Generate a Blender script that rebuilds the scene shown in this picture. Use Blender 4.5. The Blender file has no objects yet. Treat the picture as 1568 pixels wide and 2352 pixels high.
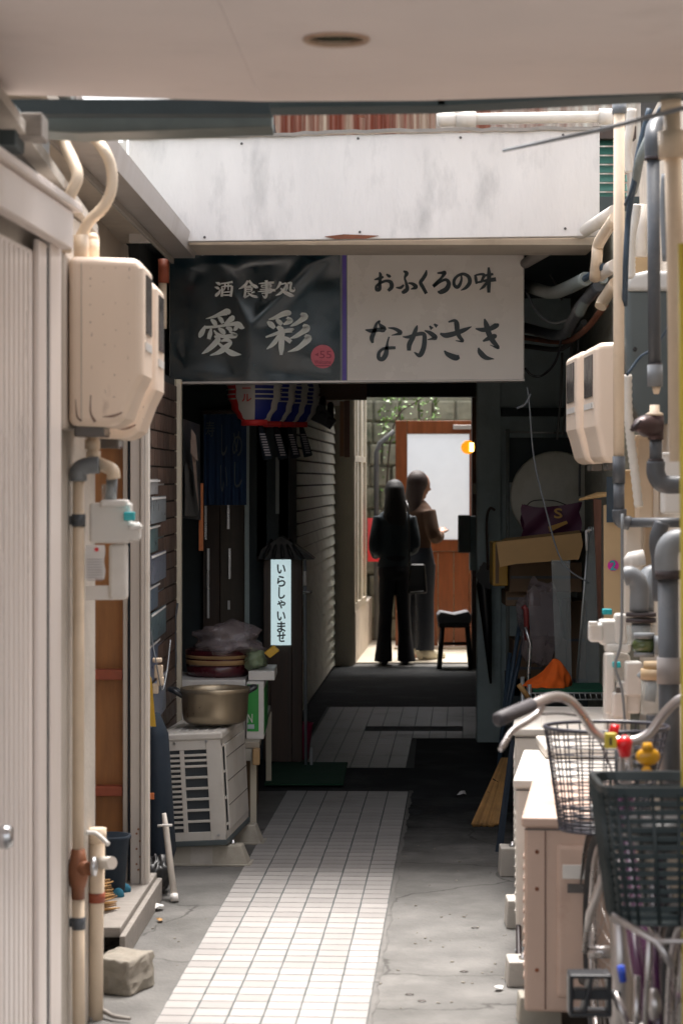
import bpy, bmesh, math, random
from mathutils import Vector, Matrix, Euler
random.seed(7)
R = math.radians
sc = bpy.context.scene
COL = sc.collection
F = 5200.0          # focal length in units of a 1568 px wide picture
H = 1.6             # eye height
# ---------------------------------------------------------------- camera
cd = bpy.data.cameras.new('camera'); cam = bpy.data.objects.new('camera', cd); COL.objects.link(cam)
cam.location = (0, 0, H); cam.rotation_euler = (R(90), 0, 0)
cd.sensor_fit = 'VERTICAL'; cd.sensor_height = 36; cd.lens = F/2352*36
cd.shift_y = -(1176-1100)/2352.0
cd.clip_start = 0.1; cd.clip_end = 500
cd.dof.use_dof = True; cd.dof.focus_distance = 10.9; cd.dof.aperture_fstop = 5.0
sc.camera = cam
# ---------------------------------------------------------------- world, sun, exposure
SUN_EL, SUN_AZ = 74.0, 8.0      # elevation, compass bearing the light comes from
w = bpy.data.worlds.new('World'); sc.world = w; w.use_nodes = True
nt = w.node_tree; nt.nodes.clear()
sky = nt.nodes.new('ShaderNodeTexSky'); sky.sky_type = 'NISHITA'; sky.sun_disc = False
sky.sun_elevation = R(SUN_EL); sky.sun_rotation = R(SUN_AZ); sky.dust_density = 4.0; sky.air_density = 1.0; sky.ozone_density = 0.6
bg = nt.nodes.new('ShaderNodeBackground'); bg.inputs['Strength'].default_value = 0.15
wo = nt.nodes.new('ShaderNodeOutputWorld')
hsv = nt.nodes.new('ShaderNodeHueSaturation'); hsv.inputs['Saturation'].default_value = 0.35
mixs = nt.nodes.new('ShaderNodeMix'); mixs.data_type = 'RGBA'; mixs.blend_type = 'MULTIPLY'; mixs.inputs['Factor'].default_value = 1.0; mixs.inputs['B'].default_value = (1.0, 0.965, 0.93, 1)   # thin bright cloud
nt.links.new(sky.outputs[0], hsv.inputs['Color']); nt.links.new(hsv.outputs[0], mixs.inputs['A']); nt.links.new(mixs.outputs['Result'], bg.inputs[0]); nt.links.new(bg.outputs[0], wo.inputs[0])
sd = bpy.data.lights.new('sun', 'SUN'); sd.energy = 2.2; sd.angle = R(24); sd.color = (1.0, 0.955, 0.92)
sun = bpy.data.objects.new('sun', sd); COL.objects.link(sun)
az = R(SUN_AZ); el = R(SUN_EL)
dvec = -Vector((math.sin(az)*math.cos(el), math.cos(az)*math.cos(el), math.sin(el)))
sun.rotation_euler = dvec.to_track_quat('-Z', 'Y').to_euler(); sun.location = (0, 0, 20)
vs = sc.view_settings; vs.view_transform = 'Standard'; vs.look = 'None'; vs.gamma = 1; vs.exposure = 1.85
vs.use_curve_mapping = False
sc.cycles.use_denoising = True
sc.cycles.max_bounces = 10; sc.cycles.diffuse_bounces = 6; sc.cycles.sample_clamp_indirect = 4.0
sc.cycles.caustics_reflective = False; sc.cycles.caustics_refractive = False

# ---------------------------------------------------------------- helpers
def P(px, py, Y): return Vector(((px-784)*Y/F, Y, H+(1100-py)*Y/F))
def XL(Y): return -1.106+0.054*Y
def XR(Y): return 0.65+0.054*Y
def FY(py): return H*F/(py-1100)

def mat(name, col, rough=0.6, metal=0.0, var=0.12, scale=6.0, bump=0.0, bscale=60.0, dirt=0.0, dirtcol=(0.08,0.06,0.04), dscale=3.0,
        stretch=(1,1,1), trans=0.0, alpha=1.0, emit=None, estr=0.0, objvar=0.0, coat=0.0, spec=0.5, dlo=0.5):
    m = bpy.data.materials.new(name); m.use_nodes = True
    t = m.node_tree; N = t.nodes; L = t.links; b = N['Principled BSDF']
    tc = N.new('ShaderNodeTexCoord'); mp = N.new('ShaderNodeMapping'); mp.inputs['Scale'].default_value = stretch
    L.new(tc.outputs['Object'], mp.inputs['Vector'])
    n1 = N.new('ShaderNodeTexNoise'); n1.inputs['Scale'].default_value = scale; n1.inputs['Detail'].default_value = 6; n1.inputs['Roughness'].default_value = 0.6
    L.new(mp.outputs[0], n1.inputs['Vector'])
    mr = N.new('ShaderNodeMapRange'); mr.inputs['From Min'].default_value = 0.3; mr.inputs['From Max'].default_value = 0.7
    mr.inputs['To Min'].default_value = 1-var; mr.inputs['To Max'].default_value = 1+var
    L.new(n1.outputs[0], mr.inputs['Value'])
    hs = N.new('ShaderNodeHueSaturation'); hs.inputs['Color'].default_value = (*col, 1)
    src = mr.outputs[0]
    if objvar:
        oi = N.new('ShaderNodeObjectInfo'); m2 = N.new('ShaderNodeMapRange'); m2.inputs['To Min'].default_value = 1-objvar; m2.inputs['To Max'].default_value = 1+objvar
        L.new(oi.outputs['Random'], m2.inputs['Value'])
        mm = N.new('ShaderNodeMath'); mm.operation = 'MULTIPLY'; L.new(src, mm.inputs[0]); L.new(m2.outputs[0], mm.inputs[1]); src = mm.outputs[0]
    L.new(src, hs.inputs['Value'])
    out = hs.outputs[0]
    if dirt > 0:
        n2 = N.new('ShaderNodeTexNoise'); n2.inputs['Scale'].default_value = dscale; n2.inputs['Detail'].default_value = 9; n2.inputs['Roughness'].default_value = 0.65
        L.new(mp.outputs[0], n2.inputs['Vector'])
        r2 = N.new('ShaderNodeMapRange'); r2.inputs['From Min'].default_value = dlo; r2.inputs['From Max'].default_value = dlo+0.22; r2.inputs['To Max'].default_value = dirt
        L.new(n2.outputs[0], r2.inputs['Value'])
        mx = N.new('ShaderNodeMix'); mx.data_type = 'RGBA'; mx.inputs['B'].default_value = (*dirtcol, 1)
        L.new(r2.outputs[0], mx.inputs['Factor']); L.new(out, mx.inputs['A']); out = mx.outputs['Result']
    L.new(out, b.inputs['Base Color'])
    rr = N.new('ShaderNodeMapRange'); rr.inputs['From Min'].default_value = 0.3; rr.inputs['From Max'].default_value = 0.7
    rr.inputs['To Min'].default_value = max(0.03, rough-0.1); rr.inputs['To Max'].default_value = min(1, rough+0.1)
    L.new(n1.outputs[0], rr.inputs['Value']); L.new(rr.outputs[0], b.inputs['Roughness'])
    b.inputs['Metallic'].default_value = metal
    b.inputs['Specular IOR Level'].default_value = spec
    if coat: b.inputs['Coat Weight'].default_value = coat; b.inputs['Coat Roughness'].default_value = 0.12
    if trans: b.inputs['Transmission Weight'].default_value = trans
    if alpha < 1: b.inputs['Alpha'].default_value = alpha
    if emit: b.inputs['Emission Color'].default_value = (*emit, 1); b.inputs['Emission Strength'].default_value = estr
    if bump:
        n3 = N.new('ShaderNodeTexNoise'); n3.inputs['Scale'].default_value = bscale; n3.inputs['Detail'].default_value = 5
        L.new(mp.outputs[0], n3.inputs['Vector'])
        bp = N.new('ShaderNodeBump'); bp.inputs['Strength'].default_value = bump; bp.inputs['Distance'].default_value = 0.004
        L.new(n3.outputs[0], bp.inputs['Height']); L.new(bp.outputs[0], b.inputs['Normal'])
    return m

def tagset(o, label=None, cat=None, group=None, kind=None):
    if label: o['label'] = label
    if cat: o['category'] = cat
    if group: o['group'] = group
    if kind: o['kind'] = kind
    return o

def root_of(o):
    while o.parent: o = o.parent
    return o

class MB:
    def __init__(s): s.v = []; s.f = []; s.sm = []
    def add(s, vs, fs, smooth=False):
        k = len(s.v); s.v += [Vector(a) for a in vs]
        for f in fs: s.f.append([i+k for i in f]); s.sm.append(smooth)
        return s
    def box(s, a, b):
        x0, y0, z0 = a; x1, y1, z1 = b
        return s.add([(x0,y0,z0),(x1,y0,z0),(x1,y1,z0),(x0,y1,z0),(x0,y0,z1),(x1,y0,z1),(x1,y1,z1),(x0,y1,z1)],
                     [(0,3,2,1),(4,5,6,7),(0,1,5,4),(1,2,6,5),(2,3,7,6),(3,0,4,7)])
    def pbox(s, x0, y0, x1, y1, Y, d):     # front face seen at distance Y spans a pixel rectangle; runs back by d metres
        a = P(x0, y1, Y); b = P(x1, y0, Y)
        return s.box((a.x, Y, a.z), (b.x, Y+d, b.z))
    def prism(s, pts, y0, y1):             # pts (x,z) outline facing -Y, extruded along Y
        n = len(pts)
        vs = [(x, y0, z) for x, z in pts]+[(x, y1, z) for x, z in pts]
        fs = [tuple(range(n)), tuple(range(2*n-1, n-1, -1))]+[(i, (i+n), (i+1) % n+n, (i+1) % n) for i in range(n)]
        return s.add(vs, fs)
    def pprism(s, pts, Y, d):
        q = [P(x, y, Y) for x, y in pts]; return s.prism([(a.x, a.z) for a in q], Y, Y+d)
    def prismx(s, pts, x0, x1):            # pts (y,z)
        n = len(pts)
        vs = [(x0, y, z) for y, z in pts]+[(x1, y, z) for y, z in pts]
        fs = [tuple(range(n-1, -1, -1)), tuple(range(n, 2*n))]+[(i, (i+1) % n, (i+1) % n+n, i+n) for i in range(n)]
        return s.add(vs, fs)
    def prismz(s, pts, z0, z1):            # pts (x,y)
        n = len(pts)
        vs = [(x, y, z0) for x, y in pts]+[(x, y, z1) for x, y in pts]
        fs = [tuple(range(n-1, -1, -1)), tuple(range(n, 2*n))]+[(i, (i+1) % n, (i+1) % n+n, i+n) for i in range(n)]
        return s.add(vs, fs)
    def hexa(s, p8):                       # 4 front pts (bl,br,tr,tl), 4 back pts
        return s.add(p8, [(0,1,2,3),(7,6,5,4),(0,4,5,1),(1,5,6,2),(2,6,7,3),(3,7,4,0)])
    def tube(s, pts, r, n=8, cap=True, smooth=True):
        pts = [Vector(p) for p in pts]; m = len(pts)
        rs = r if isinstance(r, (list, tuple)) else [r]*m
        if len(rs) != m:
            rs = [rs[min(len(rs)-1, int(i*(len(rs)-1)/(m-1)))]*(1-(i*(len(rs)-1)/(m-1)) % 1)+rs[min(len(rs)-1, int(i*(len(rs)-1)/(m-1))+1)]*((i*(len(rs)-1)/(m-1)) % 1) for i in range(m)]
        t0 = (pts[1]-pts[0]).normalized()
        ref = Vector((0,0,1)) if abs(t0.z) < 0.9 else Vector((1,0,0))
        u = t0.cross(ref).normalized(); vs = []
        for i in range(m):
            t = (pts[min(i+1, m-1)]-pts[max(i-1, 0)])
            if t.length < 1e-9: t = t0.copy()
            t.normalize()
            u = (u-t*u.dot(t))
            if u.length < 1e-6: u = t.orthogonal()
            u.normalize(); v = t.cross(u)
            for k in range(n):
                a = 2*math.pi*k/n; vs.append(pts[i]+u*(rs[i]*math.cos(a))+v*(rs[i]*math.sin(a)))
        fs = []
        for i in range(m-1):
            for k in range(n): fs.append((i*n+k, i*n+(k+1) % n, (i+1)*n+(k+1) % n, (i+1)*n+k))
        s.add(vs, fs, smooth)
        if cap:
            b = len(s.v)-len(vs)
            s.f.append([b+k for k in range(n)][::-1]); s.sm.append(False)
            s.f.append([b+(m-1)*n+k for k in range(n)]); s.sm.append(False)
        return s
    def curve(s, pts, r, n=8, sub=6, cap=True): return s.tube(smooth_path(pts, sub), r, n, cap)
    def lathe(s, c, prof, n=24, axis='Z', smooth=True):   # prof (radius, height) from c
        c = Vector(c); vs = []
        for r, h in prof:
            for k in range(n):
                a = 2*math.pi*k/n; x, y = r*math.cos(a), r*math.sin(a)
                vs.append(c+(Vector((x, y, h)) if axis == 'Z' else Vector((h, x, y)) if axis == 'X' else Vector((y, h, x))))
        fs = []
        for i in range(len(prof)-1):
            for k in range(n): fs.append((i*n+k, i*n+(k+1) % n, (i+1)*n+(k+1) % n, (i+1)*n+k))
        s.add(vs, fs, smooth)
        b = len(s.v)-len(vs)
        s.f.append([b+k for k in range(n)][::-1]); s.sm.append(False)
        e = b+(len(prof)-1)*n; s.f.append([e+k for k in range(n)]); s.sm.append(False)
        return s
    def ball(s, c, r, n=12, sc_=(1,1,1)):
        prof = [(max(1e-4, r*math.sin(math.pi*i/n)), -r*math.cos(math.pi*i/n)) for i in range(n+1)]
        k = len(s.v); s.lathe((0,0,0), prof, n*2)
        for i in range(k, len(s.v)): s.v[i] = Vector(c)+Vector((s.v[i].x*sc_[0], s.v[i].y*sc_[1], s.v[i].z*sc_[2]))
        return s
    def loft(s, rings, n=20):              # rings (cx,cy,z,rx,ry)
        vs = []
        for cx, cy, z, rx, ry in rings:
            for k in range(n):
                a = 2*math.pi*k/n; vs.append((cx+rx*math.cos(a), cy+ry*math.sin(a), z))
        fs = []
        for i in range(len(rings)-1):
            for k in range(n): fs.append((i*n+k, i*n+(k+1) % n, (i+1)*n+(k+1) % n, (i+1)*n+k))
        s.add(vs, fs, True); b = len(s.v)-len(vs)
        s.f.append([b+k for k in range(n)][::-1]); s.sm.append(True)
        e = b+(len(rings)-1)*n; s.f.append([e+k for k in range(n)]); s.sm.append(True)
        return s
    def stroke(s, pts, Y, k):              # brush stroke in picture units laid on a plane at distance Y
        sp = smooth_path([(x, y, w) for x, y, w in pts], 5); vs = []; m = len(sp); Y = Y-0.0002*k
        for i in range(m):
            t = sp[min(i+1, m-1)]-sp[max(i-1, 0)]; L = math.hypot(t.x, t.y) or 1
            nx, ny = -t.y/L, t.x/L; w = max(0.15, sp[i].z)/2
            vs += [P(sp[i].x+nx*w, sp[i].y+ny*w, Y), P(sp[i].x-nx*w, sp[i].y-ny*w, Y)]
        return s.add(vs, [(2*i, 2*i+1, 2*i+3, 2*i+2) for i in range(m-1)])
    def xform(s, M, k0=0):
        for i in range(k0, len(s.v)): s.v[i] = M @ s.v[i]
        return s
    def mesh(s, name, off=Vector((0,0,0))):
        me = bpy.data.meshes.new(name); me.from_pydata([v-off for v in s.v], [], s.f); me.update()
        me.polygons.foreach_set('use_smooth', s.sm); return me
    def build(s, name, m, parent=None, local=False, bevel=0.0, seg=2, label=None, cat=None, group=None, kind=None, remesh=0.0):
        if parent is None and not local:
            lo = Vector((min(v.x for v in s.v), min(v.y for v in s.v), min(v.z for v in s.v)))
            hi = Vector((max(v.x for v in s.v), max(v.y for v in s.v), max(v.z for v in s.v)))
            off = Vector(((lo.x+hi.x)/2, (lo.y+hi.y)/2, lo.z))
        elif parent is not None and not local: off = Vector(root_of(parent).location)
        else: off = Vector((0,0,0))
        me = s.mesh(name, off); me.materials.append(m)
        bm = bmesh.new(); bm.from_mesh(me); bmesh.ops.recalc_face_normals(bm, faces=bm.faces) if name not in FLAT else None; bm.to_mesh(me); bm.free()
        o = bpy.data.objects.new(name, me); COL.objects.link(o)
        if parent is not None: o.parent = parent
        elif not local: o.location = off
        if remesh:
            md = o.modifiers.new('Remesh', 'REMESH'); md.mode = 'VOXEL'; md.voxel_size = remesh; md.use_smooth_shade = True
            ms = o.modifiers.new('Smooth', 'SMOOTH'); ms.factor = 0.5; ms.iterations = 8 if name == 'hair' else 3
        if bevel:
            md = o.modifiers.new('Bevel', 'BEVEL'); md.width = bevel; md.segments = seg; md.limit_method = 'ANGLE'; md.angle_limit = R(35)
            md.harden_normals = False
        return tagset(o, label, cat, group, kind)
FLAT = {'lettering', 'print'}

def smooth_path(pts, sub=6):
    p = [Vector(a) for a in pts]
    if len(p) < 3: return p
    q = [p[0]*2-p[1]]+p+[p[-1]*2-p[-2]]; out = []
    for i in range(1, len(q)-2):
        for k in range(sub):
            t = k/sub; a, b, c, d = q[i-1], q[i], q[i+1], q[i+2]
            out.append(0.5*((2*b)+(c-a)*t+(2*a-5*b+4*c-d)*t*t+(3*b-a-3*c+d)*t*t*t))
    return out+[p[-1]]

def thing(name, label, cat, loc, group=None, rz=0.0):
    o = bpy.data.objects.new(name, None); COL.objects.link(o); o.empty_display_size = 0.1
    o.location = loc; o.rotation_euler = (0, 0, rz); return tagset(o, label, cat, group)

def copy_tree(o, parent=None):
    c = o.copy(); COL.objects.link(c)
    if parent is not None: c.parent = parent
    for ch in list(o.children): copy_tree(ch, c)
    return c

def text(s, name, m, rect, Y, parent=None, bold=0.0, thick=0.0, shear=0.0, depth=0.0015, **kw):
    cu = bpy.data.curves.new(name, 'FONT'); cu.body = s; cu.align_x = 'CENTER'; cu.shear = shear
    if '\n' in s: cu.space_line = kw.pop('line', 1.0)
    cu.resolution_u = 3
    o = bpy.data.objects.new(name, cu); COL.objects.link(o)
    dg = bpy.context.evaluated_depsgraph_get(); me0 = bpy.data.meshes.new_from_object(o.evaluated_get(dg))
    vs = [v.co.copy() for v in me0.vertices]; fs = [list(p.vertices) for p in me0.polygons]
    bpy.data.objects.remove(o)
    x0 = min(v.x for v in vs); x1 = max(v.x for v in vs); y0 = min(v.y for v in vs); y1 = max(v.y for v in vs)
    mb = MB(); a, b_, c, d = rect
    tk_ = thick or bold*14
    offs = [(0,0)] if not tk_ else [(0,0),(tk_,0),(-tk_,0),(0,tk_),(0,-tk_),(tk_*.7,tk_*.7),(-tk_*.7,-tk_*.7)]
    for n_, (ox, oy) in enumerate(offs):
        k0 = len(mb.v)
        for v in vs: mb.v.append(P(a+(v.x-x0)/(x1-x0)*(c-a)+ox, d-(v.y-y0)/(y1-y0)*(d-b_)+oy, Y-0.00015*n_))
        for f in fs: mb.f.append([i+k0 for i in f]); mb.sm.append(False)
    return mb.build(name, m, parent, **kw)


# ---------------------------------------------------------------- materials
def ragged_fade(m):   # alpha drops raggedly towards the front edge of the dark surfacing
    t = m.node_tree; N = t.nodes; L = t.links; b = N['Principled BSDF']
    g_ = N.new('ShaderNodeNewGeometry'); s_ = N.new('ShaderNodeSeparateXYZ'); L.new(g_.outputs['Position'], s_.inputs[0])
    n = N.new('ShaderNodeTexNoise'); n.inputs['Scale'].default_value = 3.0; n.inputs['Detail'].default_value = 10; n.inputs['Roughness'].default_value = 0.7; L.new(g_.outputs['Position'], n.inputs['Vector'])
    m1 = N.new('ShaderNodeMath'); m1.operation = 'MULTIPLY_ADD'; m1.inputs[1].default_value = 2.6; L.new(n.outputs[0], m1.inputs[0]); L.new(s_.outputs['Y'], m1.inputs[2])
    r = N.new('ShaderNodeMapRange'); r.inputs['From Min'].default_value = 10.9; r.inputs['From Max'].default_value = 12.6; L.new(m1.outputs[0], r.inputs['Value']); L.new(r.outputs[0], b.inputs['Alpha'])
def cracks(m):      # hairline cracks: warped cell borders
    t = m.node_tree; N = t.nodes; L = t.links; b = N['Principled BSDF']; src = b.inputs['Base Color'].links[0].from_socket
    tc = N.new('ShaderNodeTexCoord'); n = N.new('ShaderNodeTexNoise'); n.inputs['Scale'].default_value = 2.5; n.inputs['Detail'].default_value = 6
    L.new(tc.outputs['Object'], n.inputs['Vector']); ad = N.new('ShaderNodeMixRGB'); ad.blend_type = 'ADD'; ad.inputs[0].default_value = 0.35
    L.new(tc.outputs['Object'], ad.inputs[1]); L.new(n.outputs['Color'], ad.inputs[2])
    v = N.new('ShaderNodeTexVoronoi'); v.feature = 'DISTANCE_TO_EDGE'; v.inputs['Scale'].default_value = 0.9; L.new(ad.outputs[0], v.inputs['Vector'])
    r = N.new('ShaderNodeMapRange'); r.inputs['From Min'].default_value = 0.002; r.inputs['From Max'].default_value = 0.007; r.inputs['To Min'].default_value = 0.75; r.inputs['To Max'].default_value = 0.0
    L.new(v.outputs['Distance'], r.inputs['Value']); mx = N.new('ShaderNodeMix'); mx.data_type = 'RGBA'; mx.inputs['B'].default_value = (0.03,0.028,0.025,1)
    L.new(r.outputs[0], mx.inputs['Factor']); L.new(src, mx.inputs['A']); L.new(mx.outputs['Result'], b.inputs['Base Color'])
M = {}
M['ceil'] = mat('soffit_paint', (0.88,0.765,0.72), 0.6, var=0.04, scale=2.5, dirt=0.18, dirtcol=(0.3,0.22,0.17), dscale=2.2, dlo=0.55)
M['concrete'] = mat('ground_concrete', (0.130,0.126,0.119), 0.85, var=0.3, scale=4.5, bump=0.9, bscale=70, dirt=0.75, dirtcol=(0.065,0.063,0.058), dscale=2.3, dlo=0.46)
cracks(M['concrete'])
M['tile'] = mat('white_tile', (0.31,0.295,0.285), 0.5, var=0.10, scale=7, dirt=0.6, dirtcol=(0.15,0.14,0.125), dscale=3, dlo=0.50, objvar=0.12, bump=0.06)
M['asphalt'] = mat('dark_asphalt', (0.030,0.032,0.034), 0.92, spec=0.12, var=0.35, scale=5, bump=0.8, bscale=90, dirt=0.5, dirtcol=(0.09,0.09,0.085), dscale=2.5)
ragged_fade(M['asphalt'])
M['tiledk'] = mat('dark_dirty_tile', (0.17,0.165,0.145), 0.5, spec=0.25, var=0.3, scale=3, dirt=0.7, dirtcol=(0.08,0.075,0.065), dscale=3, bump=0.06)  # darker base colour than the outer tiles, plus dirt noise
M['grout'] = mat('dark_grout', (0.075,0.085,0.085), 0.9, var=0.3, scale=20)
M['stucco'] = mat('grey_stucco', (0.47,0.43,0.38), 0.85, var=0.12, scale=5, bump=0.8, bscale=70, dirt=0.5, dirtcol=(0.2,0.18,0.15), dscale=2)
M['cream'] = mat('cream_wall', (0.58,0.51,0.43), 0.75, var=0.1, scale=4, dirt=0.4, dirtcol=(0.25,0.2,0.15), dscale=3, bump=0.2)
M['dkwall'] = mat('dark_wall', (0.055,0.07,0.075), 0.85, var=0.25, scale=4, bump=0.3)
M['dkconc'] = mat('dark_concrete', (0.11,0.112,0.11), 0.85, var=0.25, scale=5, bump=0.5, bscale=60, dirt=0.5, dscale=2)
M['olive'] = mat('olive_wall', (0.24,0.24,0.195), 0.8, var=0.2, scale=6, bump=0.6, bscale=90, stretch=(1,1,6), dirt=0.4, dscale=2)
M['teal'] = mat('teal_grey_paint', (0.42,0.52,0.53), 0.5, var=0.12, scale=5, dirt=0.3, dirtcol=(0.05,0.05,0.045), dscale=3)
M['fascia'] = mat('fascia_paint', (0.055,0.08,0.085), 0.5, var=0.15, scale=5, dirt=0.4, dirtcol=(0.03,0.035,0.035), dscale=4)
M['beamg'] = mat('beam_paint', (0.125,0.145,0.135), 0.5, var=0.15, scale=4, dirt=0.5, dirtcol=(0.05,0.06,0.06), dscale=3)
M['teallt'] = mat('grey_green_paint', (0.20,0.225,0.215), 0.5, var=0.1, scale=4, dirt=0.3, dirtcol=(0.12,0.11,0.1), dscale=3)
M['doorwhite'] = mat('white_door_metal', (0.80,0.725,0.68), 0.35, var=0.05, scale=3, dirt=0.3, dirtcol=(0.4,0.31,0.24), dscale=3, stretch=(1,1,0.3), coat=0.1)
M['alu'] = mat('aluminium', (0.50,0.46,0.43), 0.42, metal=0.45, var=0.07, scale=6, stretch=(1,1,0.2), dirt=0.3, dirtcol=(0.25,0.2,0.16))
M['rubber'] = mat('black_rubber', (0.02,0.024,0.028), 0.6)
M['panelw'] = mat('weathered_white_panel', (0.74,0.705,0.68), 0.6, var=0.06, scale=2.2, dirt=0.5, dirtcol=(0.28,0.275,0.27), dscale=2.8, stretch=(2.2,1,0.8), bump=0.6, bscale=24, dlo=0.52)
M['rust'] = mat('rusty_steel', (0.20,0.07,0.035), 0.85, var=0.35, scale=12, bump=0.4)
M['corr'] = mat('corrugated_rusting', (0.62,0.58,0.50), 0.6, var=0.1, scale=3, dirt=0.95, dirtcol=(0.24,0.06,0.025), dscale=1.6, stretch=(3.5,1,0.25), dlo=0.40)
M['corrust'] = mat('corrugated_rusted', (0.55,0.45,0.33), 0.6, var=0.1, scale=3, dirt=1.0, dirtcol=(0.20,0.045,0.02), dscale=1.8, stretch=(5,1,0.15), dlo=0.33)
M['pipe'] = mat('cream_pipe', (0.72,0.585,0.44), 0.45, var=0.08, scale=6, dirt=0.3, dirtcol=(0.3,0.2,0.12), dscale=7, dlo=0.55)
M['pipew'] = mat('white_pipe', (0.66,0.61,0.55), 0.45, var=0.07, scale=6, dirt=0.3, dirtcol=(0.3,0.22,0.15), dscale=7, dlo=0.55)
M['pipeg'] = mat('grey_pvc', (0.07,0.078,0.09), 0.4, var=0.12, scale=8, dirt=0.25, dirtcol=(0.3,0.27,0.24), dscale=6)
M['pipegl'] = mat('light_grey_pvc', (0.19,0.205,0.22), 0.42, var=0.12, scale=8)
M['meter'] = mat('beige_plastic_cover', (0.78,0.64,0.52), 0.42, var=0.05, scale=4, dirt=0.7, dirtcol=(0.22,0.12,0.09), dscale=16, dlo=0.61, stretch=(1,1,0.35))
M['meterback'] = mat('beige_backboard', (0.50,0.44,0.38), 0.6, var=0.06)
M['slot'] = mat('dark_window', (0.10,0.09,0.085), 0.2)
M['plasw'] = mat('white_plastic', (0.68,0.66,0.63), 0.35, var=0.05, dirt=0.2, dirtcol=(0.4,0.33,0.27), dscale=8)
M['cyan'] = mat('cyan_plastic', (0.02,0.40,0.45), 0.3)
M['paper'] = mat('white_paper', (0.74,0.72,0.70), 0.7, var=0.05)
M['greyprint'] = mat('grey_print', (0.35,0.33,0.36), 0.7)
M['orange_wood'] = mat('orange_plywood', (0.34,0.145,0.045), 0.5, var=0.25, scale=7, stretch=(3,3,0.4), dirt=0.4, dirtcol=(0.13,0.05,0.02), dscale=3)
M['red_wood'] = mat('red_batten', (0.28,0.065,0.03), 0.55, var=0.25, scale=10)
M['brick'] = mat('brown_wall_tile', (0.09,0.055,0.04), 0.55, var=0.25, scale=10, objvar=0.3)
M['mortar'] = mat('dark_mortar', (0.04,0.042,0.042), 0.9)
M['post'] = mat('olive_cream_post', (0.62,0.56,0.44), 0.5, var=0.12, scale=6, dirt=0.4, dirtcol=(0.12,0.1,0.08), stretch=(2,2,0.4))
M['signk'] = mat('dark_sign_face', (0.004,0.020,0.030), 0.16, var=0.1, spec=0.7)
M['signw'] = mat('pale_sign_face', (0.82,0.76,0.70), 0.28, var=0.04, scale=2)
M['inkw'] = mat('white_lettering', (0.92,0.93,0.92), 0.5, var=0.02)
M['inkg'] = mat('silver_lettering', (0.80,0.83,0.80), 0.4, var=0.04)
M['inkk'] = mat('dark_lettering', (0.012,0.024,0.03), 0.4, var=0.05)
M['purple'] = mat('purple_stripe', (0.10,0.05,0.38), 0.35)
M['pink'] = mat('pink_sticker', (0.70,0.14,0.19), 0.45)
M['pinkdk'] = mat('dark_pink_print', (0.40,0.04,0.08), 0.45)
M['acbeige'] = mat('cream_steel_casing', (0.63,0.60,0.55), 0.45, var=0.05, scale=4, dirt=0.35, dirtcol=(0.25,0.2,0.15), dscale=4)
M['acpink'] = mat('pinkish_beige_casing', (0.52,0.38,0.31), 0.5, var=0.06, scale=4, dirt=0.45, dirtcol=(0.25,0.12,0.08), dscale=6, dlo=0.56)
M['acwhite'] = mat('white_casing', (0.66,0.62,0.57), 0.5, var=0.05, scale=4, dirt=0.35, dirtcol=(0.35,0.27,0.2), dscale=4)
M['coil'] = mat('heat_exchanger', (0.035,0.045,0.055), 0.5, bump=0.5, bscale=220, stretch=(1,1,12))
M['block'] = mat('plastic_foot', (0.42,0.39,0.33), 0.7, var=0.1, bump=0.2, dirt=0.4, dscale=7)
M['concblock'] = mat('concrete_block', (0.48,0.45,0.41), 0.85, var=0.12, bump=0.5, dirt=0.5, dirtcol=(0.2,0.19,0.17), dscale=6)
M['gold'] = mat('gold_aluminium', (0.33,0.27,0.19), 0.36, metal=0.75, var=0.12, stretch=(6,6,1), dirt=0.3, dirtcol=(0.1,0.07,0.03))
M['black'] = mat('black_plastic', (0.02,0.022,0.026), 0.4)
M['maroon'] = mat('dark_red_lacquer', (0.075,0.012,0.018), 0.25, coat=0.4)
M['tan'] = mat('tan_band', (0.42,0.26,0.12), 0.45)
M['bag'] = mat('clear_plastic_bag', (0.30,0.25,0.26), 0.25, alpha=0.5, bump=0.9, bscale=26, spec=0.8)
M['green'] = mat('green_print', (0.02,0.30,0.045), 0.4)
M['mat'] = mat('green_doormat', (0.008,0.05,0.025), 0.95, bump=0.6, bscale=200)
M['navy'] = mat('navy_noren', (0.008,0.03,0.075), 0.85, var=0.2)
M['darkblue'] = mat('dark_blue_fabric', (0.008,0.017,0.03), 0.85, bump=0.5, bscale=14)
M['brownwood'] = mat('dark_brown_wood', (0.055,0.032,0.022), 0.5, var=0.3, scale=8, stretch=(4,4,0.4))
M['blackwood'] = mat('blackened_wood', (0.014,0.014,0.015), 0.55, var=0.3, scale=8)
M['chrome'] = mat('brushed_steel', (0.55,0.55,0.56), 0.28, metal=0.9, var=0.1)
M['lw'] = mat('lantern_white', (0.55,0.53,0.50), 0.6)
M['lr'] = mat('lantern_red', (0.60,0.03,0.03), 0.5)
M['lb'] = mat('lantern_blue', (0.012,0.025,0.22), 0.5)
M['litw'] = mat('lit_sign_face', (0.7,0.8,0.8), 0.4, emit=(0.62,0.80,0.83), estr=0.20)
M['siding'] = mat('pale_siding', (0.72,0.72,0.62), 0.6, var=0.1, dirt=0.35, dscale=3)
M['creamframe'] = mat('cream_frame', (0.58,0.52,0.42), 0.5, var=0.08)
M['doorred'] = mat('red_brown_door', (0.20,0.055,0.014), 0.4, var=0.25, scale=8, stretch=(4,4,0.5))
M['frost'] = mat('frosted_glass', (0.72,0.74,0.78), 0.5, emit=(0.75,0.8,0.85), estr=0.12, var=0.03)
M['amber'] = mat('amber_globe', (0.8,0.3,0.02), 0.3, emit=(1.0,0.30,0.01), estr=0.35)
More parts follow.
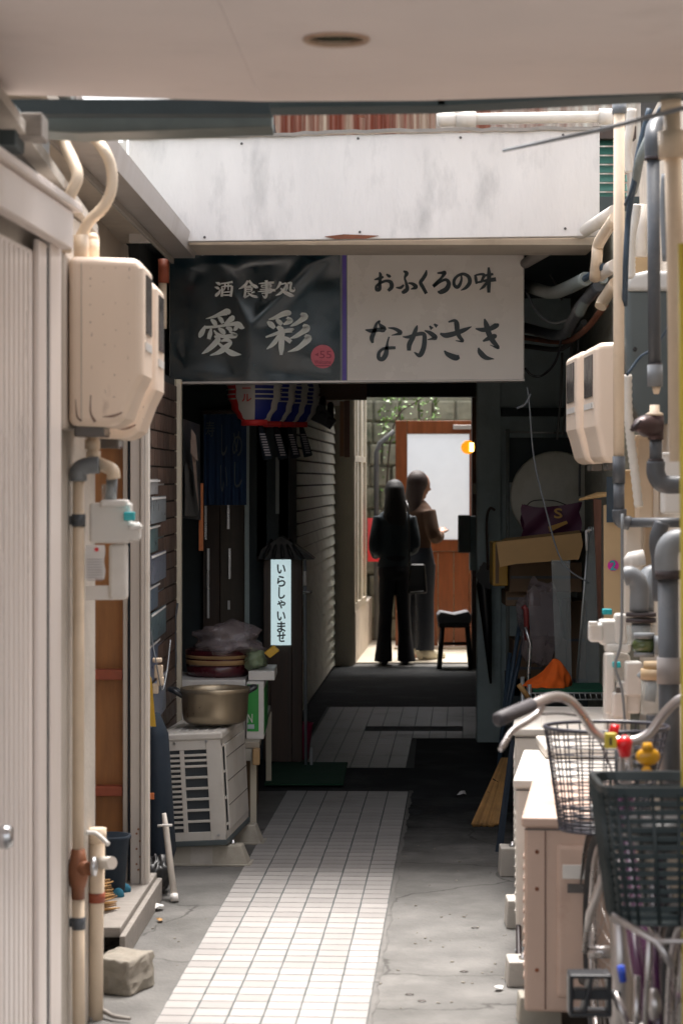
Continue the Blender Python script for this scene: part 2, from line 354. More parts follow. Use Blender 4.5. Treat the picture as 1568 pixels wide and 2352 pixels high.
M['bulb'] = mat('lamp_core', (1,0.8,0.4), 0.3, emit=(1.0,0.7,0.25), estr=2.2)
M['ivy'] = mat('mossy_stone', (0.27,0.26,0.19), 0.9, var=0.3, scale=7, bump=1.0, bscale=14, dirt=0.85, dirtcol=(0.04,0.065,0.025), dscale=3)
M['leaf'] = mat('leaf_green', (0.10,0.20,0.03), 0.5, objvar=0.2)
M['redposter'] = mat('red_poster', (0.65,0.02,0.03), 0.5)
M['skin'] = mat('skin', (0.33,0.17,0.11), 0.5, var=0.05)
M['hairk'] = mat('black_hair', (0.004,0.004,0.005), 0.6, stretch=(8,8,0.6), bump=0.5, bscale=60)
M['hairb'] = mat('brown_hair', (0.02,0.007,0.005), 0.6, stretch=(8,8,0.6), bump=0.5, bscale=60)
M['topnavy'] = mat('dark_navy_top', (0.012,0.022,0.03), 0.8, bump=0.5, bscale=18)
M['trouserk'] = mat('black_trousers', (0.006,0.006,0.010), 0.9, bump=0.4, bscale=12)
M['topbrown'] = mat('brown_top', (0.07,0.033,0.016), 0.85, bump=0.5, bscale=18)
M['jeans'] = mat('dark_jeans', (0.013,0.017,0.027), 0.85, bump=0.4, bscale=12)
M['shoe'] = mat('beige_shoe', (0.50,0.45,0.34), 0.6)
M['leather'] = mat('black_leather', (0.01,0.01,0.011), 0.4)
M['card'] = mat('cardboard', (0.47,0.29,0.12), 0.7, var=0.08, scale=5, dirt=0.2, dirtcol=(0.25,0.14,0.06))
M['cardk'] = mat('brown_cardboard', (0.17,0.11,0.065), 0.8, var=0.15)
M['yellow'] = mat('yellow_plastic', (0.60,0.36,0.03), 0.4)
M['yellowb'] = mat('yellow_pole_paint', (0.62,0.50,0.06), 0.4)
M['purplebag'] = mat('maroon_bag', (0.06,0.008,0.035), 0.6, bump=0.5, bscale=18)
M['clear'] = mat('clear_acrylic', (0.5,0.55,0.55), 0.12, alpha=0.28, spec=0.8)
M['orange'] = mat('orange_cloth', (0.85,0.14,0.012), 0.85, bump=0.6, bscale=22)
M['greenmesh'] = mat('green_mat', (0.01,0.10,0.055), 0.9, bump=0.6, bscale=120)
M['wire'] = mat('coated_wire', (0.5,0.52,0.52), 0.35, metal=0.6)
M['reed'] = mat('reed_straw', (0.36,0.20,0.07), 0.7, var=0.25, scale=14, objvar=0.25)
M['rope'] = mat('dark_cord', (0.03,0.025,0.02), 0.9)
M['stone'] = mat('grey_brown_stone', (0.26,0.235,0.195), 0.9, var=0.2, scale=9, bump=1.0, bscale=30, dirt=0.6, dirtcol=(0.14,0.12,0.09), dscale=5)
M['woodgrey'] = mat('weathered_board', (0.27,0.245,0.22), 0.8, var=0.2, scale=8, stretch=(1,6,6), bump=0.5)
M['steelbowl'] = mat('aged_brass_valve', (0.25,0.10,0.05), 0.5, metal=0.3, var=0.3)
M['tank'] = mat('dark_tank_body', (0.085,0.105,0.11), 0.45, var=0.08)
M['tankcap'] = mat('pale_tank_cap', (0.56,0.56,0.55), 0.5)
M['boxyel'] = mat('ochre_box', (0.52,0.38,0.22), 0.55, var=0.06)
M['bluek'] = mat('dark_blue_cable', (0.03,0.055,0.085), 0.5)
M['hose'] = mat('white_corrugated_hose', (0.62,0.59,0.54), 0.5)
M['bikep'] = mat('purple_frame_paint', (0.055,0.012,0.05), 0.25, coat=0.5)
M['bikes'] = mat('bicycle_silver', (0.45,0.42,0.41), 0.3, metal=0.8, var=0.1)
M['tyre'] = mat('tyre_rubber', (0.025,0.025,0.027), 0.75)
M['basketk'] = mat('dark_green_basket', (0.016,0.026,0.028), 0.35)
M['wirek'] = mat('black_basket_wire', (0.035,0.035,0.05), 0.35)
M['red'] = mat('red_reflector', (0.65,0.01,0.015), 0.25)
M['ambr'] = mat('amber_reflector', (0.60,0.30,0.015), 0.2)
M['blue'] = mat('blue_plastic', (0.03,0.08,0.5), 0.4)
M['greenslat'] = mat('green_shutter', (0.05,0.15,0.115), 0.5, var=0.15)
M['glassgrn'] = mat('green_sight_glass', (0.06,0.09,0.03), 0.1, coat=0.5)
M['trim'] = mat('downlight_trim', (0.50,0.34,0.24), 0.35, metal=0.3)
M['cup'] = mat('downlight_reflector', (0.30,0.29,0.22), 0.25, metal=0.8)
M['bandk'] = mat('dark_rubber_band', (0.03,0.02,0.022), 0.5)
M['plywood'] = mat('stained_wood_board', (0.22,0.10,0.065), 0.6, var=0.35, scale=6, stretch=(3,3,0.5))
M['stain'] = mat('brown_grime', (0.16,0.09,0.065), 0.8, var=0.3, alpha=0.75)
M['stickerp'] = mat('magenta_sticker', (0.65,0.02,0.35), 0.4)
# ================================================================ GROUND
g = MB(); g.add([(-150,-150,0),(150,-150,0),(150,150,0),(-150,150,0)], [(0,1,2,3)])
tagset(g.build('ground', M['concrete']), kind='structure')
# tile path: strip one
PX = 0.1035; PY = 0.0951
def strip(name, x_of, Y0, Y1, ncol, dz=0.003):
    b = MB(); xa, xb = x_of(Y0), x_of(Y1)
    b.add([(xa, Y0, dz), (xa+ncol*PX, Y0, dz), (xb+ncol*PX, Y1, dz), (xb, Y1, dz)], [(0,1,2,3)])
    return tagset(b.build(name, M['grout']), kind='structure')
def xs1(Y): return -0.547+0.0545*(Y-6.65)
path = strip('tile_path', xs1, 5.6, 11.56, 6, 0.004)
tm = MB(); tm.box((-0.0488,-0.0443,0), (0.0488,0.0443,0.0012)); tme = tm.mesh('tile'); tme.materials.append(M['tile'])
rows = []
k = 0
while 11.52-k*PY > 5.7: rows.append(11.52-k*PY); k += 1
rows.reverse()
cnt = 0; ang = -math.atan(0.0545)
stuffm = MB()
def tile_box(mb, x, y):
    k0 = len(mb.v); mb.box((-0.0488,-0.0443,0), (0.0488,0.0443,0.0012))
    mb.xform(Matrix.Translation((x, y, 0.0038+random.uniform(-0.0002,0.0003))) @ Matrix.Rotation(ang, 4, 'Z'), k0)
for y in rows:
    if y < 6.25: continue
    for c in range(6):
        x = xs1(y)+(c+0.5)*PX
        if cnt < 300:
            o = bpy.data.objects.new('tile', tme); COL.objects.link(o); o.parent = path
            o.location = Vector((x+random.uniform(-.0008,.0008), y-0.0545*(c-2.5)*PX, 0.0038+random.uniform(-0.0002,0.0003)))-path.location
            o.rotation_euler = (random.uniform(-.002,.002), random.uniform(-.002,.002), ang+random.uniform(-.006,.006)); cnt += 1
        else: tile_box(stuffm, x, y-0.0545*(c-2.5)*PX)
for y in rows:
    if y < 6.25:
        for c in range(6): tile_box(stuffm, xs1(y)+(c+0.5)*PX, y)
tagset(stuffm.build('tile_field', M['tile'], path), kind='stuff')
# strip two, further in, in the dark, laid wider
def xs2(Y): return -0.26+0.0545*(Y-12.6)
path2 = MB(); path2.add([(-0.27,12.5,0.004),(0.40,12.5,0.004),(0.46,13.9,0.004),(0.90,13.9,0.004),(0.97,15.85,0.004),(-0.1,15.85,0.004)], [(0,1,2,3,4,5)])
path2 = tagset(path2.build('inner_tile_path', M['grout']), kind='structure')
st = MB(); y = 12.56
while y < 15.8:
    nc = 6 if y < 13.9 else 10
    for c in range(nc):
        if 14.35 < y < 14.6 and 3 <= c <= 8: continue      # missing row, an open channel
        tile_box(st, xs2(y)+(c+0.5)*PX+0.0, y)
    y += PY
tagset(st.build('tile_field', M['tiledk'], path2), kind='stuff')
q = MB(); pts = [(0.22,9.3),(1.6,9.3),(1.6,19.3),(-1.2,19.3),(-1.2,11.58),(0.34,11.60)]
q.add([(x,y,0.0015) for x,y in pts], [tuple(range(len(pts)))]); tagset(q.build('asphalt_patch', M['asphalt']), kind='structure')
# cracks and patches on the concrete, thin raised cement edge beside the path
e = MB(); vs = []
for i in range(120):
    Y = 6.0+i*0.047; x = xs1(Y)+6*PX+0.003; wd_ = 0.014+0.005*math.sin(i*0.7)+0.003*math.sin(i*2.3)
    vs += [(x,Y,0.0046),(x+wd_,Y,0.0046),(x+wd_+0.003,Y,0.0005)]
e.add(vs, sum([[(3*i,3*i+1,3*i+4,3*i+3),(3*i+1,3*i+2,3*i+5,3*i+4)] for i in range(119)], []), True)
tagset(e.build('cement_edge', M['concrete']), kind='structure')

# ================================================================ NEAR SOFFIT with downlight
hole = P(772, 90, 4.69); hz = 2.512; hx, hy = hole.x, 4.69
ceil = thing('ceiling', 'smooth pinkish beige soffit panels hanging over the alley entrance', 'ceiling', (0, 3, hz)); ceil['kind'] = 'structure'
def jx(Y): return -0.235+(Y-4.30)*0.037
lp = MB(); lp.prismz([(-1.9,2.0),(jx(2.0)-0.0004,2.0),(jx(5.47)-0.0004,5.47),(-0.9,5.36),(-1.9,5.33)], hz, hz+0.012); lp.build('ceiling_panel', M['ceil'], ceil)
rp = MB(); outer = [(1.9,2.0),(1.9,5.27),(0.9,5.32),(0.2,5.46),(jx(5.47)+0.0004,5.47),(jx(2.0)+0.0004,2.0)]
def ray_hit(c, a):
    dx, dy = math.cos(a), math.sin(a); best = None; n = len(outer)
    for i in range(n):
        (x1,y1),(x2,y2) = outer[i], outer[(i+1) % n]; ex, ey = x2-x1, y2-y1; den = dx*ey-dy*ex
        if abs(den) < 1e-9: continue
        t = ((x1-c[0])*ey-(y1-c[1])*ex)/den; u = ((x1-c[0])*dy-(y1-c[1])*dx)/den
        if t > 0 and -1e-6 <= u <= 1+1e-6 and (best is None or t < best): best = t
    return (c[0]+dx*best, c[1]+dy*best)
angs = sorted([2*math.pi*i/48 for i in range(48)]+[math.atan2(y-hy, x-hx) % (2*math.pi) for x, y in outer])
vs = []; rr_ = 0.062
for a in angs:
    vs.append((hx+rr_*math.cos(a), hy+rr_*math.sin(a), hz)); q = ray_hit((hx, hy), a); vs.append((q[0], q[1], hz))
n = len(angs); rp.add(vs, [(2*i, 2*i+1, (2*i+3) % (2*n), (2*i+2) % (2*n)) for i in range(n)])
rp.build('ceiling_panel', M['ceil'], ceil)
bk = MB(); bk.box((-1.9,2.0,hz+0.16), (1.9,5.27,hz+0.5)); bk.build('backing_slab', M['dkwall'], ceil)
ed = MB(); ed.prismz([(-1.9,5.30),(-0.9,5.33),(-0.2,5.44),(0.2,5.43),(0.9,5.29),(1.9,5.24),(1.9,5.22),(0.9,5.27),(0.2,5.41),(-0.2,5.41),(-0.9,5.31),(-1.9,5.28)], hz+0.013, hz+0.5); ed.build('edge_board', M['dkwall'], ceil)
dl = thing('recessed_downlight', 'round unlit downlight recessed in the pinkish soffit', 'ceiling light', (hx, hy, hz))
t_ = MB(); t_.lathe((hx,hy,hz), [(0.060,0.0),(0.068,0.0),(0.070,-0.004),(0.066,-0.007),(0.058,-0.003),(0.057,0.004)], 40); 
t_.f = t_.f[:-2]; t_.sm = t_.sm[:-2]; t_.build('trim_ring', M['trim'], dl)
c_ = MB(); c_.lathe((hx,hy,hz), [(0.0575,-0.001),(0.057,0.02),(0.052,0.06),(0.040,0.10),(0.03,0.11)], 36); c_.f.pop(-2); c_.sm.pop(-2); c_.build('reflector_cup', M['cup'], dl)
b_ = MB(); b_.ball((hx,hy,hz+0.075), 0.022); b_.build('bulb', M['plasw'], dl)
# fascia under the far edge of the soffit
fa = MB(); 
for (x0,y0,x1,y1) in [(622,240,1000,236),(1000,236,1568,206)]:
    a = P(x0,y0,5.6); b = P(x1,y1,5.6); h = 0.024
    fa.hexa([(a.x,5.5,a.z-h),(b.x+.02,5.5,b.z-h),(b.x+.02,5.5,b.z+.02),(a.x,5.5,a.z+.02),(a.x,5.62,a.z-h),(b.x+.02,5.62,b.z-h),(b.x+.02,5.62,b.z+.02),(a.x,5.62,a.z+.02)])
fa.build('fascia_strip', M['fascia'], bevel=0.002, label='thin teal grey metal fascia strip along the far edge of the soffit', cat='fascia')
be = MB(); a0 = P(92,262,5.75); a1 = P(625,247,5.75); a2 = P(625,291,5.75); a3 = P(180,306,5.75); a4 = P(92,300,5.75)
be.prism([(a4.x,a4.z),(a3.x,a3.z),(a2.x,a2.z),(a1.x,a1.z),(a0.x,a0.z)], 5.75, 5.9)
be.build('awning_beam', M['beamg'], bevel=0.004, label='dull grey green metal beam hanging just under the left half of the soffit', cat='beam')
dg = MB(); dg.pbox(-60,228,625,262,5.66,0.06); dg.build('gap_shade_sheet', M['dkwall'], label='black sheet standing in for the shaded gap between the soffit and the grey green beam', cat='board')  # dark sheet put in as the shade of the open gap
cb = MB(); cb.pbox(38,258,97,314,5.45,0.12); cb.build('beam_bracket', M['woodgrey'], bevel=0.004, label='square end of a brown grey timber under the left corner of the soffit', cat='bracket')
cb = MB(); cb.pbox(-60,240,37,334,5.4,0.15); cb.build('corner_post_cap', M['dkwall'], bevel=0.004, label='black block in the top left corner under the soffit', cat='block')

# ================================================================ LEFT BUILDING (near)
lb = thing('left_building', 'cream and grey stucco building front along the left side of the alley', 'building', (XL(6), 6, 0))
def wall_along(name, m, Y0, Y1, z0, z1, off=0.0, th=0.15, xf=XL, parent=lb, side=-1, **kw):
    mb = MB(); xa, xb = xf(Y0)+off, xf(Y1)+off
    mb.prismz([(xa,Y0),(xb,Y1),(xb+side*th,Y1),(xa+side*th,Y0)] if side < 0 else [(xa,Y0),(xa+th,Y0),(xb+th,Y1),(xb,Y1)], z0, z1)
    return mb.build(name, m, parent, **kw)
wall_along('lower_wall', M['stucco'], 4.3, 6.80, 0, 2.34)
wall_along('upper_wall', M['dkconc'], 4.3, 6.05, 2.342, 2.50)
q = MB(); q.hexa([(-0.87,4.9,2.47),(-0.77,4.9,2.47),(-0.77,4.9,2.50),(-0.87,4.9,2.50),(-0.90,6.8,2.33),(-0.73,6.8,2.33),(-0.73,6.8,2.36),(-0.90,6.8,2.36)]); q.build('sloping_trim', M['stucco'], lb)
wall_along('entrance_wall', M['cream'], 5.9, 8.9, 0, 2.66, off=0, xf=lambda Y: -0.97)
er = MB(); er.box((-0.97,6.65,0),(XL(6.8)-0.15,6.79,2.6)); 
wall_along('alcove_wall', M['cream'], 8.9, 10.4, 2.05, 2.66, off=0, xf=lambda Y: -0.97)
# eave soffit boards and gutter
ev = MB(); ev.box((-1.3,6.0,2.64),(-0.80,10.0,2.68)); ev.build('eave_soffit', M['cream'], lb)
rf = MB(); rf.hexa([(-1.6,5.95,2.9),(-0.78,5.95,2.70),(-0.78,5.95,2.74),(-1.6,5.95,2.94),(-1.6,10.0,2.9),(-0.78,10.0,2.70),(-0.78,10.0,2.74),(-1.6,10.0,2.94)]); rf.build('roof', M['teallt'], lb)
gt = MB()
def gx(Y): return -0.825+(Y-6.26)*0.0235
pr = [(0,0.0),(0.09,0.0),(0.105,0.075),(0.098,0.075),(0.085,0.008),(0.006,0.008),(0.006,0.075),(0,0.075)]
vs = [(gx(6.2)+x, 6.2, 2.585+z) for x, z in pr]+[(gx(10.0)+x, 10.0, 2.575+z) for x, z in pr]
gt.add(vs, [tuple(range(7,-1,-1)), tuple(range(8,16))]+[(i,(i+1)%8,(i+1)%8+8,i+8) for i in range(8)])
gt.build('gutter', M['alu'], lb)
fb = MB(); fb.hexa([(gx(6.2)-.012,6.2,2.56),(gx(6.2)-.001,6.2,2.56),(gx(6.2)-.001,6.2,2.70),(gx(6.2)-.012,6.2,2.70),(gx(9.99)-.012,9.99,2.55),(gx(9.99)-.001,9.99,2.55),(gx(9.99)-.001,9.99,2.69),(gx(9.99)-.012,9.99,2.69)]); fb.build('fascia_board', M['woodgrey'], lb)
# white ribbed door
dr = thing('sliding_door', 'white ribbed metal door with a dark rubber seam at the left edge', 'door', (XL(5.4), 5.4, 0))
def along(mb, Y0, Y1, z0, z1, o0, o1):   # slab standing proud of the left wall plane
    xa, xb = XL(Y0), XL(Y1); mb.prismz([(xa+o0,Y0),(xa+o1,Y0),(xb+o1,Y1),(xb+o0,Y1)], z0, z1)
pn = MB()
along(pn, 4.4, 5.705, 0.02, 2.17, 0.006, 0.03); pn.build('door_panel', M['doorwhite'], dr)
for i in range(16):
    y0 = 4.72+i*0.058
    rb = MB(); along(rb, y0, y0+0.040, 0.03, 2.16, 0.030, 0.0335); rb.build('rib', M['doorwhite'], dr, bevel=0.003)
st_ = MB(); along(st_, 5.66, 5.77, 0.02, 2.2, 0.031, 0.045); st_.build('door_stile', M['doorwhite'], dr, bevel=0.004)
sm = MB(); along(sm, 5.775, 5.79, 0.0, 2.19, 0.02, 0.046); sm.build('seal', M['rubber'], dr)
jb = MB(); along(jb, 5.795, 5.95, 0.0, 2.30, 0.02, 0.05); along(jb, 5.952, 6.03, 0.0, 2.32, 0.01, 0.035); jb.build('door_jamb', M['doorwhite'], dr, bevel=0.005)
hd = MB(); along(hd, 4.4, 5.93, 2.2, 2.30, 0.051, 0.085); along(hd, 4.4, 5.98, 2.302, 2.325, 0.045, 0.1); hd.build('door_header', M['doorwhite'], dr, bevel=0.004)
kn = MB(); kx, ky = XL(5.06), 5.06
kn.lathe((kx+0.036,ky,0.80), [(0.01,0),(0.01,0.03),(0.026,0.035),(0.028,0.05),(0.022,0.062),(0.002,0.065)], 16, 'X'); kn.build('handle', M['chrome'], dr)
kp = MB(); kp.box((kx+0.036,ky-0.03,0.98),(kx+0.052,ky+0.03,1.06)); kp.build('lock_plate', M['doorwhite'], dr, bevel=0.003)

# meter cover boxes
def meter_box(name, Yc, label, group, x0=-0.742, out=0.205, z0=1.745, hgt=0.462, wY=0.30, s=1, m='meter'):
    t = thing(name, label, 'meter box', (x0, Yc, z0), group)
    def pf(k, e=0.0): return [(x0, z0+0.0), (x0+s*0.62*out, z0-0.005), (x0+s*0.76*out, z0+0.02), (x0+s*0.90*out, z0+0.21*hgt), (x0+s*out, z0+0.30*hgt), (x0+s*out, z0+0.93*hgt), (x0+s*0.93*out, z0+0.985*hgt), (x0, z0+hgt)]
    b = MB(); b.prism(pf(0) if s > 0 else pf(0)[::-1], Yc, Yc+wY); b.build('cover', M[m], t, bevel=0.022, seg=4)
    r = MB(); xa = x0+s*0.17*out; xb = x0+s*0.185*out
    r.box((min(xa,xb), Yc-0.003, z0+0.015), (max(xa,xb), Yc+0.01, z0+hgt-0.02)); r.build('seam_rib', M['meterback'], t, bevel=0.002)
    w_ = MB(); xa = x0+s*out; w_.box((min(xa,xa+s*0.004), Yc+0.07, z0+0.55*hgt), (max(xa,xa+s*0.004), Yc+wY-0.07, z0+0.90*hgt)); w_.build('window', M['slot'], t)
    p = MB(); p.box((min(xa,xa+s*0.003)-0.0, Yc+0.05, z0+0.45*hgt), (max(xa,xa+s*0.003), Yc+wY-0.05, z0+0.50*hgt)); p.build('latch', M['plasw'], t)
    if s > 0:
        px0 = 784+x0*F/Yc; sc_ = out*F/Yc; random.seed(int(Yc*100)); dm = MB(); kk = 0
        for cx_ in (0.30, 0.48, 0.62, 0.80):
            y = 1100-(z0+0.93*hgt-H)*F/Yc
            while y < 1100-(z0+0.12*hgt-H)*F/Yc:
                w_s = random.uniform(0.8, 2.6); L_s = random.choice([2, 3, 4, 9]); xx = px0+cx_*sc_+random.uniform(-3, 3)
                dm.stroke([(xx,y,w_s*0.4),(xx+.3,y+L_s*.5,w_s),(xx,y+L_s,w_s*0.3)], Yc-0.001, kk); kk += 1; y += random.uniform(12, 80)
        yb_ = 1100-(z0-H)*F/Yc
        dm.stroke([(px0+.10*sc_,yb_-60,1.5),(px0+.12*sc_,yb_-22,4),(px0+.18*sc_,yb_-10,5)], Yc-0.001, kk+1)
        dm.stroke([(px0+.46*sc_,yb_-20,2),(px0+.60*sc_,yb_-22,6),(px0+.72*sc_,yb_-30,3)], Yc-0.001, kk+2)
        dm.stroke([(px0+.30*sc_,yb_-70,2),(px0+.30*sc_,yb_-30,4),(px0+.36*sc_,yb_-8,7)], Yc-0.001, kk+3)
        dm.build('print', M['stain'], t, kind='stuff')
    u = MB(); xm = x0+s*0.3*out
    u.box((min(x0,x0+s*0.6*out)+.01, Yc+0.05, z0-0.03), (max(x0,x0+s*0.6*out)-.03, Yc+0.2, z0+0.02)); u.build('terminal_base', M['slot'], t, bevel=0.005)
    return t
meter_box('meter_box', 6.15, 'nearer of two beige rounded meter covers on the left wall, full side visible', 'meter covers on the left wall')
meter_box('meter_box', 6.62, 'farther beige meter cover on the left wall, showing only its front edge', 'meter covers on the left wall', x0=-0.755, out=0.215, z0=1.72, hgt=0.47)
mbk = MB(); mbk.box((-0.80,6.10,1.735),(-0.745,7.0,2.215)); mbk.build('meter_backboard', M['meterback'], bevel=0.012, label='pale beige backboard behind the two meter covers on the left wall', cat='backboard')

# conduits looping above
c1 = thing('flexible_conduit', 'cream flexible conduit bending left above the meter covers', 'conduit', P(150,575,6.12), 'flexible conduits above the meter covers')
q = MB(); q.curve([P(148,520,6.12),P(152,470,6.12),P(178,410,6.12),P(168,370,6.15),P(150,330,6.2),P(142,280,6.25)], 0.0165, 10); q.build('flexible_tube', M['pipe'], c1)
q = MB(); q.tube([P(149,580,6.12),P(149,515,6.12)], 0.019, 14); q.build('pipe_stub', M['pipe'], c1)
c2 = thing('flexible_conduit', 'ribbed cream conduit arching wide to the right above the meter covers', 'conduit', P(188,600,6.2), 'flexible conduits above the meter covers')
pts = smooth_path([P(186,545,6.2),P(205,510,6.2),P(242,470,6.2),P(257,430,6.2),P(256,385,6.2),P(240,345,6.2),P(215,315,6.25),P(180,295,6.3),P(150,285,6.35)], 8)
rs = [0.015+0.0012*(i % 2) for i in range(len(pts))]
q = MB(); q.tube(pts, rs, 10); q.build('flexible_tube', M['pipe'], c2)
q = MB(); q.tube([P(188,600,6.2),P(186,540,6.2)], 0.021, 14); q.build('pipe_stub', M['pipe'], c2)
q = MB(); q.tube([P(213,600,6.3),P(213,550,6.3)], [0.019,0.019], 14); q.ball(P(213,550,6.3), 0.019, 8); q.build('capped_pipe_stub', M['pipe'], label='short cream capped pipe stub standing above the nearer meter cover', cat='pipe')

# pipe run below the meters
s1 = thing('service_pipe', 'long cream service pipe with a rusty valve running down the left wall to the ground', 'pipe', (P(182,2352,6.3).x, 6.3, 0))
Yp = 6.35
q = MB(); q.tube([P(180,1955,Yp),P(181,1105,Yp)], 0.0165, 14); q.tube([P(182,2420,Yp),P(180,2060,Yp)], 0.0175, 14); q.build('pipe', M['pipe'], s1)
q = MB(); q.curve([P(181,1105,Yp),P(182,1080,Yp),P(200,1070,Yp),P(228,1068,Yp)], 0.024, 12); q.build('elbow', M['pipegl'], s1)
q = MB(); q.tube([P(180,2065,Yp),P(180,2040,Yp),P(180,2035,Yp),P(180,2000,Yp),P(180,1975,Yp),P(180,1950,Yp)], [0.019,0.020,0.023,0.032,0.024,0.019], 14)
q.tube([P(180,1995,Yp),P(205,1995,Yp-.04)], 0.02, 12); q.build('valve_body', M['steelbowl'], s1)
q = MB(); q.lathe(P(208,1990,Yp-.06), [(0.01,0),(0.027,0.004),(0.027,0.016),(0.012,0.02)], 20, 'X'); q.build('valve_handle', M['chrome'], s1)
for y in (1195, 2120):
    q = MB(); q.tube([P(181,y+14,Yp),P(181,y-14,Yp)], 0.0195, 12); q.box(tuple(P(135,y+10,Yp)-Vector((0,-.005,0))), tuple(P(175,y-10,Yp)+Vector((0,.012,0)))); q.build('pipe_clamp', M['pipeg'], s1)
q = MB(); q.tube([P(215,1070,6.4),P(215,990,6.4)], 0.016, 14); q.tube([P(213,1032,6.4),P(213,1010,6.4)], 0.022, 14); q.tube([P(215,1060,6.4),P(215,1036,6.4)], 0.0205, 14)
q.curve([P(215,1060,6.4),P(235,1068,6.38),P(258,1080,6.36),P(262,1100,6.36)], 0.019, 12)
q.build('outlet_pipe', M['pipe'], label='cream outlet pipe with a collar coming out under the nearer meter cover', cat='pipe')
s2 = thing('bamboo_colored_pipe', 'tan open topped pipe with a white side port beside the rusty valve', 'pipe', (P(222,2340,6.7).x, 6.75, 0))
q = MB(); q.tube([P(220,2345,6.7),P(222,2100,6.7),P(224,1905,6.7)], [0.022,0.022,0.024], 14); q.tube([P(224,1935,6.7),P(224,1902,6.7)], 0.027, 14); q.build('pipe', M['pipe'], s2)
q = MB(); q.tube([P(232,1982,6.68),P(258,1982,6.64)], 0.019, 14); q.build('side_port', M['pipew'], s2)
q = MB(); q.tube([P(222,2072,6.7),P(222,2050,6.7)], 0.026, 14); q.build('rusty_collar', M['red_wood'], s2)
q = MB(); q.curve([P(198,1912,6.62),P(222,1915,6.62),P(250,1940,6.6)], 0.007, 6); q.build('tape', M['plasw'], s2)
# breaker/regulator device
rg = thing('gas_regulator', 'white plastic regulator with a cyan cap under the meter covers', 'regulator', P(262,1250,6.35))
q = MB(); q.pbox(205,1155,300,1248,6.36,0.08); q.pbox(230,1148,292,1166,6.34,0.1); q.pbox(288,1200,322,1242,6.36,0.05); q.build('housing', M['plasw'], rg, bevel=0.008, seg=3)
q = MB(); q.tube([P(252,1158,6.38),P(250,1112,6.38)], 0.021, 14); q.build('union', M['clear'], rg)
q = MB(); q.tube([P(255,1150,6.38),P(258,1098,6.38)], 0.016, 12); q.build('inlet_pipe', M['pipegl'], rg)
q = MB(); q.pbox(284,1176,309,1196,6.33,0.03); q.build('cap', M['cyan'], rg, bevel=0.003)
q = MB(); q.pbox(296,1206,326,1216,6.34,0.03); q.build('lever', M['plasw'], rg, bevel=0.003)
q = MB(); q.pbox(250,1250,292,1378,6.4,0.05); q.build('lower_housing', M['plasw'], rg, bevel=0.01, seg=3)
tg = thing('paper_tag', 'crumpled white paper tag with a red dot hung below the white regulator', 'tag', P(220,1340,6.3))
vs=[];n_=9
for i in range(n_):
    for j in range(4):
        a = P(196+j*15+1.5*math.sin(i*1.3), 1252+i*9.8, 6.3); vs.append(a+Vector((0, 0.004*math.sin(i*1.7+j), 0)))
q = MB(); q.add(vs, [(i*4+j, i*4+j+1, (i+1)*4+j+1, (i+1)*4+j) for i in range(n_-1) for j in range(3)], True); q.build('paper_sheet', M['paper'], tg)
q = MB(); c = P(222,1262,6.29); q.lathe(c, [(0.006,0),(0.006,0.002)], 12, 'Y'); q.build('red_dot', M['red'], tg)
q = MB()
for i in range(9): q.pbox(200,1284+i*6,236,1285.6+i*6,6.291,0.0008)
q.build('print', M['greyprint'], tg)
q = MB(); q.pbox(197,1345,262,1378,6.42,0.003); q.build('hanging_card', M['paper'], bevel=0.0, label='pale blank card behind the crumpled paper tag, low edge above the orange door', cat='card')

# orange plywood door, alu column
od = thing('plywood_door', 'orange plywood door with red battens set back behind the left pipes', 'door', (P(252,2070,8.5).x, 8.5, 0.1))
q = MB(); q.pbox(205,930,284,2075,8.5,0.03); q.build('door_board', M['orange_wood'], od)
for y0, y1 in ((986,1018),(1538,1562),(1806,1829)):
    q = MB(); q.pbox(206,y0,284 if y0 < 1000 else 282,y1,8.44,0.05); q.build('batten', M['red_wood'], od, bevel=0.003)
q = MB(); q.pbox(236,960,262,1006,8.46,0.03); q.build('batten', M['red_wood'], od, bevel=0.003)
fr = thing('aluminium_post', 'pale aluminium corner post with a dark gasket between the orange door and the alley', 'post', (P(315,2090,8.4).x, 8.4, 0))
def vpost(name, m, x0, x1, Y, d, yb, yt=955, par=None, bev=0.003):
    mb = MB(); a = P(x0, yb, Y); b = P(x1, yt, Y); mb.box((a.x,Y,a.z),(b.x,Y+d,b.z)); return mb.build(name, m, par, bevel=bev)
vpost('frame_strip', M['alu'], 282.5, 294, 8.42, 0.08, 2075, 700, fr)
vpost('gasket', M['bluek'], 294.5, 299, 8.43, 0.05, 2080, 700, fr)
vpost('column', M['alu'], 299.5, 322.5, 8.36, 0.1, 2118, 690, fr)
vpost('column_edge', M['alu'], 323, 332, 8.34, 0.1, 2122, 690, fr)
vpost('brush_strip', M['pipew'], 332.5, 342, 8.35, 0.06, 2122, 690, fr)
q = MB()
for (x,y) in [(318,1905),(314,1915),(322,1932),(314,1950),(322,1968),(314,1985),(318,1998)]:
    q.lathe(P(x,y,8.355), [(0.004,0),(0.004,0.006)], 8, 'Y')
q.build('screw', M['steelbowl'], fr)
# wavy white edge strip between pipe and orange door
q = MB()
for i in range(38):
    y = 1375+i*16.5
    q.pbox(194+random.uniform(-1,1), y, 209, y+15.8, 6.95, 0.02)
q.build('rough_edge_strip', M['stucco'], lb)
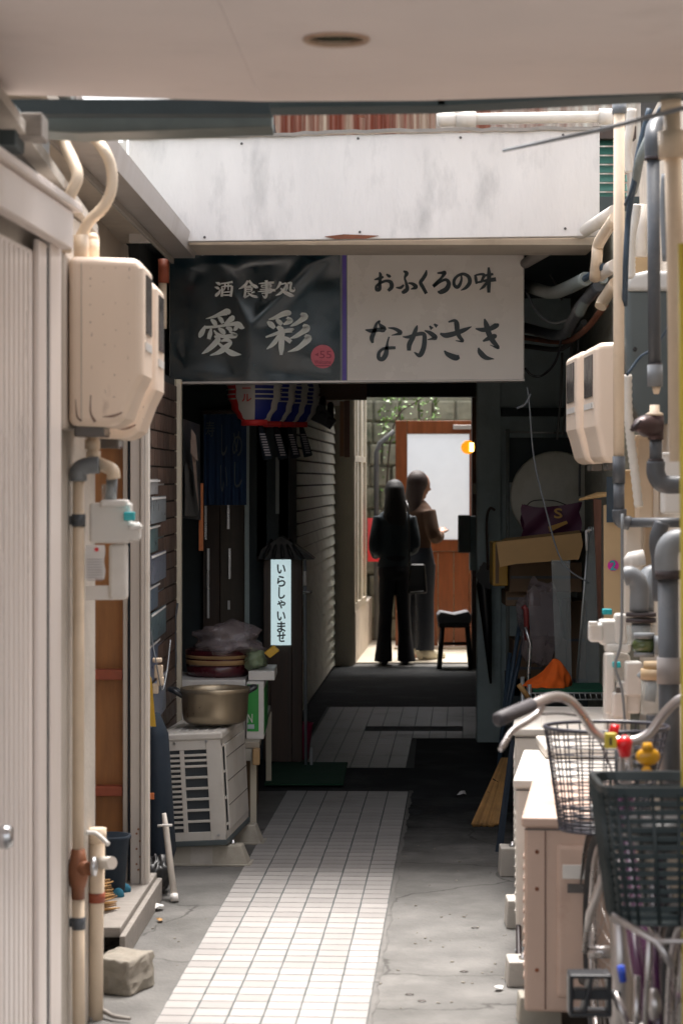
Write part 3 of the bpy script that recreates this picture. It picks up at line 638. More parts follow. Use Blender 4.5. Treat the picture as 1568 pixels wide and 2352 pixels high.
# step
sp = thing('timber_step', 'low weathered timber step below the orange door', 'step', (P(290,2130,8.2).x, 8.0, 0))
q = MB(); q.hexa([(-0.90,7.55,0.07),(-0.735,7.55,0.07),(-0.735,7.55,0.105),(-0.90,7.55,0.105),(-0.90,8.6,0.07),(-0.70,8.6,0.07),(-0.70,8.6,0.105),(-0.90,8.6,0.105)]); q.build('tread', M['woodgrey'], sp, bevel=0.004)
q = MB(); q.hexa([(-0.735,7.5,0.0),(-0.715,7.5,0.0),(-0.715,7.5,0.085),(-0.735,7.5,0.085),(-0.70,8.6,0.0),(-0.68,8.6,0.0),(-0.68,8.6,0.085),(-0.70,8.6,0.085)]); q.build('riser', M['woodgrey'], sp, bevel=0.003)
q = MB(); q.box((-0.89,7.62,0),(-0.80,7.7,0.07)); q.box((-0.78,8.1,0),(-0.72,8.16,0.07)); q.build('leg', M['dkconc'], sp)
bmz = thing('bamboo_broom', 'bundle of yellow bamboo twigs lying on the timber step', 'broom', P(260,2120,7.9))
for i in range(24):
    q = MB(); y = 2018+i*4.6; q.tube([P(232,y+6,7.8+random.uniform(-.05,.05)),P(252+i*1.3+random.uniform(-4,6),y+random.uniform(-3,3),7.85)], [0.005,0.0025], 5); q.build('twig', M['reed'], bmz)
q = MB(); q.ball(P(283,2043,8.2), 0.03, 8, (1,0.6,0.8)); q.ball(P(272,2056,8.1), 0.022, 8, (1,0.8,1.2)); q.build('blue_rag', mat('blue_cloth',(0.02,0.13,0.2),0.9,bump=0.8,bscale=30), label='crumpled blue rag at the corner of the timber step', cat='rag')
bu = thing('bucket', 'dark blue bucket behind the tan open pipe at the orange door', 'bucket', P(250,1995,8.1))
q = MB(); c = P(252,2045,8.15); q.lathe(c, [(0.055,0),(0.07,0.18),(0.078,0.19),(0.078,0.2),(0.07,0.2),(0.055,0.02),(0.01,0.015)], 20); q.build('bucket_wall', M['darkblue'], bu)
# stone
q = MB(); c = P(278,2290,7.0); pts = []
random.seed(3)
q.box((-0.075,-0.09,0),(0.075,0.09,0.11)); 
o = q.build('rough_stone', M['stone'], local=True, bevel=0.012, seg=3, label='rough squared grey brown stone block on the ground by the left pipes', cat='stone')
o.location = (P(277,2290,7.05).x, 7.1, 0.0); o.rotation_euler = (0,0,R(-22))
me = o.data; bm = bmesh.new(); bm.from_mesh(me); bmesh.ops.subdivide_edges(bm, edges=bm.edges, cuts=5, use_grid_fill=True)
for v in bm.verts:
    v.co += Vector((random.uniform(-1,1), random.uniform(-1,1), random.uniform(-1,1)))*0.005
    v.co.x *= 1-0.12*(v.co.z/0.11); 
    if v.co.z < 0.005: v.co.z = 0
bm.to_mesh(me); bm.free()
q = MB(); q.curve([P(205,2345,6.68),P(232,2322,6.72),P(262,2334,6.68),P(300,2340,6.66)], [0.010,0.009,0.007,0.005], 6); q.build('broken_stick', M['woodgrey'], label='pale split stick lying at the foot of the tan pipe', cat='stick')
# ================================================================ LEFT BUILDING (alcove and tunnel)
lt = thing('left_restaurant', 'dark left restaurant front with brown wall tiles and siding under the roofed alley', 'building', (-0.8, 12, 0))
wall_along('tile_backing', M['mortar'], 8.58, 10.32, 0, 2.05, xf=lambda Y: -0.785+0.02*(Y-8.5), parent=lt)
bme = MB(); bme.box((0,-0.12,-0.033),(0.008,0.12,0.033)); bme = bme.mesh('wall_tile'); bme.materials.append(M['brick'])
for r in range(27):
    z = 0.06+r*0.074
    for c in range(8):
        Y = 8.62+(c+(0.5 if r % 2 else 0))*0.25
        if Y > 10.3: continue
        o = bpy.data.objects.new('wall_tile', bme); COL.objects.link(o); o.parent = lt
        o.location = Vector((-0.7845+0.02*(Y-8.5), Y, z))-Vector(lt.location); o.rotation_euler = (0, 0, -0.02)
# alcove beyond the post: left side wall, back wall
def slab(name, m, a, b, par=None, **kw): q = MB(); q.box(a, b); return q.build(name, m, par, **kw)
slab('alcove_side_wall', M['mortar'], (-1.05,10.32,0), (-0.92,15.0,2.7), lt)
for r in range(27):
    z = 0.06+r*0.074
    for c in range(7):
        Y = 10.5+(c+(0.5 if r % 2 else 0))*0.25
        if Y > 12.0: continue
        o = bpy.data.objects.new('wall_tile', bme); COL.objects.link(o); o.parent = lt
        o.location = Vector((-0.9195, Y, z))-Vector(lt.location)
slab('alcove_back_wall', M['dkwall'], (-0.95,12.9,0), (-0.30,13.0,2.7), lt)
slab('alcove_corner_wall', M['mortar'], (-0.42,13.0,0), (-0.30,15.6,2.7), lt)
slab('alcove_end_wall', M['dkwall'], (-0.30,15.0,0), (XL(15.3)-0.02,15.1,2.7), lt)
# siding wall of overlapping boards
wall_along('siding_backing', M['mortar'], 15.1, 19.35, 0, 2.6, parent=lt, off=-0.01)
nb = 0
for seg_i, (Ya, Yb) in enumerate([(15.1, 17.55), (17.58, 19.3)]):
    for r in range(27):
        z = 0.03+r*0.085; xa, xb = XL(Ya)+0.0, XL(Yb)
        q = MB(); vs = [(xa-.008,Ya,z),(xb-.008,Yb,z),(xb+.014,Yb,z),(xa+.014,Ya,z),(xa-.008,Ya,z+.073),(xb-.008,Yb,z+.073),(xb-.003,Yb,z+.073),(xa-.003,Ya,z+.073)]
        q.add(vs, [(0,3,2,1),(4,5,6,7),(0,1,5,4),(1,2,6,5),(2,3,7,6),(3,0,4,7)]); q.build('siding_board', M['siding'], lt)
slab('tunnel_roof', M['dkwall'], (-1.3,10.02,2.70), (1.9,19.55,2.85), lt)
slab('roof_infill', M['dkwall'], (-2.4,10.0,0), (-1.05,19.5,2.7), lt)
# brown beams by the far opening
q = MB(); q.prismz([(XL(15)-0.02,15.0),(XL(15)+0.32,15.0),(XL(17)+0.22,17.0),(XL(17)-0.02,17.0)], 2.15, 2.25); q.build('eave_beam', M['brownwood'], lt)
q = MB(); q.pbox(735,880,842,918,14.6,0.1); q.build('crossbeam', mat('dusty_brown_beam',(0.17,0.10,0.07),0.7,var=0.2), lt)
q = MB(); q.pbox(780,922,790,1048,14.9,0.14); q.build('hanging_post', mat('orange_edge_wood',(0.45,0.2,0.08),0.5), lt, bevel=0.002)
q = MB(); q.pbox(790.5,920,803,1050,14.9,0.14); q.build('hanging_post', mat('reddish_wood',(0.26,0.11,0.07),0.5), lt, bevel=0.002)
# black tiled eave tip
ev = thing('tiled_eave', 'small black tiled eave over the restaurant entrance, right of the lanterns', 'eave', P(735,980,14.0))
q = MB(); q.pprism([(640,905),(700,890),(772,965),(758,985),(735,972),(660,940)], 14.0, 0.25); q.build('eave_board', M['blackwood'], ev)
for i in range(6):
    q = MB(); a = P(668+i*18, 905+i*13, 13.95); q.tube([a, a+Vector((0,0.4,0.12))], 0.022, 8); q.build('roof_tile', M['blackwood'], ev)

# entrance post
post = thing('entrance_post', 'tall olive cream steel post under the left end of the shop sign', 'post', (P(400,1900,10.25).x, 10.25, 0))
q = MB(); q.box((P(386,0,10.25).x,10.2,0),(P(404,0,10.25).x,10.3,2.05)); q.build('post_body', M['post'], post, bevel=0.003)
q = MB(); q.box((P(405,0,10.25).x,10.22,0),(P(417,0,10.25).x,10.3,2.05)); q.build('post_flange', M['post'], post, bevel=0.003)
q = MB(); q.curve([P(408,1385,10.15),P(402,1440,10.15),P(404,1520,10.15),P(396,1600,10.15),P(400,1700,10.15)], 0.006, 6); q.build('grey_cable', M['pipeg'], label='thin grey cable hanging down the olive cream entrance post', cat='cable')
dp = thing('rainwater_pipe', 'short downpipe with brown socket beside the left end of the shop sign', 'pipe', P(373,760,9.9))
q = MB(); q.tube([P(374,755,9.9),P(374,650,9.9)], [0.018,0.018], 12); q.ball(P(372,742,9.9), 0.022, 8, (1,1,1.3)); q.build('pipe', M['pipewd'] if 'pipewd' in M else M['pipe'], dp)
q = MB(); q.tube([P(376,650,9.9),P(376,595,9.9)], 0.024, 12); q.build('socket', M['red_wood'], dp)

# ================================================================ WHITE PANEL (canopy) AND SIGN
cp = thing('white_canopy_panel', 'weathered white boxed canopy panel spanning the alley above the shop sign', 'canopy', P(830,570,9.6))
a, b, c, d = P(296,556,9.6), P(1376,542,9.6), P(1376,298,9.6), P(296,320,9.6)
q = MB(); q.hexa([(a.x,9.6,a.z),(b.x,9.6,b.z),(c.x,9.6,c.z),(d.x,9.6,d.z),(a.x,9.66,a.z),(b.x,9.66,b.z),(c.x,9.66,c.z),(d.x,9.66,d.z)]); q.build('front_panel', M['panelw'], cp, bevel=0.003)
q = MB(); q.hexa([(-0.73,9.67,2.60),(1.09,9.67,2.60),(1.09,9.67,2.64),(-0.73,9.67,2.64),(-0.73,10.12,2.60),(1.09,10.12,2.60),(1.09,10.12,2.64),(-0.73,10.12,2.64)]); q.build('underside_board', M['cream'], cp)
q = MB()
vs = []
for i in range(41):
    px = 296+(1376-296)*i/40; py = 320-22*i/40+random.uniform(-3,2)-(6 if 14<i<30 else 0)*0.4
    p = P(px,py-2,9.6); vs += [(p.x,9.585,p.z+0.010),(p.x,9.585,p.z-0.005),(p.x,9.75,p.z+0.014)]
q.add(vs, sum([[(3*i,3*i+1,3*i+4,3*i+3),(3*i,3*i+3,3*i+5,3*i+2)] for i in range(40)], [])); q.build('top_flashing', M['woodgrey'], cp)
q = MB(); q.pprism([(745,543),(790,538),(870,541),(840,548),(770,549)], 9.592, 0.006); q.pprism([(820,268),(835,262),(840,272)], 9.59, 0.004); q.build('rust_patch', M['rust'], cp)
for (x,y) in [(822,318),(1057,316),(1292,310),(1297,525),(470,545),(826,533),(555,330)]:
    q = MB(); q.lathe(P(x,y,9.599), [(0.006,0),(0.005,-0.004)], 10, 'Y'); q.build('nail', M['slot'], cp)
# sign
SY = 10.75
sg = thing('shop_sign', 'wide shop signboard, dark left half and pale right half with Japanese brush lettering', 'sign', P(795,878,SY))
a, b, c, d = P(389,880,SY), P(1202,873,SY), P(1203,572,SY), P(391,578,SY)
def sgp(name, m, x0, x1, Yf, d_, t0=0, b0=0, **kw):
    def yb(x): return 880-7*(x-389)/813-b0
    def yt(x): return 578-6*(x-389)/813+t0
    p = [P(x0,yb(x0),SY),P(x1,yb(x1),SY),P(x1,yt(x1),SY),P(x0,yt(x0),SY)]
    mb = MB(); mb.hexa([(v.x,Yf,v.z) for v in p]+[(v.x,Yf+d_,v.z) for v in p]); return mb.build(name, m, sg, **kw)
sgp('sign_box', M['alu'], 388, 1204, SY+0.01, 0.14, -1, -2, bevel=0.003)
# dark face with soft waves in the film (they catch reflections)
nx, nz = 60, 40; vs = []
def wv(u, v):      # folds of the slack vinyl: a Y shaped ridge and softer waves
    r1 = u-(0.47-0.30*max(0, v-0.42)); r2 = u-(0.47+0.75*max(0, v-0.42)); r = min(abs(r1), abs(r2))
    return -0.0075*math.exp(-(r/0.075)**2)-0.003*math.sin(5*u+4*math.sin(3*v)+1)*math.sin(3*v+1)
for j in range(nz+1):
    for i in range(nx+1):
        u, v = i/nx, j/nz; px = 391+u*(781-391); yb_ = 878-3*u; yt_ = 580-3*u; p = P(px, yb_+(yt_-yb_)*v, SY)
        e = min(u,1-u,v,1-v)*12; p.y = SY-0.003+wv(u,v)*min(1,e); vs.append(p)
q = MB(); q.add(vs, [(j*(nx+1)+i, j*(nx+1)+i+1, (j+1)*(nx+1)+i+1, (j+1)*(nx+1)+i) for j in range(nz) for i in range(nx)], True); q.build('dark_face', M['signk'], sg)
sgp('stripe_edge', M['lw2'] if 'lw2' in M else M['pipegl'], 782, 797, SY-0.001, 0.012, 2, 1)
sgp('purple_stripe', M['purple'], 786, 795, SY-0.003, 0.012, 2, 1)
sgp('pale_face', M['signw'], 797.5, 1201, SY-0.002, 0.012, 2, 1)
sgp('bottom_trim', M['alu'], 388, 1204, SY-0.006, 0.01, 299, -2)
for x in (425,465,540,683,1000):
    q = MB(); q.lathe(P(x,585,SY-0.006), [(0.005,0),(0.004,0.004)], 8, 'Y'); q.build('screw', M['chrome'], sg)
def glyphs(name, strokes, m, Y, tr, kw=None):
    mb = MB(); k = 0
    for s_ in strokes:
        mb.stroke([tr(x,y)+(w_,) for x,y,w_ in s_], Y, k); k += 1
    return mb.build(name, m, sg)
def T1(x, y): return ((780+x*0.32526)/1.7417, (1220+y*0.32526)/1.7417)
k1 = 0.32526/1.7417
def sw(l, k): return [[(x,y,w_*k) for x,y,w_ in s_] for s_ in l]
ai = [[(135,170,8),(230,145,34),(330,105,60),(400,85,84),(430,108,30)],
      [(195,178,20),(235,210,58),(262,252,42)], [(285,148,22),(320,180,56),(345,225,36)],
      [(470,130,30),(455,165,70),(410,200,50),(362,232,14)],
      [(130,275,34),(250,268,32),(400,245,34),(520,232,60),(570,270,60),(608,285,10)],
      [(128,255,18),(105,305,52),(75,360,64),(52,400,22)],
      [(520,250,36),(500,290,50),(478,315,14)],
      [(200,290,20),(188,350,54),(170,420,46)],
      [(235,312,16),(275,360,40),(350,388,46),(430,385,54),(505,375,50),(420,325,14)],
      [(290,285,26),(340,325,62),(370,358,28)], [(385,275,24),(430,295,54),(462,318,20)],
      [(240,382,20),(285,420,66),(230,490,66),(150,560,50),(85,600,8)],
      [(320,445,22),(390,430,44),(440,462,40),(380,520,70),(300,580,56),(185,620,10)],
      [(280,460,24),(370,540,48),(460,595,70),(570,610,10)]]
sai = [[(905,180,12),(1000,150,50),(1085,110,66),(1150,100,70),(1165,125,24)],
       [(1000,175,30),(1035,210,60),(1070,240,44)], [(1130,155,30),(1175,190,60),(1130,220,50),(1085,240,16)],
       [(890,205,30),(935,240,70),(980,285,40)],
       [(870,395,20),(960,365,36),(1080,325,46),(1190,310,54),(1208,315,30)],
       [(1010,265,36),(1060,310,78),(1065,400,72),(1062,520,70),(1060,615,34)],
       [(1030,370,30),(1000,430,54),(950,490,50),(882,543,10)],
       [(1090,395,30),(1140,425,56),(1180,455,50)],
       [(1300,105,30),(1350,140,84),(1300,190,60),(1230,235,44),(1170,262,10)],
       [(1330,245,34),(1375,285,84),(1310,340,60),(1240,385,46),(1170,410,10)],
       [(1350,375,34),(1395,410,84),(1330,480,66),(1250,540,50),(1142,577,10)]]
glyphs('lettering', sw(ai, k1), M['inkg'], SY-0.016, T1); glyphs('lettering', sw(sai, k1), M['inkg'], SY-0.016, T1)
def T2(x, y): return ((1450+x*0.3699)/1.7417, (1240+y*0.3699)/1.7417)
k2 = 0.3699/1.7417
naga = [[(28,215,12),(90,225,44),(170,215,44),(225,205,66),(180,150,22),(185,118,16),(150,150,30),(125,230,44),(100,300,50),(108,358,26)],
        [(275,193,10),(350,205,34),(410,245,44),(370,262,26),(312,274,8)],
        [(285,290,16),(268,350,22),(262,400,34),(250,480,54),(215,530,50),(175,520,44),(178,460,36),(225,420,30),(300,410,34),(355,408,30)],
        [(432,290,10),(500,292,36),(590,262,40),(660,262,44),(668,330,50),(655,420,54),(615,490,50),(555,457,10)],
        [(590,165,10),(575,210,40),(545,290,50),(505,370,54),(500,440,40)],
        [(668,222,12),(730,250,44),(785,298,50),(745,312,24),(700,322,8)],
        [(722,172,16),(750,205,40)], [(770,152,18),(805,178,42)],
        [(835,255,20),(900,275,56),(1010,250,52),(1100,215,44),(1175,180,8)],
        [(925,130,16),(990,115,34),(1015,150,56),(1022,230,50),(1045,290,44),(1082,338,26),(1003,332,8)],
        [(880,440,14),(920,480,50),(1000,515,66),(1045,505,40)],
        [(1218,202,12),(1290,215,46),(1370,205,50),(1445,165,56),(1450,145,16)],
        [(1298,338,18),(1350,312,44),(1420,285,56),(1445,270,20)],
        [(1315,95,14),(1335,160,56),(1365,260,60),(1410,340,54),(1465,412,30),(1375,378,6)],
        [(1250,408,14),(1270,460,56),(1330,515,50),(1420,530,6)]]
for a_, b_ in ((0,3),(3,8),(8,11),(11,15)): glyphs('lettering', sw(naga[a_:b_], k2), M['inkk'], SY-0.007, T2)
def T3(x, y): return ((1450+x*0.3699)/1.7417, (1060+y*0.3699)/1.7417)
ofu = [[(125,160,10),(180,145,34),(225,128,20)], [(180,78,16),(192,110,34),(185,190,34),(180,260,44),(150,265,36),(150,225,26),(200,190,28),(260,172,30),(305,190,44),(312,240,44),(275,280,32)],
       [(255,100,16),(285,120,34),(305,130,14)],
       [(440,65,16),(475,90,44),(455,140,24),(470,195,30),(480,260,44),(440,292,44),(425,280,10)],
       [(360,245,12),(410,245,32),(445,215,20)], [(490,195,14),(540,205,34),(575,240,44),(520,262,10)],
       [(690,55,12),(680,100,38),(650,150,40),(625,190,40),(650,240,40),(688,310,36)],
       [(805,88,16),(860,85,34),(885,85,44),(850,140,28),(800,190,32),(765,230,36),(840,180,28),(900,160,34),(930,200,46),(905,260,54),(845,292,50),(808,288,14)],
       [(1060,95,14),(1068,150,24),(1050,210,34),(1020,240,40),(988,215,34),(990,160,34),(1030,115,30),(1090,98,34),(1145,130,40),(1155,190,44),(1115,245,36),(1060,275,8)],
       [(1215,105,24),(1222,150,34),(1230,205,24)], [(1220,110,20),(1280,100,26),(1310,110,36),(1295,150,30),(1280,180,26)], [(1230,190,20),(1290,180,26)],
       [(1310,115,20),(1360,108,30),(1410,98,26)], [(1290,175,20),(1360,165,40),(1440,155,46)],
       [(1360,25,22),(1365,100,44),(1362,200,44),(1362,300,34)], [(1345,180,20),(1310,230,34),(1262,270,8)], [(1385,180,24),(1415,220,44),(1440,260,34)]]
for a_, b_ in ((0,3),(3,6),(6,7),(7,8),(8,9),(9,16)): glyphs('lettering', sw(ofu[a_:b_], k2), M['inkk'], SY-0.007, T3)
def T4(x, y): return ((840+x*0.2296)/1.7417, (1100+y*0.2296)/1.7417)
sake = [[(98,130,10),(150,150,50),(185,172,26)],[(78,210,10),(130,225,50),(165,245,26)],[(185,250,20),(155,310,50),(115,350,55),(100,378,20)],
 [(190,152,24),(290,140,30),(395,122,40)],[(205,195,20),(215,280,40),(205,378,40)],[(205,202,20),(300,192,30),(385,188,36)],[(385,190,40),(378,280,44),(360,378,44)],
 [(265,150,26),(262,220,26),(240,272,12)],[(320,150,26),(318,262,24)],[(225,302,20),(350,294,24)],[(215,352,28),(360,350,28)]]
shoku = [[(660,95,30),(620,170,50),(560,215,40),(500,245,8)],[(680,95,40),(740,170,50),(800,205,60),(840,220,16)],[(612,205,20),(720,192,24)],[(610,215,24),(615,300,44),(600,390,44)],
 [(612,228,20),(730,216,22)],[(735,215,34),(725,285,30)],[(630,256,18),(720,248,20)],[(630,290,18),(720,283,20)],[(600,398,30),(650,370,30),(700,345,12)],[(780,290,30),(720,315,22)],[(660,310,24),(730,360,44),(812,384,46),(822,378,8)]]
koto = [[(850,150,14),(980,140,38),(1115,130,38)],[(890,182,22),(1070,172,26)],[(892,185,22),(902,215,22)],[(1070,172,28),(1060,212,22)],[(900,215,18),(1060,208,20)],[(870,255,22),(1065,240,26)],[(835,290,14),(980,280,32),(1140,265,42)],[(900,322,22),(1060,306,26)],[(1075,240,28),(1065,310,22)],[(980,92,56),(985,200,42),(985,340,50),(960,398,36),(915,355,12)]]
dokoro = [[(1230,118,50),(1200,190,44),(1145,255,12)],[(1240,160,24),(1330,150,30),(1290,250,44),(1220,320,44),(1140,362,8)],[(1230,230,24),(1300,300,54),(1400,350,66),(1470,365,12)],[(1345,160,34),(1345,230,34),(1325,270,18)],[(1350,146,30),(1410,142,42),(1400,220,40),(1402,265,48),(1450,280,42),(1475,255,18),(1460,215,8)]]
for st__ in (sake, shoku, koto, dokoro): glyphs('lettering', sw(st__, 0.2296/1.7417), M['inkw'], SY-0.016, T4)
q = MB(); q.lathe(P(741,819,SY-0.017), [(0.056,0),(0.056,0.002)], 40, 'Y'); q.build('round_sticker', M['pink'], sg)
text('55', 'lettering', M['pinkdk'], (734,806,761,823), SY-0.0195, sg)
text('Welcome', 'lettering', M['pinkdk'], (722,827,760,836), SY-0.0195, sg, bold=0.01)
q = MB(); q.pbox(723,839,760,841,SY-0.0195,0.001); q.pprism([(722,815),(731,810),(731,818)], SY-0.0195, 0.001); q.build('print', M['pinkdk'], sg)

# black cable drooping on top of the sign
q = MB(); q.curve([P(560,577,10.3),P(700,576,10.3),P(800,566,10.3),P(900,572,10.3),P(1000,576,10.35),P(1180,572,10.4),P(1250,575,10.5)], 0.008, 6); q.build('black_cable', M['bandk'], label='black cable lying along the top of the shop sign', cat='cable')

# perforated bracket, corrugated wall, roofs above
vb = thing('slotted_bracket', 'pale slotted steel upright standing at the left end of the white canopy panel', 'bracket', P(277,435,9.5))
q = MB(); q.pbox(263,303,271,440,9.5,0.02); q.pbox(283,303,291,440,9.5,0.02)
for i in range(7): q.pbox(271,303+i*24,283,314+i*24,9.502,0.018)
q.build('upright', M['pipew'], vb)
cw = thing('corrugated_wall', 'rust streaked corrugated iron wall above and behind the white canopy panel', 'wall', (0.5, 12.6, 2.85))
x0, x1 = P(632,0,12.6).x, P(1470,0,12.6).x
for xa, xb, m_, dy in ((x0, P(1000,0,12.6).x, 'corrust', 0.0), (P(992,0,12.6).x, x1, 'corr', 0.006)):
    n = 110; vs = []
    for i in range(n+1):
        x = xa+(xb-xa)*i/n; y = 12.6+dy+0.012*math.cos((x-x0)*2*math.pi/0.05); vs += [(x,y,2.86),(x,y,4.6)]
    q = MB(); q.add(vs, [(2*i,2*i+2,2*i+3,2*i+1) for i in range(n)], True); q.build('corrugated_sheet', M[m_], cw)
slab('wall_frame', M['rust'], (x0-0.28,12.62,2.86), (x1,12.75,4.6), cw)
slab('wall_cap', M['blackwood'], (P(480,0,12).x,11.9,2.86), (P(632,0,12).x,12.3,H+(1100-293)*12/F), cw)
slab('upper_storey', M['dkconc'], (-1.0,13.2,2.86), (3.0,17.0,4.6), label='grey upper storey wall behind the rusty corrugated iron', cat='wall')
slab('sky_strip', M['pipew'], (P(330,0,11).x,11.0,2.86), (P(470,0,11).x,11.2,H+(1100-305)*11/F), label='white strip standing in for bright sky above the left of the canopy panel', cat='sky_strip')  # white slab added to imitate a strip of bright sky

# ================================================================ RIGHT BUILDING
rb_ = thing('right_building', 'cream and dark concrete building along the right side of the alley', 'building', (1.2, 9, 0))
wall_along('near_wall', M['cream'], 4.6, 9.3, 0, 3.0, xf=lambda Y: XR(Y)+0.07, side=1, parent=rb_)
wall_along('dark_wall', M['olive'], 9.3, 13.8, 0, 2.70, xf=lambda Y: XR(Y)+0.0, side=1, parent=rb_)
wall_along('upper_wall', M['olive'], 9.3, 13.8, 2.70, 3.0, xf=lambda Y: XR(Y)+0.25, side=1, parent=rb_)
slab('outer_wall', M['dkconc'], (1.6,4.6,0), (1.8,19.5,2.7), rb_)
gw = thing('grey_partition', 'blue grey partition wall with a narrow edge face behind the stacked junk on the right', 'partition', (1.1, 13.8, 0))
q = MB(); q.box((0.825,13.8,0),(1.6,13.9,2.7)); q.build('partition_board', M['teal'], gw)
q = MB(); q.box((0.822,13.74,0),(0.965,13.797,2.7)); q.build('edge_column', M['teal'], gw, bevel=0.003)
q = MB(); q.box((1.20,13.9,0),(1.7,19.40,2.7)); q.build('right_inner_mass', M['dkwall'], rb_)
slab('cornice_band', M['dkwall'], (0.97,13.7,1.98), (1.5,13.79,2.03), gw)
# green shutter glimpsed top right
gs = thing('green_shutter', 'dark green louvred shutter glimpsed right of the white canopy panel', 'shutter', P(1390,480,11.5))
for i in range(8):
    q = MB(); a = P(1370,480-i*21,11.5); b = P(1440,480-i*21,11.5); q.hexa([(a.x,11.5,a.z),(b.x,11.5,b.z),(b.x,11.53,b.z+.04),(a.x,11.53,a.z+.04),(a.x,11.52,a.z),(b.x,11.52,b.z),(b.x,11.55,b.z+.04),(a.x,11.55,a.z+.04)]); q.build('slat', M['greenslat'], gs)
q = MB(); q.pbox(1360,290,1460,318,11.45,0.1); q.build('shutter_head', M['brownwood'], gs)

# ================================================================ FAR END
slab('lintel', M['blackwood'], (XL(19.4)-0.1,18.9,H+(1100-912)*18.9/F), (1.3,19.02,2.85), label='black lintel beam over the far opening of the alley', cat='beam')
cf = thing('cream_window_wall', 'cream framed window wall on the left of the small rear yard', 'wall', (0.05, 20, 0))
q = MB(); q.box((P(785,0,19.4).x-0.1,19.36,0),(P(811,0,19.4).x,19.5,2.6)); q.build('corner_post', M['creamframe'], cf, bevel=0.004)
q = MB(); q.prismz([(0.05,19.5),(0.12,19.5),(0.30,22.2),(0.2,22.2)], 0, 0.45); q.build('plinth', M['cream'], cf)
for i,(Ya,Yb,z0,z1,m) in enumerate([(19.5,19.62,0.45,2.4,'creamframe'),(19.8,19.9,0.45,2.4,'creamframe'),(20.3,20.5,0.45,2.4,'creamframe'),(20.9,21.0,0.45,2.4,'creamframe'),(19.5,21.0,0.45,0.52,'creamframe'),(19.5,21.0,1.75,1.80,'creamframe'),(19.5,21.0,2.35,2.45,'creamframe')]):
    f_ = lambda Y: 0.115+(Y-19.5)*0.078
    q = MB(); q.prismz([(f_(Ya)-.05,Ya),(f_(Ya),Ya),(f_(Yb),Yb),(f_(Yb)-.05,Yb)], z0, z1); q.build('window_frame', M[m], cf, bevel=0.003)
q = MB(); q.prismz([(0.09,19.5),(0.095,19.5),(0.21,21.0),(0.205,21.0)], 0.5, 2.36); q.build('window_pane', mat('hazy_pane',(0.55,0.55,0.5),0.3), cf)
q = MB(); q.box((P(790,0,20.5).x,20.3,P(0,1103,20.5).z),(P(812,0,20.5).x+.04,20.4,P(0,1095,20.5).z)); q.build('latch', M['plasw'], cf)
sw_ = thing('mossy_wall', 'mossy rough stone wall at the back of the small rear yard', 'wall', (0.8, 22.3, 0))
q = MB(); q.box((0.1,22.3,0),(2.4,22.6,2.9)); o = q.build('wall_core', M['ivy'], sw_)
random.seed(5)
stm = MB()
for r in range(11):
    x = 0.15
    while x < 1.3:
        w_ = random.uniform(0.12,0.26); h_ = 0.2
        q = MB(); q.box((x,22.22+random.uniform(0,0.05),0.02+r*0.215),(x+w_-0.015,22.31,0.02+r*0.215+h_)); q.build('stone', M['ivy'], sw_, bevel=0.02); x += w_
lf = MB()
for i in range(320):
    c = Vector((random.uniform(0.35,0.95), random.uniform(21.6,22.1), random.choice([random.uniform(1.95,2.6), random.uniform(2.1,2.5), random.uniform(0.2,2.2)])))
    if c.z < 1.9 and random.random() < 0.75: c.x = random.uniform(0.33,0.46); c.y = 22.12
    s_ = random.uniform(0.012,0.03); d1 = Vector((random.uniform(-1,1),random.uniform(-1,1),random.uniform(-1,1))).normalized(); d2 = d1.orthogonal().normalized()
    lf.add([c-d1*s_, c+d2*s_*0.6, c+d1*s_, c-d2*s_*0.6], [(0,1,2,3)])
vine = thing('climbing_plant', 'loose green climbing plant over the far wall behind the wooden door', 'plant', (0.6, 22.0, 0))
o = lf.build('foliage', M['leaf'], vine); o['kind'] = 'stuff'
q = MB(); q.curve([(0.4,22.1,0),(0.42,22.08,1.0),(0.5,22.0,2.1),(0.8,21.9,2.4)], [0.015,0.01,0.006], 6); q.build('stem', M['brownwood'], vine)
dpp = thing('rear_drainpipe', 'dark bent drainpipe in front of the mossy wall left of the wooden door', 'pipe', P(862,1500,21.8))
q = MB(); q.tube([P(864,1470,21.8),P(864,1040,21.8),P(872,1018,21.8),P(905,990,21.8)], 0.025, 10); q.build('pipe', M['dkconc'], dpp)
slab('yard_wall_left', M['dkwall'], (-0.6,19.5,0), (0.0,22.5,2.6), label='dark building mass left of the rear yard', cat='wall')
slab('yard_wall_right', M['creamframe'], (1.6,19.5,0), (1.8,22.5,2.9), label='cream wall closing the right side of the rear yard', cat='wall')  # out of view; cream chosen to bounce light onto the siding
slab('yard_paving', M['creamframe'], (-0.0,19.6,-0.05), (1.6,22.3,0.012)); bpy.context.scene.objects['yard_paving']['kind'] = 'structure'
# wooden door facing us
wd = thing('wooden_door', 'red brown wooden door with a large pale frosted pane at the end of the alley', 'door', P(1005,1500,21.3))
DY = 21.3
for r in ((908,966,934,1500),(1078,966,1100,1500),(934.5,966,1077.5,996),(934.5,1240,1077.5,1266)):
    q = MB(); q.pbox(*r, DY, 0.05); q.build('door_rail', M['doorred'], wd, bevel=0.004)
for x0, x1 in ((935,968),(969,1005),(1006,1041),(1042,1077)):
    q = MB(); q.pbox(x0+.4,1267,x1-.4,1500,DY+0.015,0.03); q.build('door_plank', M['doorred'], wd, bevel=0.003)
q = MB(); q.pbox(935,997,1077,1239,DY+0.02,0.01); q.build('frosted_pane', M['frost'], wd)
q = MB(); q.pbox(1040,976,1085,986,DY-0.05,0.04); q.build('door_closer', M['alu'], wd, bevel=0.004)
q = MB(); q.pbox(1066,1190,1072,1215,DY-0.04,0.03); q.build('handle', M['chrome'], wd)
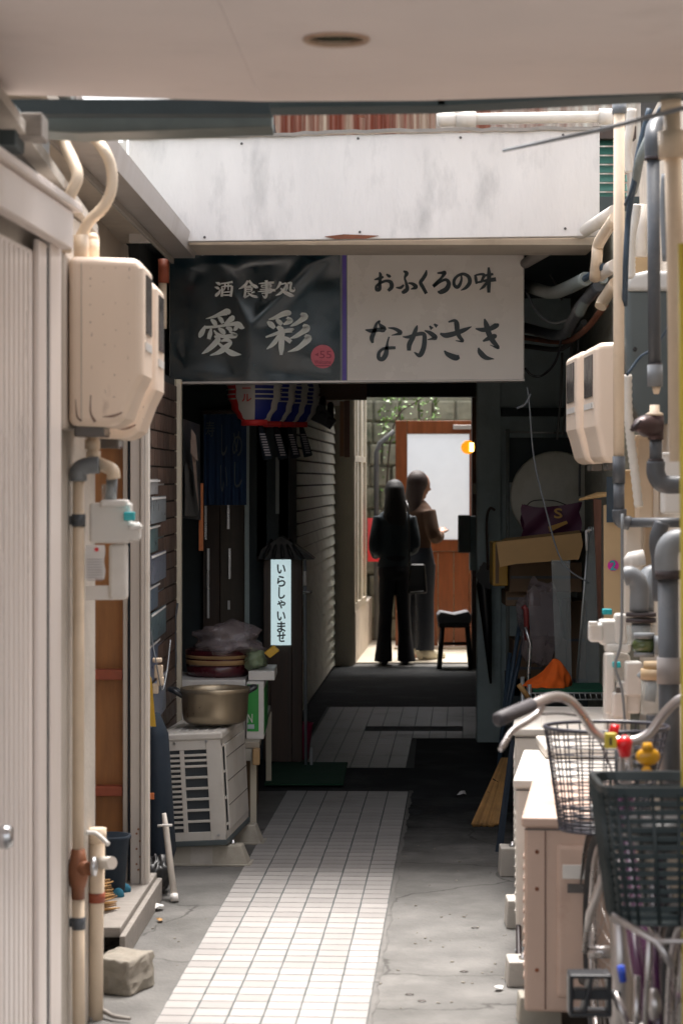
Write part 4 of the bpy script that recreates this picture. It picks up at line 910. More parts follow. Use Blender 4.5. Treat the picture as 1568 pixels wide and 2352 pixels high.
slab('door_threshold', M['cream'], (P(905,0,21.2).x,21.1,0), (P(1105,0,21.2).x,21.35,0.03), wd)
gb = thing('globe_lamp', 'glowing amber globe lamp on the right edge of the far wooden door', 'lamp', P(1076,1027,18.8))
q = MB(); q.ball(P(1074,1027,18.8), 0.058, 10); q.build('globe', M['amber'], gb)
q = MB(); q.pbox(1078,1017,1087,1037,18.735,0.01); q.build('lamp_core', M['bulb'], gb)
q = MB(); q.tube([P(1088,1020,18.8),P(1100,1008,18.85)], 0.01, 8); q.build('bracket', M['black'], gb)
rp_ = thing('red_poster', 'bright red poster on the window wall behind the person in dark clothes', 'poster', P(862,1290,20.6))
q = MB(); q.hexa([(P(844,1290,20.6)),(P(882,1290,20.9)),(P(882,1190,20.9)),(P(844,1190,20.6)),(P(844,1290,20.6)+Vector((0,.006,0))),(P(882,1290,20.9)+Vector((0,.006,0))),(P(882,1190,20.9)+Vector((0,.006,0))),(P(844,1190,20.6)+Vector((0,.006,0)))]); q.build('poster_sheet', M['redposter'], rp_)
eb = thing('electric_box', 'grey green electric box on the right edge of the far opening', 'electric box', P(1080,1310,18.6))
q = MB(); q.pbox(1052,1183,1080,1270,18.6,0.1); q.build('housing', M['tealm'] if 'tealm' in M else M['teallt'], eb, bevel=0.01)
q = MB(); q.pbox(1078,1186,1102,1310,18.7,0.1); q.pbox(1088,1225,1095,1250,18.69,0.01); q.build('cable_box', M['teal'], eb, bevel=0.006)
jm = thing('far_jamb', 'brown timber jamb with notice squares at the right of the far opening', 'jamb', (P(1098,0,19.2).x, 19.2, 0))
q = MB(); q.box((P(1082,0,19.2).x,19.15,0),(P(1110,0,19.2).x,19.25,2.3)); q.build('post_body', M['brownwood'], jm)
q = MB(); q.pbox(1086,1110,1098,1135,19.14,0.005); q.build('notice', M['teallt'], jm)
# stool
sl = thing('wooden_stool', 'dark wooden stool with a grey cushion in front of the far door', 'stool', P(1043,1535,19.1))
q = MB(); q.pprism([(1004,1413),(1012,1405),(1043,1411),(1075,1404),(1083,1413),(1080,1432),(1006,1432)], 19.0, 0.3); q.build('cushion', mat('grey_cushion',(0.14,0.14,0.15),0.6), sl, bevel=0.01)
for dy in (0.0, 0.26):
    for (xa, xb) in ((1016,1008),(1072,1080)):
        q = MB(); q.tube([P(xa,1433,19.02+dy), Vector((P(xb,1500,19.02+dy).x, 19.02+dy, 0.0))], 0.021, 4); q.build('leg', M['blackwood'], sl)
    q = MB(); q.tube([P(1012,1478,19.03+dy),P(1076,1478,19.03+dy)], 0.012, 4); q.build('stretcher', M['blackwood'], sl)
q = MB(); q.box((P(1008,0,19).x,19.0,P(0,1442,19).z),(P(1078,0,19).x,19.3,P(0,1432,19).z)); q.build('seat_rail', M['blackwood'], sl)
# ================================================================ LEFT ALCOVE CONTENT
# noren curtain
nr = thing('noren_curtain', 'dark navy noren curtain with faint white characters under the lanterns', 'curtain', P(517,1160,11.8))
vs = []; nn = 48
for i in range(nn+1):
    for j in range(9):
        p = P(468+(566-468)*i/nn, 948+(1160-948)*j/8, 11.8); p.y += 0.012*math.sin(i*0.7)*(0.4+j/10); vs.append(p)
q = MB(); q.add(vs, [(i*9+j,(i+1)*9+j,(i+1)*9+j+1,i*9+j+1) for i in range(nn) for j in range(8)], True); q.build('cloth', M['navy'], nr)
q = MB(); q.tube([P(462,948,11.8),P(572,948,11.8)], 0.008, 8); q.build('curtain_rod', M['brownwood'], nr)
faint = mat('faded_lettering', (0.07,0.085,0.09), 0.8)
text('寿', 'lettering', faint, (472,967,493,1003), 11.775, nr)
text('し\nい', 'lettering', faint, (506,975,522,1130), 11.775, nr)
text('め\nし', 'lettering', faint, (534,990,556,1120), 11.775, nr)
# sliding doors behind, facing us
ad = thing('sliding_entrance', 'dark brown sliding entrance doors with steel pull strips below the navy noren', 'door', P(520,1800,12.8))
for x0, x1, m in ((466,505,'brownwood'),(506,560,'olivewood')):
    q = MB(); q.pbox(x0,940,x1,1560,12.8,0.04); q.build('door_panel', M['brownwood'] if m == 'brownwood' else mat('olive_brown_wood',(0.085,0.065,0.045),0.5,var=0.2,stretch=(4,4,.4),scale=8), ad, bevel=0.003)
for x,y0,y1 in ((470,1162,1240),(476,1260,1420),(522,1160,1215),(525,1260,1330),(523,1380,1400)):
    q = MB(); q.pbox(x,y0,x+5,y1,12.76,0.02); q.build('pull_strip', M['chrome'], ad)
for x in (590,640):
    q = MB(); q.pbox(x,960,x+22,1290,12.9,0.03); q.build('door_stile', M['brownwood'], ad)
q = MB(); q.pbox(562,950,572,1600,12.6,0.05); q.build('grey_stile', M['teal'], ad)
q = MB(); q.pbox(633,1050,641,1180,12.7,0.01); q.build('steel_strip', M['teallt'], ad)
# menu board and orange strip
mb_ = thing('menu_board', 'clear framed menu board with a food picture on the left wall past the entrance post', 'menu board', P(440,1192,10.9))
q = MB(); q.hexa([P(421,1190,10.6),P(461,1195,11.1),P(459,975,11.1),P(421,962,10.6),P(421,1190,10.6)+Vector((0,.02,0)),P(461,1195,11.1)+Vector((0,.02,0)),P(459,975,11.1)+Vector((0,.02,0)),P(421,962,10.6)+Vector((0,.02,0))]); q.build('board', M['pipeg'], mb_)
q = MB(); q.add([P(425,1185,10.57),P(455,1188,11.0),P(455,1100,11.0),P(425,1060,10.57)], [(0,1,2,3)]); q.build('printed_photo', M['dkconc'], mb_)
q = MB(); q.add([P(437,1010,10.56),P(447,1012,10.7),P(458,1180,10.9),P(449,1120,10.7)], [(0,1,2,3)]); q.add([P(440,985,10.55),P(450,1000,10.65),P(455,1060,10.7),P(438,1040,10.55)], [(0,1,2,3)]); q.build('print', mat('picture_highlights',(0.55,0.42,0.36),0.5), mb_)
q = MB(); q.pbox(457,1110,467,1265,11.15,0.02); q.build('orange_strip', mat('orange_paint',(0.55,0.16,0.04),0.5), label='narrow orange vertical board right of the menu board', cat='board')
# posters on the brown tiles
pl = thing('poster_column', 'overlapping clear sheet posters taped down the brown tile wall beside the aluminium post', 'poster', P(355,1660,9.3))
cols = [(0.3,0.3,0.3),(0.22,0.25,0.27),(0.10,0.16,0.17),(0.14,0.15,0.2),(0.09,0.12,0.17),(0.08,0.12,0.14),(0.10,0.13,0.2),(0.12,0.15,0.22)]
ys = [1100,1140,1205,1270,1340,1400,1470,1560,1655]
for i in range(8):
    Ya = 8.95; Yb = 9.7; zt = H+(1100-ys[i])*9.3/F; zb = H+(1100-ys[i+1]+5)*9.3/F
    xa = -0.772+0.02*(Ya-8.5)+0.008*(i % 2); q = MB(); q.box((xa,Ya,zb),(xa+0.004,Yb,zt)); q.build('poster_sheet', mat('poster_print',cols[i],0.35,var=0.4,scale=18), pl)
    q = MB(); q.box((xa+0.0045,Ya+.02,zt-0.012),(xa+0.006,Yb-.02,zt-0.004)); q.build('tape', M['paper'], pl)
# connectors and cable
cn = thing('cable_connectors', 'cluster of beige cable connectors hanging against the brown tile wall', 'connector', P(362,1600,8.9))
for (x,y,w_,h_) in ((350,1512,22,10),(354,1528,20,30),(360,1555,16,20),(350,1570,14,24)):
    q = MB(); q.pbox(x,y,x+w_,y+h_,8.9,0.03); q.build('connector_body', M['pipe'], cn, bevel=0.005)
q = MB(); q.curve([P(347,1450,8.9),P(351,1480,8.9),P(358,1515,8.88),P(366,1560,8.88),P(374,1585,8.9),P(384,1540,9.0),P(392,1470,9.1)], 0.0028, 6); q.build('cable', M['pipegl'], cn)
# dark blue bag, yellow item
q = MB(); q.loft([(-0.735,9.05,0.03,0.05,0.11),(-0.73,9.05,0.12,0.07,0.12),(-0.735,9.05,0.35,0.06,0.12),(-0.74,9.05,0.58,0.05,0.1),(-0.745,9.05,0.66,0.02,0.06)]); q.build('dark_blue_bag', M['darkblue'], label='tall dark blue fabric bag slumped behind the aluminium post', cat='bag')
q = MB(); q.hexa([P(341,1668,8.75),P(358,1669,8.75),P(348,1560,8.75),P(341,1545,8.75)]+[p+Vector((0,.01,0)) for p in (P(341,1668,8.75),P(358,1669,8.75),P(348,1560,8.75),P(341,1545,8.75))]); q.build('yellow_sheet', M['yellow'], label='narrow yellow plastic sheet poking out beside the aluminium post', cat='sheet')
q = MB(); q.pbox(340,1822,354,1836,8.74,0.01); q.build('orange_tag', mat('orange_tag',(0.6,0.17,0.05),0.5), label='small orange tag on the dark blue bag', cat='tag')

# white cane
ca = thing('white_cane', 'white plastic stick with a short crossbar leaning on the left air conditioner', 'stick', P(400,2072,8.55))
q = MB(); q.tube([P(377,1868,8.7),P(381,1900,8.7),P(401,2062,8.56)], [0.008,0.012,0.013], 10); q.build('shaft', M['pipew'], ca)
q = MB(); q.tube([P(362,1897,8.68),P(396,1895,8.68)], 0.005, 8); q.build('crossbar', M['plasw'], ca)
q = MB(); q.tube([P(400,2054,8.565),P(402,2072,8.55)], 0.0155, 10); q.build('end_cap', M['plasw'], ca)

# left air conditioner (end casing toward us)
AX = 9.35; ac = thing('air_conditioner', 'cream air conditioner outdoor unit with slotted end on the left, gold pot on top', 'air conditioner', (-0.60, AX, 0.0), None, R(-6))
ac.rotation_euler = (R(0), R(-3.2), R(-6))
W, D, z0, z1 = 0.262, 0.64, 0.105, 0.55
q = MB(); q.box((-W/2+.004,0.01,z0+.01),(W/2-.004,D-.01,z1-.02)); q.build('coil', M['coil'], ac, local=True)
q = MB()      # slotted end plate
xa, xb = -W/2, W/2
def bar(x0,x1,za,zb): q.box((x0,0,za),(x1,0.012,zb))
bar(xa,xa+0.028,z0,z1-.03); bar(xb-0.062,xb,z0,z1-.03); bar(xa+0.028,xb-0.062,z0,z0+0.035); bar(xa+0.028,xb-0.062,z1-0.07,z1-.03)
bar(xa+0.088,xa+0.106,z0+.035,z1-.07)
for i in range(1,16): zz = z0+0.035+i*(z1-.105-z0)/16; bar(xa+0.028,xa+0.088,zz-0.005,zz+0.005)
hs_ = [0.90,0.82,0.74,0.60,0.46,0.33,0.20,0.08]
for i in range(0,9):
    zz = z1-0.07-(z1-.105-z0)*([0.065,0.13,0.20,0.335,0.47,0.60,0.735,0.87,2][i]) if i < 8 else None
    if zz: bar(xa+0.106,xb-0.062,zz-0.005,zz+0.005)
q.build('slotted_end_plate', M['acbeige'], ac, local=True, bevel=0.002)
q = MB(); q.box((xb-.001,0.0,z0),(xb+.002,0.03,z1-.03)); q.box((xb-.001,D-.03,z0),(xb+.002,D,z1-.03)); q.box((xb-.001,0.0,z1-.06),(xb+.002,D,z1-.03)); q.box((xb-.001,0,z0),(xb+.002,D,z0+.03)); q.build('side_frame', M['acbeige'], ac, local=True, bevel=0.002)
q = MB(); q.box((xb+.001,0.07,z0+.03),(xb+.008,D-.03,z1-.06)); q.build('front_panel', M['acbeige'], ac, local=True, bevel=0.006)
for i in range(4):
    q = MB(); zz = z0+.06+i*(z1-z0-.12)/3; q.box((xb+.001,0.028,zz-.004),(xb+.006,0.07,zz+.004)); q.build('rib', M['acbeige'], ac, local=True)
for i in range(3):
    q = MB(); zz = z0+.13+i*0.1; q.box((xb+.0083,0.08,zz),(xb+.0095,D-.04,zz+.0025)); q.build('panel_groove', M['slot'], ac, local=True)
q = MB(); q.box((xa-.006,-.006,z1-.03),(xb+.010,D+.004,z1)); q.build('top_lid', M['acbeige'], ac, local=True, bevel=0.008, seg=3)
for i in range(6):
    q = MB(); x = xa+.02+i*0.042; q.box((x,0.02,z1-.001),(x+.010,D-.03,z1+.003)); q.build('lid_rib', M['acbeige'], ac, local=True, bevel=0.002)
q = MB(); q.box((xa-.002,-.004,z0-.022),(xb+.006,D+.002,z0)); q.build('base_pan', M['tank'], ac, local=True, bevel=0.003)
for (x,z) in ((xa+.045,z0+.014),(xb-.03,z0+.02),(xa+.07,z1-.04),(xb-.06,z1-.037)):
    q = MB(); q.lathe((x,-.002,z),[(0.006,0),(0.005,-.004)],8,'Y'); q.build('screw', M['chrome'], ac, local=True)
def foot(Y, px, label, w_=0.36):
    t = thing('plastic_foot_block', label, 'foot block', (P(px,0,Y).x, Y, 0), 'foot blocks under the left air conditioner'); x = t.location.x
    t.rotation_euler = (0,0,R(-4))
    q = MB(); q.hexa([(-w_/2,-.06,0),(w_/2,-.06,0),(w_/2-.03,-.04,0.082),(-w_/2+.03,-.04,0.082),(-w_/2,.06,0),(w_/2,.06,0),(w_/2-.03,.04,0.082),(-w_/2+.03,.04,0.082)]); q.build('block_body', M['block'], t, local=True, bevel=0.004)
    q = MB(); q.box((-w_/2-.01,-.07,0),(w_/2+.01,.07,0.008)); q.build('flange', M['block'], t, local=True, bevel=0.002)
    q = MB(); q.hexa([(-.06,-.062,0.008),(.03,-.062,0.008),(.03,-.045,0.075),(-.06,-.045,0.075),(-.06,-.05,0.008),(.03,-.05,0.008),(.03,-.035,0.075),(-.06,-.035,0.075)]); q.build('recess', M['concblock'], t, local=True)
    q = MB(); q.lathe((w_/2-.07,0,.08),[(0.012,0),(0.012,.012),(0.006,.013),(0.006,.02)],8); q.build('bolt', M['chrome'], t, local=True)
foot(9.42, 475, 'nearer cream plastic foot block under the left air conditioner')
foot(9.98, 500, 'farther cream plastic foot block under the left air conditioner, end at the tile path', 0.40)
# pot
pt = thing('cooking_pot', 'large dull gold cooking pot with black handles on top of the left air conditioner', 'pot', P(492,1655,9.6))
c = P(494,1650,9.58); c.z = 0.57
q = MB(); q.lathe(c, [(0.118,0),(0.132,0.012),(0.138,0.04),(0.142,0.125),(0.147,0.128),(0.147,0.147),(0.141,0.148),(0.136,0.12),(0.125,0.02),(0.01,0.015)], 40); q.build('pot_body', M['gold'], pt)
q = MB(); q.curve([c+Vector((-0.135,-.03,0.115)),c+Vector((-0.17,-.035,0.135)),c+Vector((-0.19,0,0.14)),c+Vector((-0.17,0.035,0.135)),c+Vector((-0.135,.03,0.115))], 0.012, 8); q.build('handle', M['black'], pt)
q = MB(); q.curve([c+Vector((0.13,.05,0.12)),c+Vector((0.165,.07,0.14)),c+Vector((0.16,.12,0.14)),c+Vector((0.12,.13,0.13))], 0.011, 8); q.build('handle', M['black'], pt)
# table behind with boxes
tb = thing('small_table', 'small cream table behind the left air conditioner carrying boxes', 'table', (-0.42, 11.2, 0))
tz = 0.41
q = MB(); q.box((-0.78,10.25,tz-0.03),(-0.37,11.9,tz)); q.build('tabletop', mat('table_beige',(0.34,0.30,0.24),0.5), tb, bevel=0.004)
q = MB(); q.box((-0.78,10.24,tz-0.085),(-0.405,10.262,tz-0.032)); q.build('apron', M['block'], tb)
q = MB(); q.box((-0.40,10.20,tz-0.10),(-0.368,10.26,tz-0.028)); q.build('corner_cap', M['tan'], tb, bevel=0.004)
for (x,Y) in ((-0.40,10.3),(-0.38,11.85),(-0.75,10.3),(-0.75,11.85)):
    q = MB(); q.box((x-.014,Y-.014,0),(x+.014,Y+.014,tz-.03)); q.build('leg', M['post'], tb)
q = MB(); q.box((-0.60,10.9,0),(-0.41,11.2,0.24)); q.build('cardboard_box', M['cardk'], bevel=0.004, label='brown cardboard box on the ground under the small cream table', cat='box')
q = MB(); q.pbox(582,1700,600,1740,10.85,0.1); q.build('dark_pouch', M['darkblue'], label='dark pouch hanging under the small cream table', cat='pouch')
gx_ = thing('printed_box', 'white box printed bright green standing on the small table beside the gold pot', 'box', P(590,1685,10.4))
q = MB(); q.box((P(566,0,10.35).x,10.35,tz),(P(606,0,10.35).x,10.9,0.67)); q.build('carton', M['plasw'], gx_, bevel=0.004)
q = MB(); q.pbox(568,1572,594,1680,10.347,0.002); q.pbox(568,1572,571,1676,10.345,0.002); xr = P(606,0,10.35).x; q.box((xr,10.37,tz+.02),(xr+.0015,10.88,0.64)); q.build('print', M['green'], gx_)
text('N', 'lettering', M['plasw'], (569,1640,580,1660), 10.343, gx_); 
q = MB(); q.pbox(569,1664,584,1674,10.344,0.001); q.build('print', M['teal'], gx_)
q = MB(); q.box((-0.77,10.42,tz),(-0.44,10.85,0.675)); q.build('white_carton', M['plasw'], bevel=0.006, label='plain white carton behind the gold pot, under the dark red tub', cat='box')
sb = thing('sushi_tub', 'dark red lacquered tub with two tan bands on the white carton', 'tub', P(501,1560,10.6))
c = Vector((P(501,0,10.6).x, 10.65, 0.677))
q = MB(); q.lathe(c, [(0.135,0),(0.148,0.01),(0.152,0.055)], 40); q.build('tub_body', M['maroon'], sb)
q = MB(); q.lathe(c, [(0.1535,0.056),(0.1545,0.078)], 40); q.build('band', M['tan'], sb); q = MB(); q.lathe(c, [(0.155,0.085),(0.156,0.100)], 40); q.build('band', M['tan'], sb)
q = MB(); q.lathe(c, [(0.1525,0.05),(0.153,0.085),(0.155,0.10),(0.157,0.118),(0.15,0.125),(0.142,0.118),(0.14,0.02),(0.01,0.015)], 40); q.build('rim', M['maroon'], sb)
def bagmesh(c, rx, ry, rz, seed, amp=0.22):
    random.seed(seed); q = MB(); q.ball(c, 1.0, 16, (rx,ry,rz)); from mathutils import noise
    for i,v in enumerate(q.v):
        d = v-Vector(c); n_ = noise.noise(Vector((d.x/rx*1.6+seed, d.y/ry*1.6, d.z/rz*1.8)))+0.5*noise.noise(Vector((d.x/rx*4, d.y/ry*4+seed, d.z/rz*4)))
        q.v[i] = Vector(c)+d*(1+amp*n_*1.6)
    return q
q = bagmesh(Vector((P(520,0,10.65).x,10.6,0.845)), 0.17, 0.13, 0.075, 3, 0.35); q.build('plastic_bag', M['bag'], label='crumpled translucent plastic bag heaped on the dark red tub', cat='bag')
q = bagmesh(Vector((P(588,0,10.6).x,10.55,0.76)), 0.05, 0.08, 0.05, 9, 0.3); q.build('small_bag', mat('greenish_bag',(0.25,0.32,0.2),0.3,alpha=0.8), label='small greenish plastic pack on top of the green printed box', cat='bag')
q = MB(); q.hexa([P(606,1500,10.45),P(620,1512,10.45),P(642,1495,10.45),P(628,1482,10.45)]+[p+Vector((0,.05,0)) for p in (P(606,1500,10.45),P(620,1512,10.45),P(642,1495,10.45),P(628,1482,10.45))]); q.build('yellow_pack', M['yellow'], bevel=0.004, label='small bright yellow packet leaning on top of the green printed box', cat='packet')
q = MB(); q.box((P(572,0,10.5).x,10.42,0.672),(P(632,0,10.5).x,10.8,0.715)); q.build('white_tray', M['plasw'], bevel=0.004, label='flat white tray lying on the green printed box', cat='tray')
q = bagmesh(Vector((P(362,0,8.75).x,8.75,0.075)), 0.05, 0.07, 0.075, 41, 0.3); q.build('black_bag', M['leather'], label='small crumpled black bag on the ground behind the white cane', cat='bag')
# lanterns
def lantern(px, py, Y, label, r=0.135, fringe=True):
    c = P(px, py, Y); t = thing('paper_lantern', label, 'lantern', (c.x,Y,c.z-0.2), 'beer lanterns hanging under the shop sign')
    hgt = 0.2; panels = ['lw','lb','lw','lr','lw','lb','lw','lr']; ns = 14
    for k in range(8):
        a0 = -math.pi/2-0.72+k*math.pi/4; nseg = 6; vs = []
        for j in range(ns+1):
            ph = -math.pi/2*0.80+math.pi*0.80*j/ns; rr = r*math.cos(ph)**0.75+0.004*(1 if j % 2 else -1); zz = hgt*math.sin(ph)
            for i in range(nseg+1):
                a = a0+(math.pi/4)*i/nseg; vs.append((c.x+rr*math.cos(a), c.y+rr*math.sin(a), c.z+zz))
        q = MB(); q.add(vs, [(j*(nseg+1)+i, j*(nseg+1)+i+1, (j+1)*(nseg+1)+i+1, (j+1)*(nseg+1)+i) for j in range(ns) for i in range(nseg)], True)
        q.build('paper_panel', M[panels[k]], t)
        if panels[k] != 'lw':
            q = MB()
            for j in range(5):
                ph = -0.42+j*0.12; rr = r*math.cos(ph)**0.75+0.006; zz = hgt*math.sin(ph); vs = []
                for i in range(nseg+1):
                    a = a0+(math.pi/4)*i/nseg; vs += [(c.x+rr*math.cos(a), c.y+rr*math.sin(a), c.z+zz-.003),(c.x+rr*math.cos(a), c.y+rr*math.sin(a), c.z+zz+.004)]
                q.add(vs, [(2*i,2*i+2,2*i+3,2*i+1) for i in range(nseg)])
            q.build('stripe', M['lw'], t)
    q = MB(); q.lathe(c, [(0.062,-hgt-0.012),(0.066,-hgt-0.012),(0.066,-hgt+0.022),(0.06,-hgt+0.022)], 24); q.build('bottom_ring', M['lr'], t)
    q = MB(); q.lathe(c, [(0.062,hgt-0.022),(0.062,hgt+0.012)], 24); q.build('top_ring', M['black'], t)
    q = MB(); q.tube([c+Vector((0,0,hgt)),c+Vector((0,0,hgt+0.25))], 0.003, 6); q.build('cord', M['rope'], t)
    if fringe:
        q = MB(); b = c+Vector((0.03,0,-hgt-0.01)); q.tube([b,b+Vector((0.015,-.01,-0.07)),b+Vector((0.04,-.02,-0.17))], [0.012,0.022,0.026], 8); q.build('tassel_cloth', M['darkblue'], t)
        q = MB()
        for i in range(9):
            z = -0.045-i*0.013; x = 0.012+i*0.0035; q.box((b.x+x-0.014,b.y-.042-(i*.0015),b.z+z-.004),(b.x+x+0.014,b.y-.038-(i*.0015),b.z+z+.003))
        q.build('print', M['greyprint'], t)
    return t
l1 = lantern(584, 880, 11.3, 'nearest red white and blue beer lantern under the left half of the sign', fringe=True)
text('ビ\nー\nル', 'lettering', M['lr'], (556,860,577,922), 11.148, l1, bold=0.03)
lantern(620, 888, 11.9, 'second beer lantern, overlapping right behind the nearest one')
lantern(651, 893, 12.5, 'third beer lantern from the left, mostly white and blue')
lantern(680, 897, 13.1, 'farthest beer lantern on the right, beside the black tiled eave')
# lit welcome sign
ls = thing('lit_welcome_sign', 'lit vertical white sign in a dark roofed wooden stand', 'sign', (P(645,0,12.7).x, 12.7, 0))
q = MB(); q.pbox(605,1286,621,1750,12.72,0.14); q.pbox(670,1286,694,1750,12.72,0.14); q.pbox(621,1484,670,1750,12.74,0.12); q.build('stand', M['brownwood'], ls, bevel=0.003)
vs = []
for i in range(11):
    a = -0.9+1.8*i/10; p0 = P(645,1284,12.7); vs += [(p0.x+0.072*math.sin(a)*0.0+ (i-5)/5*0.0565, 12.72-0.02*math.cos(a*1.2), P(0,1482,12.7).z),(p0.x+(i-5)/5*0.0565, 12.72-0.02*math.cos(a*1.2), P(0,1285,12.7).z)]
q = MB(); q.add(vs, [(2*i,2*i+2,2*i+3,2*i+1) for i in range(10)], True); q.build('lit_face', M['litw'], ls)
chs = 'いらしゃいませ'; cy = [1307,1335,1362,1388,1415,1440,1463]; hh = [10,12,13,9,10,12,11]
for ch, y, h_ in zip(chs, cy, hh): text(ch, 'lettering', M['inkk'], (637,y-h_,655,y+h_) if ch != 'し' else (640,y-h_,654,y+h_), 12.692, ls, thick=0.7)
q = MB(); q.pprism([(592,1285),(600,1262),(628,1243),(645,1232),(668,1245),(700,1268),(722,1285)], 12.6, 0.35); q.build('small_roof', M['blackwood'], ls)
for i in range(5):
    q = MB(); x = 606+i*22; q.tube([P(x,1284,12.58),P(645+(x-650)*0.45,1240,12.62)], 0.012, 6); q.build('roof_tile', M['blackwood'], ls)
po = thing('steel_pole', 'thin grey steel pole standing right of the lit welcome sign', 'pole', (P(701,0,12.5).x, 12.5, 0))
q = MB(); q.tube([(P(702,0,12.5).x,12.5,0.0),P(700,1286,12.5)], 0.0095, 10); q.build('pole', M['pipegl'], po)
q = MB(); q.tube([P(700,1345,12.49),P(700,1312,12.49)], 0.0115, 10); q.build('white_sleeve', M['plasw'], po)
q = MB(); q.tube([P(696,1361,12.48),P(716,1359,12.48)], 0.008, 8); q.build('clamp', M['chrome'], po)
q = MB(); q.box((P(696,0,12.5).x,12.44,0),(P(722,0,12.5).x,12.56,0.02)); q.box((P(712,0,12.5).x,12.49,0.02),(P(718,0,12.5).x,12.51,0.12)); q.build('pole_foot', M['pipegl'], po)
pb = thing('pink_bucket', 'dark pink plastic bucket in shadow behind the small table', 'bucket', (P(684,0,12.9).x, 12.9, 0))
q = MB(); q.lathe((P(684,0,12.9).x,12.9,0), [(0.06,0),(0.085,0.2),(0.09,0.21),(0.085,0.21),(0.06,0.02)], 20); q.build('bucket_wall', mat('pink_plastic',(0.35,0.02,0.09),0.4), pb)
q = MB(); q.lathe((P(645,0,13.0).x,12.95,0), [(0.02,0.06),(0.085,0.06),(0.10,0.15),(0.06,0.25),(0.02,0.27)], 20); q.lathe((P(645,0,13.0).x,12.95,0), [(0.05,0),(0.05,0.06)], 16); q.build('grey_pot', M['teal'], label='round grey pot in shadow left of the dark pink bucket', cat='pot')
# mat and rubber mat
q = MB(); q.hexa([(-0.40,11.72,0.012),(0.01,11.72,0.012),(0.01,11.72,0.022),(-0.40,11.72,0.022),(-0.38,12.62,0.012),(0.035,12.62,0.012),(0.035,12.62,0.022),(-0.38,12.62,0.022)]); q.build('doormat', M['mat'], bevel=0.003, label='dark green doormat between the two tile paths', cat='doormat')
# ================================================================ RIGHT: JUNK UNDER THE ROOF
sh = thing('metal_rack', 'dark metal rack frame leaning against the grey partition behind the junk', 'rack', P(1245,1900,12.6))
for x in (1165,1322): 
    q = MB(); q.tube([P(x,1900,12.6),P(x,985,12.6)], 0.011, 6); q.build('upright', M['teallt'], sh)
q = MB(); q.tube([P(1158,992,12.6),P(1332,996,12.6)], 0.006, 6); q.tube([P(1165,1110,12.6),P(1322,1112,12.6)], 0.006, 6); q.build('crossbar', M['wire'], sh)
q = MB(); q.pbox(1168,1005,1316,1110,12.7,0.02); q.build('back_sheet', M['dkwall'], sh)
rd = thing('round_table_top', 'large round pale table top standing on edge behind the maroon bag', 'table top', P(1270,1250,12.2))
q = MB(); c = P(1275,1140,12.2)
q.lathe(c, [(0.001,0),(0.235,0),(0.245,0.012),(0.235,0.024),(0.001,0.024)], 48, 'Y'); q.build('disc', mat('stained_pale_board',(0.46,0.45,0.38),0.55,var=0.12,dirt=0.6,dirtcol=(0.2,0.13,0.04),dscale=2.2), rd)
bg_ = thing('maroon_bag', 'maroon carrier bag with gold print lying on the cardboard tray', 'bag', P(1265,1230,11.7))
q = MB(); nu, nv = 14, 8; vs = []
for (yy, sg_) in ((0.0,-1),(0.12,1)):
    for j in range(nv+1):
        for i in range(nu+1):
            u, v = i/nu, j/nv; p = P(1199+(1332-1199)*u+4*math.sin(7*v+sg_), 1232-(1232-1158)*v*(1-0.10*math.sin(math.pi*u*1.3))+1.5*math.sin(9*u), 11.62); p.y += yy*(0.25+0.75*math.sin(math.pi*min(1,v*0.8+.2)))*math.sin(math.pi*(0.1+0.8*u))+0.008*math.sin(11*u+6*v*sg_); vs.append(p)
n_ = (nu+1)*(nv+1); fs = [(j*(nu+1)+i,j*(nu+1)+i+1,(j+1)*(nu+1)+i+1,(j+1)*(nu+1)+i) for j in range(nv) for i in range(nu)]
q.add(vs, fs+[tuple(a_+n_ for a_ in f)[::-1] for f in fs], True); q.build('bag_body', M['purplebag'], bg_)
q = MB(); q.curve([P(1205,1165,11.66),P(1225,1150,11.64),P(1270,1150,11.62),P(1300,1160,11.64)], 0.003, 6); q.build('handle', M['rope'], bg_)
gold = mat('gold_print', (0.40,0.22,0.04), 0.5)
text('S', 'lettering', gold, (1272,1168,1290,1190), 11.585, bg_, bold=0.05)
q = MB(); q.pprism([(1258,1210),(1300,1196),(1303,1202),(1262,1222)], 11.585, 0.002); q.build('print', gold, bg_)
tr = thing('cardboard_tray', 'long tan cardboard lid tilted across the junk pile on the right', 'cardboard', P(1238,1300,11.3))
q = MB(); q.pprism([(1139,1245),(1333,1224),(1338,1250),(1328,1285),(1185,1295),(1147,1303)], 11.3, 0.02); q.build('front_flap', M['card'], tr)
q = MB(); q.hexa([P(1139,1246,11.32),P(1333,1226,11.32),P(1330,1218,11.6),P(1160,1236,11.6)]+[p-Vector((0,0,.006)) for p in (P(1139,1246,11.32),P(1333,1226,11.32),P(1330,1218,11.6),P(1160,1236,11.6))]); q.build('tray_base', M['card'], tr)
yb = thing('yellow_case', 'ochre yellow case standing left of the cardboard boxes on the right', 'case', P(1148,1350,11.5))
q = MB(); q.pbox(1131,1245,1166,1346,11.5,0.25); q.build('case_body', mat('dull_ochre',(0.40,0.22,0.02),0.5), yb, bevel=0.006)
q = MB(); q.pbox(1137,1250,1145,1340,11.495,0.004); q.build('case_rib', M['cardk'], yb)
